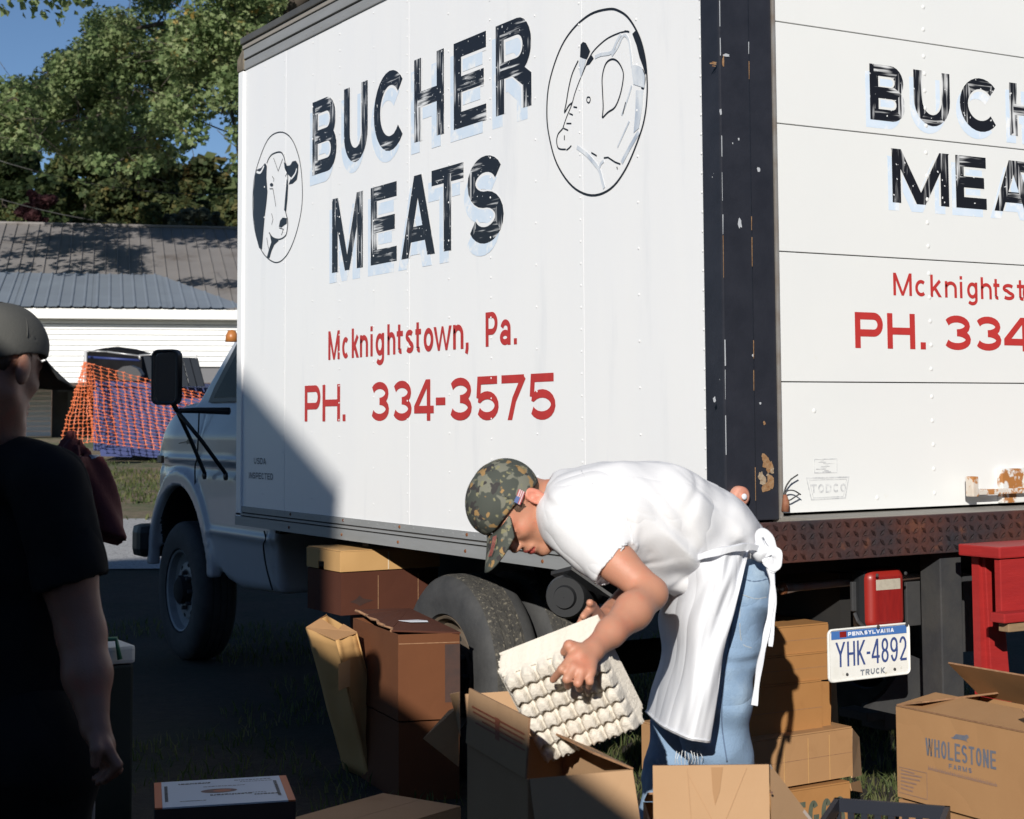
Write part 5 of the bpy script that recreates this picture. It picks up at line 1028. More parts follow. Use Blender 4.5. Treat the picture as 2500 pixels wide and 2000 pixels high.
# ------------------------------------------------------------------ cartons
TH = .0045
def carton(label, K, R, B, zt, zb, m_, flaps={}, group=None, lid=None, cat='cardboard box', name='cardboard_box', open_=False, tape=False, bulge=0.):
    """K near corner, R right corner, B back corner (x,y); R-K and B-K span the footprint"""
    K, R, B = [np.array((q[0], q[1], 0.)) for q in (K, R, B)]; a = R-K; b = B-K; n = unit(np.cross(a, b)); 
    t = thing(name, label, cat, (K[0]+a[0]/2+b[0]/2, K[1]+a[1]/2+b[1]/2, zb), group)
    la, lb = np.linalg.norm(a), np.linalg.norm(b); ua, ub = a/la, b/lb; h = zt-zb; O = np.array((K[0], K[1], zb)); Z = np.array((0, 0, 1.))
    w_ = MB(); j = lambda: random.uniform(-.002, .002)
    w_.slab(O, ua*la, ub*TH, Z*h); w_.slab(O+ub*(lb-TH), ua*la, ub*TH, Z*h); w_.slab(O+ub*(TH+.0002), ua*TH, ub*(lb-2*TH-.0004), Z*h); w_.slab(O+ua*(la-TH)+ub*(TH+.0002), ua*TH, ub*(lb-2*TH-.0004), Z*h)
    w_.slab(O+ua*(TH+.0002)+ub*(TH+.0002)+Z*.001, ua*(la-2*TH-.0004), ub*(lb-2*TH-.0004), Z*TH)
    w_.build('carton_wall', m_, t)
    def flap(side, ang, ln, fm=None, skew=0., lab=None):
        e, o, inn = {'f': (ua*la, O, ub), 'b': (ua*la, O+ub*lb, -ub), 'l': (ub*lb, O, ua), 'r': (ub*lb, O+ua*la, -ua)}[side]
        o = o+Z*(h+.0012); d = inn*math.sin(rad(ang))+Z*math.cos(rad(ang)); nn_ = unit(np.cross(e, d)); eu = unit(e); L_ = np.linalg.norm(e); g = .003
        q = [o+eu*g, o+eu*(L_-g), o+eu*(L_-g-skew)+d*ln, o+eu*(g+skew)+d*ln]
        if nn_[2] < 0: nn_ = -nn_
        q = [x+nn_*TH*.5 for x in q]
        fb_ = MB().quadslab([x+nn_*TH/2 for x in q], nn_, TH); fb_.I = [0, 0, 1, 1, 1, 1]; return fb_.build('flap', [fm or m_, TORN], t)
    for s_, v in flaps.items():
        v = v if isinstance(v[0], (tuple, list)) else [v]
        for q in v: flap(s_, *q)
    if not open_ and not flaps:
        hb = lb/2
        f1 = MB().slab(O+Z*(h+.001)+ua*.001+ub*.001, ua*(la-.002), ub*(hb-.002), Z*TH).build('flap', m_, t); MB().slab(O+Z*(h+.001)+ua*.001+ub*(hb+.001), ua*(la-.002), ub*(hb-.002), Z*TH).build('flap', m_, t)
        MB().slab(O+Z*(h-.004)+ua*.006+ub*.006, ua*(la-.012), ub*(lb-.012), Z*.003).build('inner_flap', m_, t)
        if tape: MB().slab(O+Z*(h+.0058)+ua*.001+ub*(hb-.024), ua*(la-.002), ub*.048, Z*.0006).build('tape', mat('clear brown tape', (.42, .27, .13), .25), t)
    if la > .2 and not open_:    # pressed crease line round the wall
        MB().slab(O+Z*(h*.5)-ub*.0008, ua*la, ub*.0006, Z*.0015).build('crease', TORN, t)
    return t, O, ua, ub, la, lb, h
def pz3(k, r, b, z): return PXz(*k, z), PXz(*r, z), PXz(*b, z)
def rect(K, R, B):   # square up a footprint: keep K and R, make B perpendicular
    a = unit((R-K)*(1, 1, 0)); b = (B-K)*(1, 1, 0); p = np.array((-a[1], a[0], 0)); L_ = np.dot(b, p); return K, R, K+p*L_
def face_text(items, O, u, n, m_, par, name='box_print', up=np.array((0, 0, 1.))):
    s = Sign(lambda a, b, off: O+u*a+up*b+n*(.0010+off)); items(s); return s.build(name, m_, par)
# under-box carton with pale telescoping lid
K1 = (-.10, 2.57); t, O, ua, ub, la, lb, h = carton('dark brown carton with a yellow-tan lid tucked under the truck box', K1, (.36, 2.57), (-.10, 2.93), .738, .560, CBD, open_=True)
lid = MB(); lo_ = np.array((-.106, 2.564, .738)); lid.box(-.106, .366, 2.564, 2.569, .742, .826); lid.box(-.106, -.1005, 2.5692, 2.74, .742, .826); lid.box(-.106, -.1005, 2.80, 2.93, .742, .826); lid.box(-.106, -.1005, 2.7402, 2.7998, .775, .826)
lid.box(-.1, .36, 2.5695, 2.93, .8262, .831); lid.build('lid', CBY, t, bevel=.0015)
for xx in (.07, .26): MB().box(xx, xx+.003, 2.5680, 2.5688, .57, .72).build('crease', TORN, t)
MB().box(.115, .120, 2.5625, 2.5638, .745, .82).build('crease', mat('worn white crease', (.6, .48, .34), .8), t)
face_text(lambda s: (s.fill([(.04, .055), (.07, .065), (.085, .08), (.10, .066), (.15, .056), (.11, .045), (.085, .035), (.07, .045)]),), np.array((-.10, 2.57, .56)), np.array((1., 0, 0)), np.array((0, -1., 0)), PRINTK, t)
carton('carton coloured dark for the shaded gap below the lidded brown carton', (.10, 2.74), (.34, 2.74), (.10, 2.92), .556, .0, CBD, open_=True)  # dark colour stands in for the black shadow gap between cartons
# torn dark brown carton with a white label
K, R, B = pz3((972, 1550), (1122, 1545), (862, 1509), .60); za = .60
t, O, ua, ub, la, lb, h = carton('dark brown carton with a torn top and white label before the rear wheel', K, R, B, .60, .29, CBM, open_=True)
jag = [(0.0, 0.0)]+[(x, -.012+.014*random.uniform(-.6, 1)) for x in np.linspace(.05, .95, 14)]
tp_ = [O+ub*lb*y+ua*(la*(x))+np.array((0, 0, h+.004+.028*y)) for x, y in ((.0, .12), (1., -.02), (1., 1.), (.03, 1.))]
edge = [tp_[3]+(tp_[0]-tp_[3])*f+ua*random.uniform(-.006, .020)+np.array((0, 0, random.uniform(-.004, .006))) for f in np.linspace(.06, .97, 13)]
MB().poly([tp_[3]]+edge+[tp_[1], tp_[2]], (0, 0, 1), .006).build('torn_flap', CBD, t)
te = MB(); te.tube([e+np.array((0, 0, -.003)) for e in edge], [random.uniform(.003, .007) for _ in edge], 5); te.build('torn_edge', TORN, t)
up2 = unit(np.cross(tp_[1]-tp_[0], tp_[2]-tp_[1])); lc = O+ua*la*.58+ub*lb*.42; lz = np.array((0, 0, h+.0045+.028*.42+.004))
MB().poly([lc+lz+ua*a_+ub*b_ for a_, b_ in ((-.045, .03), (.03, .035), (.055, .0), (.045, -.04), (-.02, -.03))], (0, 0, 1), .001).build('label_sticker', LABELW, t)
MB().slab(O+ua*la*.76-ub*.0009+np.array((0, 0, .06)), ua*.055, ub*.0007, (0, 0, .21)).build('faded_print', PRINTK, t)
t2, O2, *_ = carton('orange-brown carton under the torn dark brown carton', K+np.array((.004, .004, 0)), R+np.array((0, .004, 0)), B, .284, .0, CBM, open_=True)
MB().slab(O+ua*.002-ub*.001+np.array((0, 0, h-.035)), ua*(la-.004), ub*.0008, (0, 0, .003)).build('crease', TORN, t)
# leaning tall kraft carton
zl = .55; d0 = PXz(820, 1564, zl); a0_ = PXz(747, 1533, zl+.02); c0_ = PXz(872, 1545, zl+.02); b0_ = a0_+c0_-d0+np.array((0, 0, .02))
d1, a1, c1 = PXz(905, 1905, .004), PXz(838, 1878, .004), PXz(962, 1886, .004); b1 = a1+c1-d1
ln = thing('cardboard_box', 'tall kraft carton leaning with a crumpled top beside the torn brown carton', 'cardboard box', (a1+c1)/2)
def wallgrid(p00, p10, p11, p01, nu, nv, amp, name, m_, par, seed=0):
    V = []; n = unit(np.cross(p10-p00, p01-p00))
    for j in range(nv+1):
        for i in range(nu+1):
            s_, t_ = i/nu, j/nv; p = p00*(1-s_)*(1-t_)+p10*s_*(1-t_)+p11*s_*t_+p01*(1-s_)*t_; e = amp*float(vnoise(np.array([[s_*3+seed, t_*4+seed*2.3, seed*1.7]]))[0]); V.append(p+n*e*(1 if 0 < i < nu else .3))
    F = [(j*(nu+1)+i, j*(nu+1)+i+1, (j+1)*(nu+1)+i+1, (j+1)*(nu+1)+i) for j in range(nv) for i in range(nu)]; N = len(V)
    F += [tuple(q+N for q in f[::-1]) for f in F]; V2 = V+[np.array(v)-n*TH for v in V]
    bd = [i for i in range(nu+1)]+[(j+1)*(nu+1)-1 for j in range(1, nv+1)]+[nv*(nu+1)+i for i in range(nu-1, -1, -1)]+[j*(nu+1) for j in range(nv-1, 0, -1)]
    F += [(bd[k], bd[k]+N, bd[(k+1) % len(bd)]+N, bd[(k+1) % len(bd)]) for k in range(len(bd))]
    return mesh(name, V2, F, m_, par, True)
wallgrid(a1, d1, d0, a0_, 8, 14, .018, 'carton_wall', CBY, ln, 1); wallgrid(d1, c1, c0_, d0, 8, 14, .030, 'carton_wall', CBY, ln, 2)
wallgrid(c1, b1, b0_, c0_, 4, 6, .0, 'carton_wall', CBY, ln, 3); wallgrid(b1, a1, a0_, b0_, 4, 6, .0, 'carton_wall', CBY, ln, 4)
MB().poly([a0_+(0, 0, .003), d0+(0, 0, .003), c0_+(0, 0, .003), c0_*.55+b0_*.45+(0, 0, .004), c0_*.62+b0_*.05+a0_*.33+(0, 0, .004), b0_*.7+a0_*.3+(0, 0, .004), b0_+(0, 0, .006)], (0, 0, 1), TH).build('top_flap', CB, ln)
MB().slab(d0+(c0_-d0)*.12+unit(d0-c0_+np.array((0, 0, 0)))*0+np.array((-.004, -.010, -.19)), (c0_-d0)*.55, (0, .001, 0), (0, 0, .10)).build('label_sticker', mat('glossy tape label', (.50, .33, .17), .25), ln)
# big open egg carton in front
zo = .63; K = PXz(1288, 1904, zo); R = PXz(1546, 1882, zo); ax_ = unit((R-K)*(1, 1, 0)); B = K+np.array((-ax_[1], ax_[0], 0))*.43
carton('kraft carton under the open egg-tray carton', K+(.006, .006, 0), R+(-.006, .006, 0), B+(.006, -.006, 0), .277, 0., CB, open_=True)
t, O, ua, ub, la, lb, h = carton('open kraft carton receiving the pulp egg trays, its left flap upright', K, R, B, zo, .28, CBP, {'l': ((4, .125),), 'b': (-14, .11), 'r': ((66, .10),), 'f': ((-158, .20),)}, open_=True)
face_text(lambda s: [s.stroke([(random.uniform(.01, .03), .008+i*.011), (random.uniform(.30, .40), .008+i*.011)], .004) for i in range(9) if i != 4]+[s.stroke([(.20, .012), (.20, .10)], .03, 1)], O+ub*.43*.0+np.array((0, 0, h-.005)), ub, -ua, [PRINTD, mat('orange box print', (.32, .09, .04), .6)], t)
sf = MB(); q0 = P(1122, 1686, 3.93)
sf.poly([P(1122, 1690, 3.95), P(1098, 1695, 4.0), P(1112, 1750, 4.05), P(1124, 1800, 4.0)], -FW, TH); sf.build('bent_flap', CBP, t)
sf = MB(); sf.poly([P(1122, 1722, 4.05), P(1095, 1735, 4.1), P(1033, 1803, 4.05), P(1120, 1872, 3.98)], unit(-FW+np.array((0, 0, .5))), TH); sf.build('side_flap', CB, t)
# front carton with upright flap
K = PXz(1590, 1870, .62); R = PXz(1880, 1867, .62); ax_ = unit((R-K)*(1, 1, 0)); B = K+np.array((-ax_[1], ax_[0], 0))*.30
t, O, ua, ub, la, lb, h = carton('kraft carton nearest the camera with its front flap standing up', K, R, B, .475, 0., CBP, {'f': (0, .145), 'b': (70, .12)}, open_=True)
face_text(lambda s: (s.stroke([(la*.30, h+.14), (la*.33, h+.02), (la*.36, h-.10)], .0016, 0), s.stroke([(la*.30, h+.13), (la*.52, h+.02), (la*.60, h-.12)], .0014, 0), s.stroke([(la*.80, h+.14), (la*.62, h+.03), (la*.55, h-.08)], .0014, 0), s.fill([(la*.50, h+.142), (la*.60, h+.142), (la*.57, h+.09), (la*.53, h+.06), (la*.51, h+.09)], 1)), O+np.array((0, 0, .0))-ub*.006, ua, -ub, [mat('soft crease', (.39, .235, .125), .9), mat('damp stain', (.36, .205, .10), .85)], t, 'creases')['kind'] = 'stuff'
MB().poly([P(1882, 1868, 3.72), P(1896, 1890, 3.75), P(1915, 1918, 3.78), P(1945, 1952, 3.8), P(1985, 2003, 3.84), P(2000, 2060, 3.86), P(1885, 2060, 3.72)], unit(-FW*.8+RT*.3+UP*.4), TH).build('bent_flap', CBP, t)
MB().poly([P(1882, 1868, 3.716), P(1896, 1890, 3.746), P(1915, 1918, 3.776), P(1945, 1952, 3.796), P(1985, 2003, 3.836), P(1980, 2008, 3.83), P(1940, 1958, 3.79), P(1910, 1922, 3.77), P(1890, 1893, 3.74), P(1880, 1872, 3.712)], -FW, .006).build('raw_edge', mat('frayed pale edge', (.5, .42, .36), .9), t)
dl = P(1884, 1935, 3.69); MB().lathe(dl, -FW, [(.0028, 0), (.0028, .001), (.0001, .001)], 8).build('staple_mark', PRINTD, t)
# right hand stack behind the man
def stk(label, ul, ur, vt, vb, y, d_, m_, skew=0, **k):
    a = PXy(ul, vt+(ur-ul)*.11, y); b = PXy(ur, vt, y); c = PXy(ur, vb, y); r_ = carton(label, (a[0], y-skew), (b[0], y), (a[0]-skew*.3, y+d_), b[2], c[2]+.004, m_, **k); return r_
stk('small orange-kraft carton on top of the stack behind the man', 1800, 2022, 1524, 1592, .16, .36, CBO)
stk('shallow orange-kraft carton second from the top of the stack behind the man', 1796, 2020, 1594, 1662, .15, .38, CBO)
t, O, ua, ub, la, lb, h = stk('deep kraft carton with a flap open at its right side mid-stack', 1790, 2006, 1664, 1792, .14, .40, CBO)
MB().quadslab([PXy(2008, 1664, .16), PXy(2042, 1668, .40), PXy(2048, 1782, .40), PXy(2008, 1792, .16)], (1, -.4, 0), TH).build('side_flap', CB, t); MB().quadslab([PXy(2006, 1664, .155), PXy(2030, 1664, .155), PXy(2028, 1786, .155), PXy(2006, 1792, .155)], (0, -1, 0), TH).build('corner_tape', CBO, t)
t, O, ua, ub, la, lb, h = stk('wide ribbed kraft carton sagging below the deep carton in the stack', 1775, 2080, 1778, 1898, .10, .45, CB, .02)
for f in (.42, .62, .80): MB().slab(O+ua*la*f-ub*.001, ua*.0025, ub*.0008, (0, 0, h-.01)).build('crease', CBY, t)
MB().quadslab([PXy(2081, 1778, .10), PXy(2098, 1800, .2), PXy(2104, 1893, .2), PXy(2081, 1899, .10)], (1, -.6, 0), TH).build('side_flap', CBP, t)
t, O, ua, ub, la, lb, h = stk('carton printed EGGS at the foot of the stack behind the man', 1800, 2075, 1912, 2170, .08, .45, CBO)
e0 = PXy(1940, 1995, .08); e1 = PXy(2062, 1950, .08)
face_text(lambda s: s.text('EGGS', float(np.dot(e0-O, ua)), float(np.dot(e1-O, ua)), h-.13, h-.035, .017), O, ua, -ub, PRINTG, t)
MB().quadslab([PXy(2076, 1912, .12), PXy(2100, 1905, .2), PXy(2106, 1935, .2), PXy(2080, 1930, .12)], (.4, -.6, .5), TH).build('corner_flap', CB, t)
# WHOLESTONE carton on a lower carton
zw = .62; K, R, B = PXz(2187, 1725, zw), PXz(2560, 1803, zw), PXz(2290, 1690, zw); a = (R-K)*(1, 1, 0); K, R, B = K, R, K+np.array((-a[1], a[0], 0))/np.linalg.norm(a)*.30
t, O, ua, ub, la, lb, h = carton('kraft carton printed WHOLESTONE FARMS in blue at the right edge', K, R, B, zw, .388, CB, {'f': (82, .14), 'l': (78, .10), 'b': (50, .15), 'r': (60, .1)}, open_=True)
carton('plain kraft carton directly beneath the WHOLESTONE carton', K+ua*.004, R+ua*.01, B+ua*.004, .383, .0, CB, open_=True)
def onf(u, v): r = ray(u, v); p = CP+r*(np.dot(O-CP, -ub)/np.dot(r, -ub))-O; return (float(np.dot(p, ua)), float(p[2]))
zoomq = lambda x, y: onf(x/4.311+2150, y/4.3125+1600)
def wh(s):
    a0 = zoomq(470, 1050); a1 = zoomq(1222, 1200); w_ = a1[0]-a0[0]; z1 = zoomq(470, 870)[1]; z0 = (zoomq(480, 1050)[1]+zoomq(1222, 1205)[1])/2
    z0, z1 = zoomq(480, 1052)[1], zoomq(480, 868)[1]
    cow = [(0, 3), (8, 6), (14, 12), (17, 14), (42, 15), (46, 18), (52, 17), (54, 12), (48, 8), (47, 4), (52, 0), (44, 3), (18, 3), (10, 1)]
    c0 = zoomq(740, 880); sc_ = (zoomq(930, 800)[0]-c0[0])/54; s.fill([(c0[0]+x*sc_, c0[1]+y*sc_*.9) for x, y in cow])
    q0, q1 = zoomq(505, 1190), zoomq(1225, 1370); x = q0[0]
    while x < q1[0]: w2 = random.uniform(.003, .008); zc = q0[1]+(q1[1]-q0[1])*(x-q0[0])/(q1[0]-q0[0]); s.stroke([(x, zc), (x+w2, zc)], .0055, 1); s.stroke([(x, zc-.004), (x, zc+.007)], .0018, 1); x += w2+.002
    b0, b1 = zoomq(198, 1180), zoomq(490, 1500)
    s.stroke([zoomq(198, 1175), zoomq(490, 1240), zoomq(495, 1520), zoomq(198, 1440), zoomq(198, 1175)], .002, 1)
    for k in range(6): s.stroke([zoomq(215, 1205+k*38), zoomq(random.uniform(330, 480), 1245+k*38)], .004, 1)
A_, B_ = zoomq(480, 1052), zoomq(1222, 1205); C_ = zoomq(480, 868); ul = unit(ua*(B_[0]-A_[0])+np.array((0, 0, B_[1]-A_[1]))); wl = math.hypot(B_[0]-A_[0], B_[1]-A_[1])
face_text(lambda s: (s.text('WHOLESTONE', 0, wl, 0, C_[1]-A_[1], .0062, 0, .24, {'W': 1.35}), s.text('FARMS', wl*.335, wl*.66, -.021, -.009, .0026, 0, .45)), O+ua*A_[0]+np.array((0, 0, A_[1])), ul, -ub, PRINTB, t, 'brand_print')
face_text(wh, O, ua, -ub, [PRINTB, mat('smudged violet print', (.20, .13, .12), .7, c2=(.32, .19, .11), scale=60, amt=.6)], t)['kind'] = 'stuff'
# dark plastic crate
zc_ = .49; K, R, B = PXz(1985, 2025, zc_), PXz(2330, 2060, zc_), PXz(2038, 1947, zc_); K, R, B = B-(B-K), PXz(2320, 1968, zc_)-(B-K), B
cr = thing('plastic_crate', 'empty dark blue plastic crate in front of the EGGS carton', 'crate', (K+R+B)/3*(1, 1, 0)+(0, 0, .26))
CRM = mat('dark blue crate plastic', (.007, .010, .020), .45)
Fq = R+(B-K)
for a, b, nm in ((K, R, 'crate_side'), (R, Fq, 'crate_end'), (Fq, B, 'crate_side'), (B, K, 'crate_end')):
    d = b-a; u_ = unit(d); n_ = np.array((-u_[1], u_[0], 0)); L_ = np.linalg.norm(d); m_ = MB()
    m_.slab(a-n_*.0+(0, 0, -.03), d, n_*.012, (0, 0, .03)); m_.slab(a-(0, 0, .23), d, n_*.012, (0, 0, .04))
    for k in range(9): m_.slab(a+u_*(L_-.015)*k/8-(0, 0, .1902), u_*.015, n_*.010, (0, 0, .1598))
    m_.build(nm, CRM, cr)
m_ = MB(); m_.slab(K-(0, 0, .236), R-K, B-K, (0, 0, .005)); m_.build('crate_floor', CRM, cr)
carton('low shaded carton carrying the dark blue plastic crate', K+unit(R-K)*.02, R, B+unit(R-K)*.02, .25, 0, CB, open_=True)
# white and orange printed carton on the ground
zq = .25; K, R, B = PXz(378, 1978, zq), PXz(722, 1957, zq), PXz(385, 1915, zq); K, R, B = rect(K, R, B)
t, O, ua, ub, la, lb, h = carton('white printed carton with orange ends lying in the shade at bottom left', K, R, B, zq, 0, mat('shade darkened carton wall', (.05, .03, .025), .8), {}, open_=True, name='printed_carton')  # dark wall colour stands in for the shaded open front
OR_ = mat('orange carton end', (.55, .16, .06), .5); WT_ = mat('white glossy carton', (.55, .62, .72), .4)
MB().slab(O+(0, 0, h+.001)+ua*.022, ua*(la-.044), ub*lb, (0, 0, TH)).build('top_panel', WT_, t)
for s_ in (0, 1): MB().slab(O+(0, 0, h+.001)+ua*(la-.0215)*s_, ua*.0215, ub*lb, (0, 0, TH)).build('orange_end', OR_, t)
PM_ = [mat('black carton print', (.05, .05, .06), .5), mat('brown emblem', (.13, .06, .05), .5), mat('orange emblem', (.40, .12, .05), .5)]
mk_ = lambda: Sign(lambda a, b, off: O+ua*a+ub*b+np.array((0, 0, h+.0058+off)))
s = mk_()
s.fill([(la*.47+.055*math.cos(k), lb*.52+.030*math.sin(k)) for k in np.arange(0, 6.28, .35)], 1); s.fill([(la*.47+.028*math.cos(k)+.01, lb*.52+.017*math.sin(k)) for k in np.arange(0, 6.28, .35)], 2); s.build('carton_emblem', PM_, t); s = mk_()
for z_, a_, b_, th_ in ((.86, .18, .42, .018), (.90, .60, .88, .008), (.83, .64, .88, .006), (.70, .36, .66, .007), (.36, .40, .68, .016), (.30, .72, .88, .014), (.38, .70, .80, .006), (.18, .18, .36, .008)):
    x = la*a_
    while x < la*b_: w2 = random.uniform(.004, .012); s.stroke([(x, lb*z_), (x+w2, lb*z_+random.uniform(-.002, .002))], th_, 0); x += w2+.0025
for x_ in (.085, .90):
    y_ = lb*.2
    while y_ < lb*.8: s.stroke([(la*x_, y_), (la*x_, y_+.008)], .010, 0); y_ += .011
tag(s.build('small_print', PM_, t), kind='stuff')
K, R, B = rect(PXz(1000, 2060, .10), PXz(1140, 1990, .10), PXz(790, 2010, .10)); carton('flattened kraft carton lying in shade at the bottom centre', PXz(900, 2040, .1), PXz(1125, 1972, .1)*1., PXz(900, 2040, .1)+(PXz(935, 1940, .1)-PXz(1125, 1972, .1)), .10, 0, CBP, {}, tape=False)
# cooler and pole with coat at left
cb_ = P(278, 1590, 5.4); co = thing('cool_box', 'small white-lidded cool box with a green handle behind the left man', 'cool box', (cb_[0], cb_[1], 0))
MB().box(cb_[0]-.20, cb_[0]+.035, cb_[1]-.10, cb_[1]+.10, 0, cb_[2]-.03).build('cooler_body', mat('dark green plastic', (.006, .014, .011), .6), co, bevel=.01)
MB().box(cb_[0]-.205, cb_[0]+.04, cb_[1]-.105, cb_[1]+.105, cb_[2]-.029, cb_[2]+.028).build('cooler_lid', mat('off white plastic', (.62, .62, .58), .45), co, bevel=.012)
hq = P(268, 1572, 5.28); MB().tube([hq+(-.09, 0.04, -.04), hq+(-.08, .03, .012), hq+(.02, -.0, .014), hq+(.03, -.01, -.05)], .008, 8).build('handle', mat('green handle', (.04, .16, .09), .5), co, smooth=True)
pb0 = P(229, 1200, 4.7); pl = MB().tube([(pb0[0], pb0[1], 0), (pb0[0], pb0[1], 1.29)], .0145, 12).build('tent_pole', mat('white pole', (.42, .44, .48), .4), None, smooth=True); tag(pl, 'white upright pole carrying a maroon coat beside the left man', 'pole')
pc0 = P(186, 1200, 4.69); ptop = np.array((pc0[0], pc0[1], 1.34))
def coat_f(p):
    q = p-ptop; zt_ = -q[:, 2]; r = .030+.23*np.clip(zt_, 0, .3)**.75; a = q@RH; b = q@FH; th = np.arctan2(b, a)
    rr = r*(1+.22*np.sin(th*5+zt_*9)+.1*np.sin(th*9-4*zt_)); e = np.hypot(a*.80+.015, b*1.15)-rr; low = .25+.035*a/.1+.02*np.sin(th*4)
    return smax(smax(e, zt_-low, .01), -(zt_+.045), .03)*.6
V_, F_ = sdf_mesh(lambda p: np.maximum(coat_f(p), -(coat_f(p)+.012)*((p[:, 2] < ptop[2]-.05)*2-1)), ptop-(.3, .3, .4), ptop+(.3, .3, .1), .008); tag(mesh('hanging_coat', V_, F_, MAROON, None, True), 'maroon coat draped over the white pole', 'coat')
# red wooden bench end at the right
rb_ = thing('red_bench', 'red painted wooden bench standing against the truck bumper at the right edge', 'bench', (1.3, -.45, 0))
yr = -.42; a = PXy(2365, 1310, yr); b = PXy(2440, 1330, yr)
def rbx(u0, v0, u1, v1, y0, y1, nm, m_=REDW, bv=.004): p = PXy(u0, v0, y0); q = PXy(u1, v1, y0); return MB().box(min(p[0], q[0]), max(p[0], q[0]), y0, y1, min(p[2], q[2]), max(p[2], q[2])).build(nm, m_, rb_, bevel=bv)
zt_ = PXy(2440, 1336, yr)[2]; x0_ = PXy(2440, 1336, yr)[0]
MB().box(x0_, x0_+1.0, yr, yr+.17, zt_-.035, zt_).build('bench_top', REDW, rb_, bevel=.005)
MB().box(x0_+.012, x0_+.98, yr+.01, yr+.035, PXy(2440, 1512, yr)[2], zt_-.037).build('apron_board', REDW, rb_, bevel=.003)
xl = PXy(2404, 1400, yr+.03)[0]; xr_ = PXy(2462, 1600, yr+.03)[0]
MB().quadslab([PXy(2404, 1345, yr+.12)*(1, 1, 0)+(0, 0, zt_-.037), PXy(2440, 1345, yr+.12)*(1, 1, 0)+(0, 0, zt_-.037), PXy(2500, 1900, yr+.12)*(1, 1, 0), PXy(2440, 1900, yr+.12)*(1, 1, 0)], (0, -1, 0), .03).build('leg', REDW, rb_, bevel=.003)
MB().quadslab([(x0_+.88, yr+.04, zt_-.037), (x0_+.94, yr+.04, zt_-.037), (x0_+.97, yr+.04, .0), (x0_+.91, yr+.04, .0)], (0, -1, 0), .03).build('leg', REDW, rb_, bevel=.003)
zsft = PXy(2460, 1500, yr-.06)[2]; MB().box(PXy(2452, 1500, yr-.05)[0], x0_+.98, yr-.05, yr+.008, zsft-.028, zsft).build('bench_shelf', REDW, rb_, bevel=.004)
MB().box(PXy(2462, 1520, yr-.04)[0], x0_+.98, yr-.04, yr+.0, zsft-.056, zsft-.029).build('shelf_support', WOOD, rb_, bevel=.003)
for x_ in (x0_+.05, x0_+.9): MB().box(x_, x_+.04, yr+.135, yr+.165, 0, zt_-.037).build('rear_leg', REDW, rb_)
# ------------------------------------------------------------------ people
def bounds(us, vs, ds, pad):
    q = np.array([P(u, v, d) for u in us for v in vs for d in ds]); return q.min(0)-pad, q.max(0)+pad
def head_sd(p, O, M, s, ears=True, neck=None):
    q = (p-O)@M/s; y = np.abs(q[:, 1]); qm = q.copy(); qm[:, 1] = y
    d = ell(q, (-.004, 0, .045), (.087, .076, .085)); d = smin(d, ell(q, (.034, 0, -.018), (.060, .057, .083)), .03)
    d = smin(d, rc(qm, (-.002, .047, -.048), (.066, .018, -.092), .017, .015), .03); d = smin(d, rc(qm, (.078, 0, -.092), (.080, .006, -.090), .017), .018)
    d = smin(d, rc(qm, (.084, .010, .030), (.070, .046, .030), .010, .009), .018); d = smin(d, ell(qm, (.058, .038, -.012), (.026, .020, .018)), .02)
    d = smax(d, -rc(qm, (.096, .030, .010), (.090, .040, .008), .011), .012); d = smin(d, ell(qm, (.077, .032, .010), (.013, .015, .0115)), .003)
    d = smin(d, rc(q, (.088, 0, .022), (.108, 0, -.020), .0075, .0115), .012); d = smin(d, ell(qm, (.100, .010, -.026), (.011, .008, .007)), .007)
    d = smin(d, ell(q, (.090, 0, -.056), (.012, .028, .020)), .014); d = smin(d, ell(q, (.098, 0, -.0515), (.0085, .022, .0055)), .004); d = smin(d, ell(q, (.096, 0, -.0635), (.0085, .019, .0065)), .004)
    d = smax(d, -rc(qm, (.108, 0, -.0572), (.092, .024, -.0585), .0022), .003); d = smax(d, -ell(qm, (.108, .0065, -.034), (.007, .0035, .003)), .002)
    if ears:
        e = ell(q*np.array((1, 1, 1)), (-.010, .080, -.002), (.019, .010, .033)); e = smax(e, -ell(q, (-.006, .090, .003), (.0115, .009, .021)), .004); e = smin(e, rc(q, (-.012, .082, -.012), (-.004, .084, .004), .004), .004)
        e2 = ell(q, (-.010, -.080, -.002), (.019, .010, .033)); d = smin(d, np.minimum(e, e2), .006)
    return d*s
def hair_sd(p, O, M, s, back=-.055, front=.030, low=-.045):
    q = (p-O)@M/s; d = ell(q, (-.004, 0, .040), (.0885, .0775, .0865)); n = vnoise(q*120)*.0015
    d = np.maximum(d+n, q[:, 0]-front-.012*np.sin(q[:, 2]*60)); d = smax(d, -(q[:, 2]-low-.6*np.clip(q[:, 0]+.03, 0, 1)), .006)
    d = np.maximum(d, -(ell(q, (-.004, 0, .045), (.083, .072, .081)))); return smax(d, -(np.maximum(np.abs(q[:, 0]+.008)-.022, np.abs(q[:, 2]+.004)-.036)), .004)*s
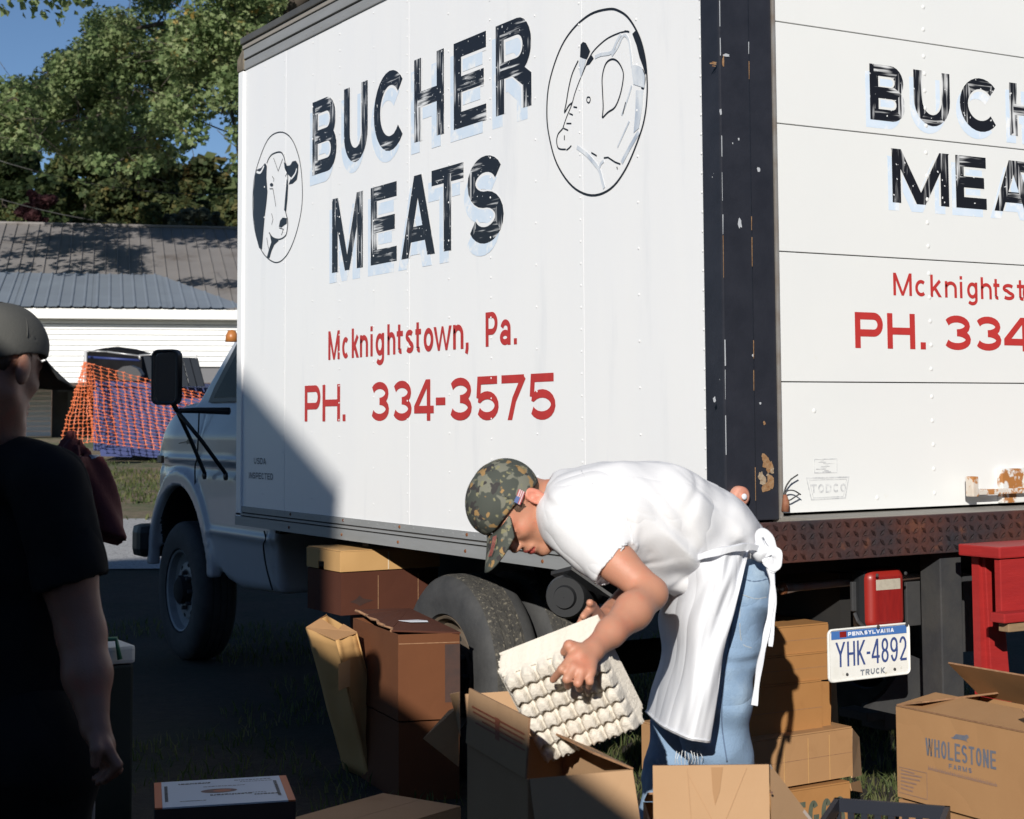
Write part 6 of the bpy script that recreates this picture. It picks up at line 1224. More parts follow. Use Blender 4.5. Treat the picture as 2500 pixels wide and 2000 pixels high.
def capc(O, M, s, par, m_, front=.052, back=-.05, tipx=.19, button=True, bend=3.4):
    def crown(p):
        q = (p-O)@M/s; h = front+(back-front)*np.clip((.10-q[:, 0])/.20, 0, 1)**2
        d = ell(q, (.001, 0, .048), (.101, .088, .091)); sm = .0016*np.exp(-(q[:, 1]/.0022)**2)+.0014*np.exp(-((q[:, 0]+.0)/.0024)**2)*(q[:, 2] < .12)
        d = smin(d, ell(q, (.034, 0, .078), (.060, .062, .050)), .03)+vnoise(q*18)*.0026; d = smax(d, -(q[:, 2]-h), .004); return np.maximum(d, -(ell(q, (.001, 0, .048), (.094, .081, .084))))*s
    rr = .16*s; V, F = sdf_mesh(crown, O-rr, O+rr, .0045); mesh('cap_crown', V, F, m_, par, True)
    def P3(x, y, z): return O+M@(np.array((x, y, z))*s)
    sm = MB()
    for az in (0, 60, 120, 180, 240, 300):
        pts = []
        for el in np.linspace(8, 88, 12):
            d = np.array((math.cos(rad(el))*math.cos(rad(az+15)), math.cos(rad(el))*math.sin(rad(az+15)), math.sin(rad(el)))); q = np.array((.001, 0, .048)); c_ = d/np.array((.101, .088, .091)); r_ = 1/np.linalg.norm(c_); pt = q+d*(r_+.0006); tq_ = min(max((.10-pt[0])/.20, 0), 1)
            if pt[2] > front+(back-front)*tq_**2: pts.append(P3(*pt))
        if len(pts) > 2: sm.tube(pts, .0012*s, 4)
    tag(sm.build('cap_seams', m_, par, smooth=True), kind='stuff')
    V = []; nu, nv = 14, 8
    for lay in (0, 1):
        for j in range(nv+1):
            for i in range(nu+1):
                a = -1.05+2.1*i/nu; t = j/nv; x0, y0 = .098*math.cos(a*.9)+.002, .080*math.sin(a*1.05); ln = (tipx-.098)*(1-.55*(abs(a)/1.05)**2.2)
                x = x0+ln*t; y = y0*(1-.06*t); z = front-.002-.004*lay-.020*t-.55*abs(y)**1.6*bend*(.35+.65*t); V.append(P3(x, y, z))
    N = (nu+1)*(nv+1); F = []
    for j in range(nv):
        for i in range(nu): a = j*(nu+1)+i; F.append((a, a+1, a+nu+2, a+nu+1)); F.append((N+a, N+a+nu+1, N+a+nu+2, N+a+1))
    bd = list(range(nu+1))+[(j+1)*(nu+1)+nu for j in range(nv)]+[nv*(nu+1)+i for i in range(nu-1, -1, -1)]+[j*(nu+1) for j in range(nv-1, 0, -1)]
    for k in range(len(bd)): a, b = bd[k], bd[(k+1) % len(bd)]; F.append((a, N+a, N+b, b))
    mesh('cap_brim', V, F, m_, par, True)
    if button: MB().lathe(P3(-.004, 0, .134), M[:, 2], [(.008*s, 0), (.007*s, .004*s), (.001, .006*s)], 10).build('cap_button', m_, par, smooth=True)
    return P3
# --- bending man ---------------------------------------------------
man = thing('person', 'man in camouflage cap, white shirt, white apron and jeans bending over the open carton', 'person', P(1700, 1100, 4.35)*(1, 1, 0))
hs = 1.0; fi = -.334*RT-.942*UP; ui = -.942*RT+.334*UP; th = rad(24); hf = math.cos(th)*fi+math.sin(th)*(-FW); hu = ui; hl = np.cross(hu, hf); _h, _l = hu, hl; hu = math.cos(rad(16))*_h+math.sin(rad(16))*_l; hl = math.cos(rad(16))*_l-math.sin(rad(16))*_h; HM = np.stack([hf, hl, hu], 1); HO = P(1273, 1234, 4.17)
w0 = P(1446, 1588, 3.72)
fing = [[(1394, 1610, 3.675), (1372, 1634, 3.652), (1350, 1660, 3.685)], [(1400, 1630, 3.658), (1384, 1658, 3.640), (1387, 1676, 3.672)], [(1420, 1640, 3.655), (1411, 1668, 3.637), (1414, 1682, 3.668)], [(1441, 1640, 3.662), (1440, 1664, 3.645), (1438, 1677, 3.672)]]
frad = [(.0118, .0098, .0082), (.0122, .0102, .0085), (.0118, .0098, .0082), (.0105, .0088, .0075)]
sh, el = P(1426, 1308, 4.03), P(1590, 1449, 3.93)
shf, elf, wf = P(1440, 1262, 4.36), P(1560, 1440, 4.36), P(1478, 1512, 4.04)
def body_f(p):
    d = head_sd(p, HO, HM, hs)
    nb = HO+HM@np.array((-.035, 0, -.045)); d = smin(d, chain(p, [nb, P(1372, 1226, 4.19), P(1440, 1250, 4.20)], [.050, .056, .07], .02), .03)
    d = smin(d, chain(p, [P(1460, 1262, 4.2), P(1620, 1280, 4.24), P(1780, 1380, 4.36)], [.07, .075, .07]), .03)
    a = chain(p, [sh, (sh+el)/2+(0, 0, .003), el], [.048, .0445, .037], .02); a = smin(a, chain(p, [el, el*.68+w0*.32, el*.3+w0*.7, w0], [.037, .0415, .031, .0245], .02), .016)
    d = smin(d, a, .02)
    d = smin(d, chain(p, [shf, elf, wf], [.05, .042, .027], .02), .02)
    h = None
    for f_, r_ in zip(fing, frad):
        k, m_, t_ = [P(*q) for q in f_]; mc = rc(p, w0+(k-w0)*.12, k, .0165, .0135); h = mc if h is None else smin(h, mc, .010)
    h = smin(h, rc(p, w0, P(1415, 1600, 3.685), .024, .020), .012)
    for f_, r_ in zip(fing, frad):
        k, m_, t_ = [P(*q) for q in f_]; g = smin(rc(p, k, m_, r_[0], r_[1]), rc(p, m_, t_, r_[1], r_[2]), .003); h = smin(h, g, .0035)
    t1, t2, t3 = P(1418, 1588, 3.70), P(1390, 1577, 3.69), P(1378, 1592, 3.705); h = smin(h, smin(rc(p, t1, t2, .016, .0135), rc(p, t2, t3, .0125, .010), .004), .006)
    d = smin(d, h, .012)
    # far hand gripping the far edge of the trays
    f2 = rc(p, wf, P(1450, 1520, 3.97), .026, .024)
    for k, (a_, b_, c_) in enumerate([((1448, 1505, 3.95), (1440, 1488, 3.92), (1424, 1505, 3.89)), ((1440, 1515, 3.95), (1424, 1512, 3.91), (1412, 1530, 3.89)), ((1440, 1524, 3.95), (1420, 1530, 3.91), (1406, 1546, 3.89)), ((1445, 1532, 3.95), (1424, 1545, 3.91), (1412, 1556, 3.89))]):
        g = smin(rc(p, P(*a_), P(*b_), .0125, .0105), rc(p, P(*b_), P(*c_), .0105, .0085), .003); f2 = smin(f2, smin(g, rc(p, wf, P(*a_), .016, .0125), .004), .004)
    g = smin(rc(p, P(1462, 1505, 3.98), P(1446, 1480, 3.93), .014, .0115), rc(p, P(1446, 1480, 3.93), P(1440, 1472, 3.90), .0115, .009), .003); f2 = smin(f2, g, .005)
    return smin(d, f2, .01)
V_, F_ = sdf_mesh(body_f, *bounds((1180, 1850), (1120, 1700), (3.6, 4.45), .04), .0042)
cc = V_[F_].mean(1); q = (cc-HO)@HM/hs; ii = np.zeros(len(F_), int)
near = np.linalg.norm(cc-HO, axis=1) < .2
ii[near & (q[:, 0] > .088) & (np.abs(q[:, 2]+.058) < .0125-.012*(np.abs(q[:, 1])/.028)**2) & (np.abs(q[:, 1]) < .027)] = 1
ii[near & (np.abs(q[:, 1]) > .0745) & (np.abs(q[:, 0]+.01) < .03) & (np.abs(q[:, 2]+.0) < .04)] = 2
ii[near & (q[:, 0] > .066) & (np.abs(q[:, 2]-.031-.05*(np.abs(q[:, 1])-.03)) < .0045) & (np.abs(q[:, 1]) > .013) & (np.abs(q[:, 1]) < .048)] = 3
ii[near & (q[:, 0] > .080) & (np.abs(q[:, 2]-.0065) < .0024) & (np.abs(np.abs(q[:, 1])-.032) < .0125)] = 3
mesh('body', V_, F_, [SKIN, LIP, EARC, HAIR], man, True, ii)
V_, F_ = sdf_mesh(lambda p: hair_sd(p, HO, HM, hs, low=-.050), HO-.15, HO+.15, .0045); mesh('hair', V_, F_, HAIR, man, True)
P3 = capc(HO, HM, 1.0, man, CAMO, bend=2.2)
fp_ = MB()
for i in range(7):
    z0, z1 = .030+.0026*i, .030+.0026*(i+1); yy = .0915
    for x0, x1, m_ in ((-.004, .012, 2 if i > 2 else (0 if i % 2 == 0 else 1)), (.012, .030, (0 if i % 2 == 0 else 1))):
        x0, x1 = .012-x0+.012, .012-x1+.012; f = lambda x, z: P3(x, (.0885*math.sqrt(max(0, 1-((x+.004)/.110)**2-((z-.05)/.090)**2)))+.0035, z)
        fp_.add([f(x0, z0), f(x1, z0), f(x1, z1), f(x0, z1)], [(0, 1, 2, 3)], m_)
fp_.build('flag_patch', [mat('patch red', (.45, .10, .10), .7), mat('patch white', (.6, .55, .56), .7), mat('patch blue', (.10, .15, .33), .7)], man)
st_ = MB()
for k in range(3): st_.tube([P3(.112+.045*t, .052-.003*k*3+.0*t-.022*t*t, .049-.012*t-.0+.003) for t in np.linspace(0, 1, 7)], .0012, 4)
st_.build('brim_stitching', mat('red brim piping', (.25, .06, .05), .7), man)
nrv = lambda p, s_: vnoise(p*s_)
TA = unit(P(1780, 1380, 4.36)-P(1460, 1262, 4.2))
def shirt_f(p):
    n_ = lambda a, b: chain(p, a, b, .03)
    d = None
    for o in (-.085, .085):
        c = n_([P(1425, 1250, 4.2+o*.9), P(1500, 1262, 4.2+o), P(1610, 1272, 4.24+o*.95), P(1710, 1312, 4.3+o*.8), P(1765, 1358, 4.34+o*.7), P(1785, 1385, 4.36+o*.7)], [.105, .134, .137, .126, .108, .102]); d = c if d is None else smin(d, c, .09)
    d = smin(d, rc(p, P(1378, 1235, 4.19), P(1440, 1250, 4.2), .075, .11), .05)
    d = smin(d, rc(p, P(1384, 1283, 4.10), P(1450, 1330, 4.06), .060, .075), .05)
    d = smin(d, rc(p, P(1560, 1360, 4.2), P(1700, 1400, 4.26), .08, .08), .08)
    ax = unit(P(1505, 1386, 3.985)-P(1422, 1296, 4.04)); hem = P(1502, 1386, 3.985)
    s_ = rc(p, P(1425, 1270, 4.07), hem+ax*.05, .095, .060); s_ = smax(s_, (p-hem)@ax, .003); s_ = smax(s_, -smax(rc(p, P(1425, 1270, 4.07), hem+ax*.06, .086, .052), -((p-hem)@ax+.010), .003), .003)
    axf = unit(P(1520, 1380, 4.37)-P(1440, 1262, 4.38)); hf_ = P(1515, 1375, 4.37); s2 = smax(rc(p, P(1440, 1262, 4.36), hf_+axf*.05, .09, .06), (p-hf_)@axf, .003)
    # stretched folds running armpit to waist plus broad cloth undulation
    q = p-P(1530, 1360, 4.08); al = q@TA; ac = q@unit(np.cross(TA, FW)); dn = q@FW
    f1 = np.abs(vnoise(np.stack([al*3.2, ac*15+al*5, dn*4], 1))); f2 = vnoise(p*7.5); f3 = vnoise(np.stack([al*7+3, ac*26+al*14, dn*7], 1))
    w_ = np.exp(-((ac)/.16)**2)*np.clip((al+.10)/.12, 0, 1)
    sl = np.exp(-(np.linalg.norm(p-P(1535, 1345, 4.0), axis=1)/.075)**2)
    d = smin(d, smin(s_, s2, .02), .022)
    hm_ = 1-np.exp(-(np.linalg.norm(p-hem, axis=1)/.12)**2)
    cr1 = np.exp(-(vnoise(np.stack([al*2.6+4, ac*13+al*6, dn*3], 1))/.09)**2); cr2 = np.exp(-(vnoise(np.stack([al*4+2, ac*8-al*5, dn*4], 1))/.07)**2)
    d = d+(.013*cr1*w_+.005*cr2)*hm_
    d = d+(.024*(f1-.22)*w_*1.1+.007*f2)*hm_+.009*f3*w_+.012*sl*np.abs(vnoise(p*26))*hm_+.0035*vnoise(p*19)*hm_+.010*np.abs(vnoise(np.stack([al*5+9, ac*9-al*7, dn*5], 1)))*np.clip((al-.10)/.1, 0, 1)
    nA = HO+HM@np.array((-.045, 0, -.085)); nx = unit(P(1440, 1240, 4.2)-nA); ring = nA+nx*.045; u1 = unit(np.cross(nx, FW)); v1 = np.cross(nx, u1); qq = p-ring; rr_ = np.hypot(qq@u1, qq@v1)-.070; d = smin(d, np.hypot(rr_, (qq@nx)*.8)-.010, .012)
    neck = rc(p, HO+HM@np.array((-.03, 0, -.03)), P(1372, 1228, 4.19), .068, .060); d = smax(d, -neck, .006)
    d = smax(d, (p-P(1852, 1372, 4.36))@unit(P(1852, 1372, 4.36)-P(1770, 1330, 4.34)), .006)
    return d*.85
V_, F_ = sdf_mesh(shirt_f, *bounds((1310, 1910), (1090, 1500), (3.9, 4.55), .03), .0052); mesh('shirt', V_, F_, COTTON, man, True)
# collar
cp = [HO+HM@np.array((-.055+.052*0+.060*math.cos(a)*.9, .062*math.sin(a), -.105-.02*math.cos(a))) for a in np.linspace(0, 2*math.pi, 17)]
def jeans_f(p):
    d = rc(p, P(1792, 1428, 4.28), P(1792, 1428, 4.45), .100, .100); d = smin(d, rc(p, P(1778, 1375, 4.30), P(1778, 1375, 4.42), .092), .05)
    k1 = P(1742, 1800, 4.26); k2 = P(1655, 1810, 4.44)
    d = smin(d, chain(p, [P(1790, 1440, 4.27), P(1770, 1580, 4.25), P(1752, 1700, 4.25), k1, P(1765, 1900, 4.32), PXz(1785, 2230, .09)*0+P(1792, 2235, 4.42)], [.105, .092, .086, .078, .076, .065], .02), .04)
    d = smin(d, chain(p, [P(1785, 1440, 4.47), P(1700, 1640, 4.46), k2, P(1640, 1900, 4.44), P(1620, 2000, 4.44), P(1600, 2215, 4.46)], [.105, .088, .080, .072, .070, .064], .02), .03)
    fl = np.exp(-(np.linalg.norm(p-P(1800, 1860, 4.27), axis=1)/.07)**2); d = d-.020*fl
    z = p[:, 2]; n1 = np.abs(vnoise(np.stack([p[:, 0]*6, p[:, 1]*6, z*13+p[:, 0]*6], 1))); d = d+.017*(n1-.2)+.005*vnoise(p*16)
    st = np.exp(-(np.abs((p-P(1870, 1590, 4.3))@UP)/.012)**2)*.006; d = d+st
    return smax(d, (p-P(1850, 1352, 4.36))@unit(P(1850, 1352, 4.36)-P(1800, 1460, 4.36)), .01)*.85
V_, F_ = sdf_mesh(jeans_f, *bounds((1540, 1900), (1320, 2260), (4.1, 4.6), .03), .0065); mesh('jeans', V_, F_, DENIM, man, True)
def onsurf(f, u, v, d0, d1, lift=.0012):
    ds = np.linspace(d0, d1, 160); val = f(np.array([P(u, v, d) for d in ds])); k = np.argmax(val < 0)
    return P(u, v, ds[k]-lift) if val[k] < 0 else None
def seam(name, f, pts, d0, d1, r, m_, dash=0):
    b = MB(); q = [(p[0], p[1]) for p in smooth_path([np.array(p, float) for p in pts], 9)]; w_ = [onsurf(f, u, v, d0, d1) for u, v in q]
    run_ = []
    for i, p in enumerate(w_+[None]):
        if p is None or (run_ and np.linalg.norm(p-run_[-1]) > .04):
            if len(run_) > 1: b.tube(run_, r, 4)
            run_ = [] if p is None else [p]
        else: run_.append(p)
    if b.V: tag(b.build(name, m_, man, smooth=True), kind='stuff')
STI = mat('denim stitching', (.40, .43, .44), .8); DKS = mat('denim seam shade', (.10, .15, .24), .9)
seam('pocket_stitching', jeans_f, [(1812, 1452), (1845, 1462), (1872, 1458)], 4.0, 4.5, .0013, STI)
seam('pocket_stitching', jeans_f, [(1808, 1462), (1806, 1520), (1812, 1570), (1835, 1582)], 4.0, 4.5, .0013, STI)
seam('side_seam', jeans_f, [(1790, 1470), (1783, 1560), (1768, 1660), (1762, 1760), (1775, 1860)], 4.0, 4.5, .0024, DKS)
seam('yoke_seam', jeans_f, [(1800, 1408), (1840, 1420), (1880, 1412)], 4.0, 4.5, .0018, DKS)
seam('armhole_seam', shirt_f, [(1445, 1180), (1500, 1215), (1535, 1275), (1545, 1330)], 3.8, 4.3, .0016, COTTON)
seam('sleeve_hem', shirt_f, [(1458, 1418), (1478, 1395), (1502, 1362), (1524, 1335)], 3.8, 4.2, .0016, COTTON)
seam('yoke_line', shirt_f, [(1420, 1150), (1445, 1200), (1460, 1240)], 3.8, 4.3, .0014, COTTON)
hp = MB(); hp.tube(smooth_path([P(1800, 1448, 4.155), P(1832, 1458, 4.165), P(1862, 1460, 4.20), P(1880, 1452, 4.25)], 4), .0022, 5); 
for kx, ky, r_ in ((1668, 1862, .03), ):
    kt = MB(); kr = random.Random(3)
    for i in range(9): a_ = P(1652+i*7, 1836+kr.uniform(-4, 4), 4.150+.002*i); b_ = P(1648+i*8, 1862+kr.uniform(-3, 6), 4.150+.002*i); kt.tube([a_, (a_+b_)/2-FW*.008+RT*kr.uniform(-.006, .006), b_], .0009, 4)
    kt.build('knee_threads', mat('frayed white cotton', (.6, .62, .64), .9), man)
for c in (P(1792, 2262, 4.40), P(1600, 2250, 4.44)):
    c = np.array((c[0], c[1], .0)); tw_ = unit(-RH+.3*np.array((0, 0, 0)))
    V_, F_ = sdf_mesh(lambda p: smax(smin(rc(p, c+(0, 0, .06), c+tw_*.17+(0, 0, .045), .05, .042), rc(p, c+(0, 0, .06), c+(0, 0, .13), .052, .055), .03), -p[:, 2]+.002, .008), c-.25, c+.27, .011); mesh('boot', V_, F_, mat('brown leather boot', (.08, .05, .03), .6), man, True)
ctl = [[(1590, 1395, 4.30), (1650, 1385, 4.15), (1725, 1362, 4.09), (1785, 1345, 4.10), (1830, 1338, 4.16)], [(1630, 1440, 4.33), (1675, 1432, 4.15), (1730, 1420, 4.08), (1780, 1408, 4.07), (1815, 1400, 4.10)],
       [(1606, 1505, 4.40), (1650, 1508, 4.18), (1700, 1505, 4.08), (1752, 1500, 4.05), (1792, 1495, 4.08)], [(1614, 1590, 4.40), (1650, 1590, 4.17), (1690, 1590, 4.07), (1732, 1590, 4.04), (1767, 1590, 4.065)],
       [(1590, 1680, 4.38), (1630, 1690, 4.16), (1675, 1695, 4.06), (1715, 1700, 4.03), (1752, 1700, 4.055)], [(1577, 1742, 4.36), (1612, 1772, 4.15), (1655, 1796, 4.06), (1695, 1808, 4.03), (1734, 1814, 4.055)]]
cw = np.array([[P(*q) for q in r] for r in ctl]); nu, nv = 60, 80
def cat(A, t):
    n = len(A)-1; i = min(int(t*n), n-1); f = t*n-i; g = lambda k: A[min(max(k, 0), n)]
    a, b, c, d = g(i-1), g(i), g(i+1), g(i+2); return .5*(2*b+(c-a)*f+(2*a-5*b+4*c-d)*f*f+(3*b-a-3*c+d)*f**3)
V = []
for j in range(nv+1):
    row = [cat(cw[:, k], j/nv) for k in range(5)]
    for i in range(nu+1):
        p = cat(np.array(row), i/nu); s_, t_ = i/nu, j/nv; e = .013*math.sin(s_*11+2*t_+1.5*math.sin(t_*5))*(1-.35*t_)*(.35+.65*(1-s_))+.007*math.sin(s_*30+5*math.sin(t_*3))*max(0, 1-t_*3.5)+.014*float(vnoise(np.array([[s_*5+t_*2.5, t_*3.3, 1.2]]))[0])+.004*float(vnoise(np.array([[s_*14, t_*6+s_*5, 7.2]]))[0])
        V.append(p-FW*e*(1. if i < nu else .2))
F = [(j*(nu+1)+i, (j+1)*(nu+1)+i, (j+1)*(nu+1)+i+1, j*(nu+1)+i+1) for j in range(nv) for i in range(nu)]; N = len(V); V2 = V+[v+FW*.0025 for v in V]; F += [tuple(q+N for q in f[::-1]) for f in F[:]]
bd = [i for i in range(nu+1)]+[(j+1)*(nu+1)-1 for j in range(1, nv+1)]+[nv*(nu+1)+i for i in range(nu-1, -1, -1)]+[j*(nu+1) for j in range(nv-1, 0, -1)]
F += [(bd[(k+1) % len(bd)], bd[(k+1) % len(bd)]+N, bd[k]+N, bd[k]) for k in range(len(bd))]
ap = mesh('apron', V2, F, APRON, man, True)
hm = MB(); hm.tube([V[nv*(nu+1)+i]-FW*.001+UP*.006 for i in range(0, nu+1, 3)], .0026, 5); hm.tube([V[j*(nu+1)+nu]-FW*.001-RT*.005 for j in range(6, nv+1, 4)], .0026, 5); hm.build('hem', APRON, ap, smooth=True)
def strap(name, pts, wd, tk, par, m_=APRON):
    q = smooth_path([P(*a) for a in pts], 6); n = len(q); V = []; F = []
    for i, p in enumerate(q):
        d = unit(q[min(i+1, n-1)]-q[max(i-1, 0)]); s_ = unit(np.cross(d, FW)+.25*math.sin(i*.35)*FW); nn_ = np.cross(s_, d); w2 = wd/2*(1+.15*math.sin(i*.9))
        V += [p+s_*w2+nn_*tk, p-s_*w2+nn_*tk, p-s_*w2-nn_*tk, p+s_*w2-nn_*tk]
    for i in range(n-1): b = i*4; F += [(b+k, b+(k+1) % 4, b+4+(k+1) % 4, b+4+k) for k in range(4)]
    F += [(3, 2, 1, 0), tuple((n-1)*4+k for k in range(4))]; return mesh(name, V, F, m_, par, False)
strap('waist_string', [(1650, 1382, 4.15), (1720, 1356, 4.065), (1785, 1340, 4.07), (1830, 1335, 4.10), (1860, 1342, 4.15)], .016, .004, ap)
V_, F_ = sdf_mesh(lambda p: ell(p, P(1860, 1345, 4.15), (.026, .03, .03))+.004*vnoise(p*60), P(1860, 1345, 4.15)-.06, P(1860, 1345, 4.15)+.06, .006); mesh('knot', V_, F_, APRON, ap, True)
strap('bow_loop', [(1862, 1345, 4.13), (1852, 1310, 4.125), (1868, 1300, 4.12), (1885, 1330, 4.12), (1896, 1368, 4.125), (1886, 1388, 4.13), (1874, 1372, 4.13), (1864, 1350, 4.13)], .020, .0025, ap)
strap('bow_loop', [(1862, 1348, 4.13), (1888, 1345, 4.12), (1900, 1362, 4.12), (1888, 1384, 4.125), (1872, 1366, 4.125)], .024, .0025, ap)
strap('bow_tail', [(1880, 1385, 4.13), (1886, 1430, 4.13), (1880, 1500, 4.125), (1866, 1570, 4.12), (1852, 1640, 4.12), (1842, 1722, 4.12)], .014, .002, ap)
strap('bow_tail', [(1876, 1385, 4.135), (1889, 1440, 4.135), (1887, 1510, 4.13), (1881, 1578, 4.13)], .011, .002, ap)
strap('bib_strap', [(1352, 1180, 4.13), (1345, 1240, 4.08), (1352, 1300, 4.06)], .018, .002, ap)
# --- man in black at the left ---------------------------------------
_P0 = P
def P(u, v, d): return _P0(u, v, d+.16)
lm = thing('person', 'man in black T-shirt and peaked cap seen from behind at the left edge', 'person', P(-20, 1500, 3.55)*(1, 1, 0))
yaw = rad(68); lf = unit(math.cos(yaw)*RH+math.sin(yaw)*FH-np.array((0, 0, .26))); ll = unit(np.cross((0, 0, 1), lf)); lu = np.cross(lf, ll); LM = np.stack([lf, ll, lu], 1); LO = P(-14, 905, 3.52)
ls = 1.09
lsh, lel, lwr = P(118, 1190, 3.47), P(198, 1545, 3.44), P(232, 1775, 3.36)
def lbody(p):
    d = head_sd(p, LO, LM, ls); nb = LO+LM@np.array((-.035, 0, -.05))
    d = smin(d, chain(p, [nb, P(-20, 1080, 3.56), P(-40, 1250, 3.58), P(-50, 1600, 3.58)], [.056, .062, .10, .10], .04), .03)
    d = smin(d, chain(p, [lsh, P(165, 1400, 3.45), lel, lel*.55+lwr*.45, lwr], [.062, .060, .050, .050, .029], .02), .03)
    d = smin(d, chain(p, [P(-150, 1200, 3.72), P(-230, 1480, 3.75), P(-235, 1760, 3.62)], [.06, .05, .03], .02), .03)
    kn = [(262, 1828, 3.325), (268, 1842, 3.345), (262, 1852, 3.365), (250, 1856, 3.385)]; mid = [(288, 1868, 3.32), (288, 1880, 3.345), (278, 1888, 3.365), (262, 1886, 3.385)]; tip = [(262, 1900, 3.33), (252, 1908, 3.35), (240, 1910, 3.37), (232, 1902, 3.39)]
    h = rc(p, lwr, P(252, 1820, 3.35), .028, .026)
    for a, b, c in zip(kn, mid, tip):
        g = smin(rc(p, P(*a), P(*b), .0125, .0108), rc(p, P(*b), P(*c), .0108, .0085), .003); h = smin(h, smin(g, rc(p, lwr, P(*a), .018, .0135), .006), .004)
    g = smin(rc(p, lwr, P(236, 1830, 3.31), .018, .014), rc(p, P(236, 1830, 3.31), P(232, 1868, 3.31), .013, .010), .004); h = smin(h, g, .006)
    return smin(d, h, .012)
V_, F_ = sdf_mesh(lbody, *bounds((-260, 310), (750, 1930), (3.28, 3.8), .03), .0062)
cc = V_[F_].mean(1); q = (cc-LO)@LM/ls; ii = np.zeros(len(F_), int); ii[(np.linalg.norm(cc-LO, axis=1) < .2) & (q[:, 0] > .086) & (np.abs(q[:, 2]+.058) < .012) & (np.abs(q[:, 1]) < .026)] = 1
mesh('body', V_, F_, [SKIN2, LIP], lm, True, ii)
V_, F_ = sdf_mesh(lambda p: hair_sd(p, LO, LM, ls, low=-.06, front=.008), LO-.16, LO+.16, .006); mesh('hair', V_, F_, HAIR, lm, True)
capc(LO, LM, ls, lm, GREYCAP, front=.048, back=-.015, tipx=.225, bend=1.5)
def ltee(p):
    d = None
    for k, o in ((0, -.09), (1, .07)):
        c = chain(p, [P(10, 1180, 3.56)+FH*o*.4+RH*o, P(-30, 1350, 3.58)+FH*o*.4+RH*o*1.1, P(-40, 1560, 3.58)+FH*o*.4+RH*o*1.15, P(-20, 1780, 3.56)+FH*o*.4+RH*o*1.1], [.085, .14, .145, .14], .03); d = c if d is None else smin(d, c, .08)
    d = smin(d, rc(p, P(-10, 1120, 3.55), P(100, 1170, 3.49), .070, .082), .04)
    ax = unit(P(180, 1440, 3.45)-lsh); hem = P(176, 1428, 3.45); s_ = smax(rc(p, lsh, hem+ax*.05, .086, .080), (p-hem)@ax, .003); s_ = smax(s_, -smax(rc(p, lsh, hem+ax*.07, .070, .064), -((p-hem)@ax+.035), .004), .003)
    d = smin(d, s_, .02)+.006*vnoise(p*9)+.003*vnoise(p*22); nb = LO+LM@np.array((-.035, 0, -.07))
    return smax(d, -rc(p, nb, P(-20, 1090, 3.56), .072, .068), .006)*.85
V_, F_ = sdf_mesh(ltee, *bounds((-330, 310), (1010, 1990), (3.3, 3.85), .03), .0085); mesh('t_shirt', V_, F_, BLKCL, lm, True)
def ltr(p):
    d = rc(p, P(-60, 1830, 3.55), P(90, 1830, 3.52), .15, .15)
    for u in (-90, 110): b = PXz(u+10, 2000, .55)*0+P(u, 1850, 3.54); f_ = np.array((b[0], b[1], .10)); d = smin(d, chain(p, [b, (b+f_)/2, f_], [.115, .095, .075], .03), .04)
    return (d+.007*np.abs(vnoise(p*12)))*.85
q0 = P(10, 1850, 3.54); V_, F_ = sdf_mesh(ltr, np.array((q0[0]-.45, q0[1]-.45, .0)), np.array((q0[0]+.45, q0[1]+.45, q0[2]+.25)), .012); mesh('trousers', V_, F_, BLKCL, lm, True)
for u in (-90, 110):
    b = P(u, 1850, 3.54); c = np.array((b[0], b[1], 0)); V_, F_ = sdf_mesh(lambda p: smax(rc(p, c+(0, 0, .05), c+lf*(1, 1, 0)*.19+(0, 0, .035), .052, .04), -p[:, 2]+.002, .008), c-.28, c+.28, .013); mesh('shoe', V_, F_, BLKPL, lm, True)
P = _P0
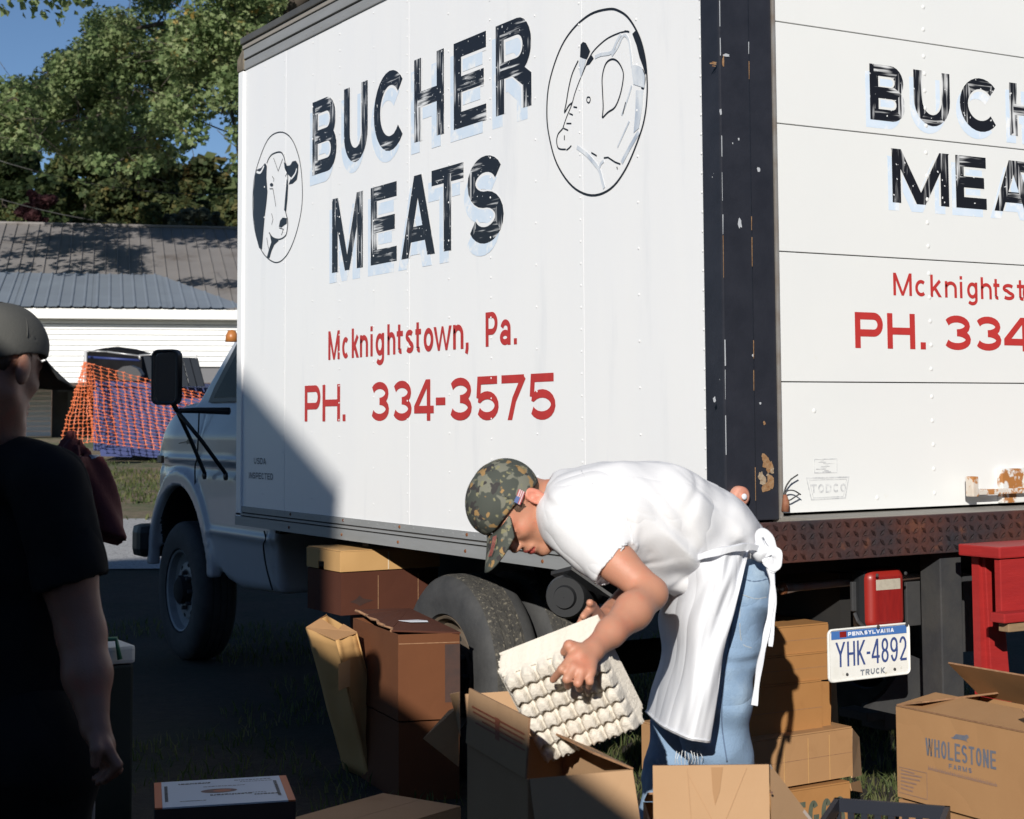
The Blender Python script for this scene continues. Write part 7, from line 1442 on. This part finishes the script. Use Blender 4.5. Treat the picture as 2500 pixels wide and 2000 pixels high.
# --- stack of egg trays ----------------------------------------------
TL, BL, BR = P(1226, 1650, 3.77), P(1334, 1858, 3.83), P(1560, 1772, 3.80); e1 = BR-BL; e2 = TL-BL; n_ = unit(np.cross(e1, e2)); n_ = n_ if np.dot(n_, FW) < 0 else -n_
def tray(off, sc, seed):
    NX, NY, R_ = 6, 6, 14; nx, ny = NX*R_, NY*R_; rn = np.random.default_rng(seed); xs = np.linspace(-.035, 1.035, nx+7); ys = np.linspace(-.03, 1.03, ny+7); X_, Y_ = np.meshgrid(xs, ys, indexing='ij')
    fx = (X_*NX) % 1-.5; fy = (Y_*NY) % 1-.5; r = np.sqrt(fx**2+fy**2); inside = (X_ > 0) & (X_ < 1) & (Y_ > 0) & (Y_ < 1)
    A = .030; fy = (Y_*NY-.15*np.cos(2*math.pi*fx)) % 1-.5; cx_ = np.clip((.52-np.abs(fx))/.26, 0, 1); cy_ = np.clip((.50-np.abs(fy))/.20, 0, 1); cx_ = cx_*cx_*(3-2*cx_); cy_ = cy_*cy_*(3-2*cy_)
    h = np.where(inside, A*cy_*(.28+.72*cx_)*(1-.5*(fx**2+fy**2)), -.002); edge = np.clip((np.maximum(np.abs(X_-.5), np.abs(Y_-.5))-.5)/.03, 0, 1); h = h-.010*edge
    pts = np.stack([X_.ravel(), Y_.ravel(), h.ravel()], 1); nz = vnoise(pts*np.array((22, 22, 60))+seed)*.0007
    w_ = BL+e1*(.5+(pts[:, :1]-.5)*sc)+e2*(.5+(pts[:, 1:2]-.5)*sc)+n_*(pts[:, 2:]+off+nz[:, None]); a, b = len(xs), len(ys)
    i, j = np.meshgrid(np.arange(a-1), np.arange(b-1), indexing='ij'); k = (i*b+j).ravel(); F = np.stack([k, k+b, k+b+1, k+1], 1); return w_, F
for k in range(8):
    w_, F = tray(-.0115*k+.0, 1+.008*math.sin(k*2.1), k); w_ = w_+e1*.006*math.sin(k*1.3)+e2*.006*math.cos(k*2.7)
    V2 = np.concatenate([w_, w_-n_*.0022]); N = len(w_); F2 = np.concatenate([F, F[:, ::-1]+N]); o = mesh('egg_tray', V2, F2, PULP, None, True); dn = o.data
    tag(o, 'foremost pulp egg tray of the stack, its rows of cups facing the camera' if k == 0 else ('%s pulp egg tray counted back from the foremost one in the stack' % ('second third fourth fifth sixth seventh'.split()[k-1]) if k < 7 else 'rearmost pulp egg tray of the stack, between the two hands'), 'egg tray', 'pulp egg trays held in a stack')
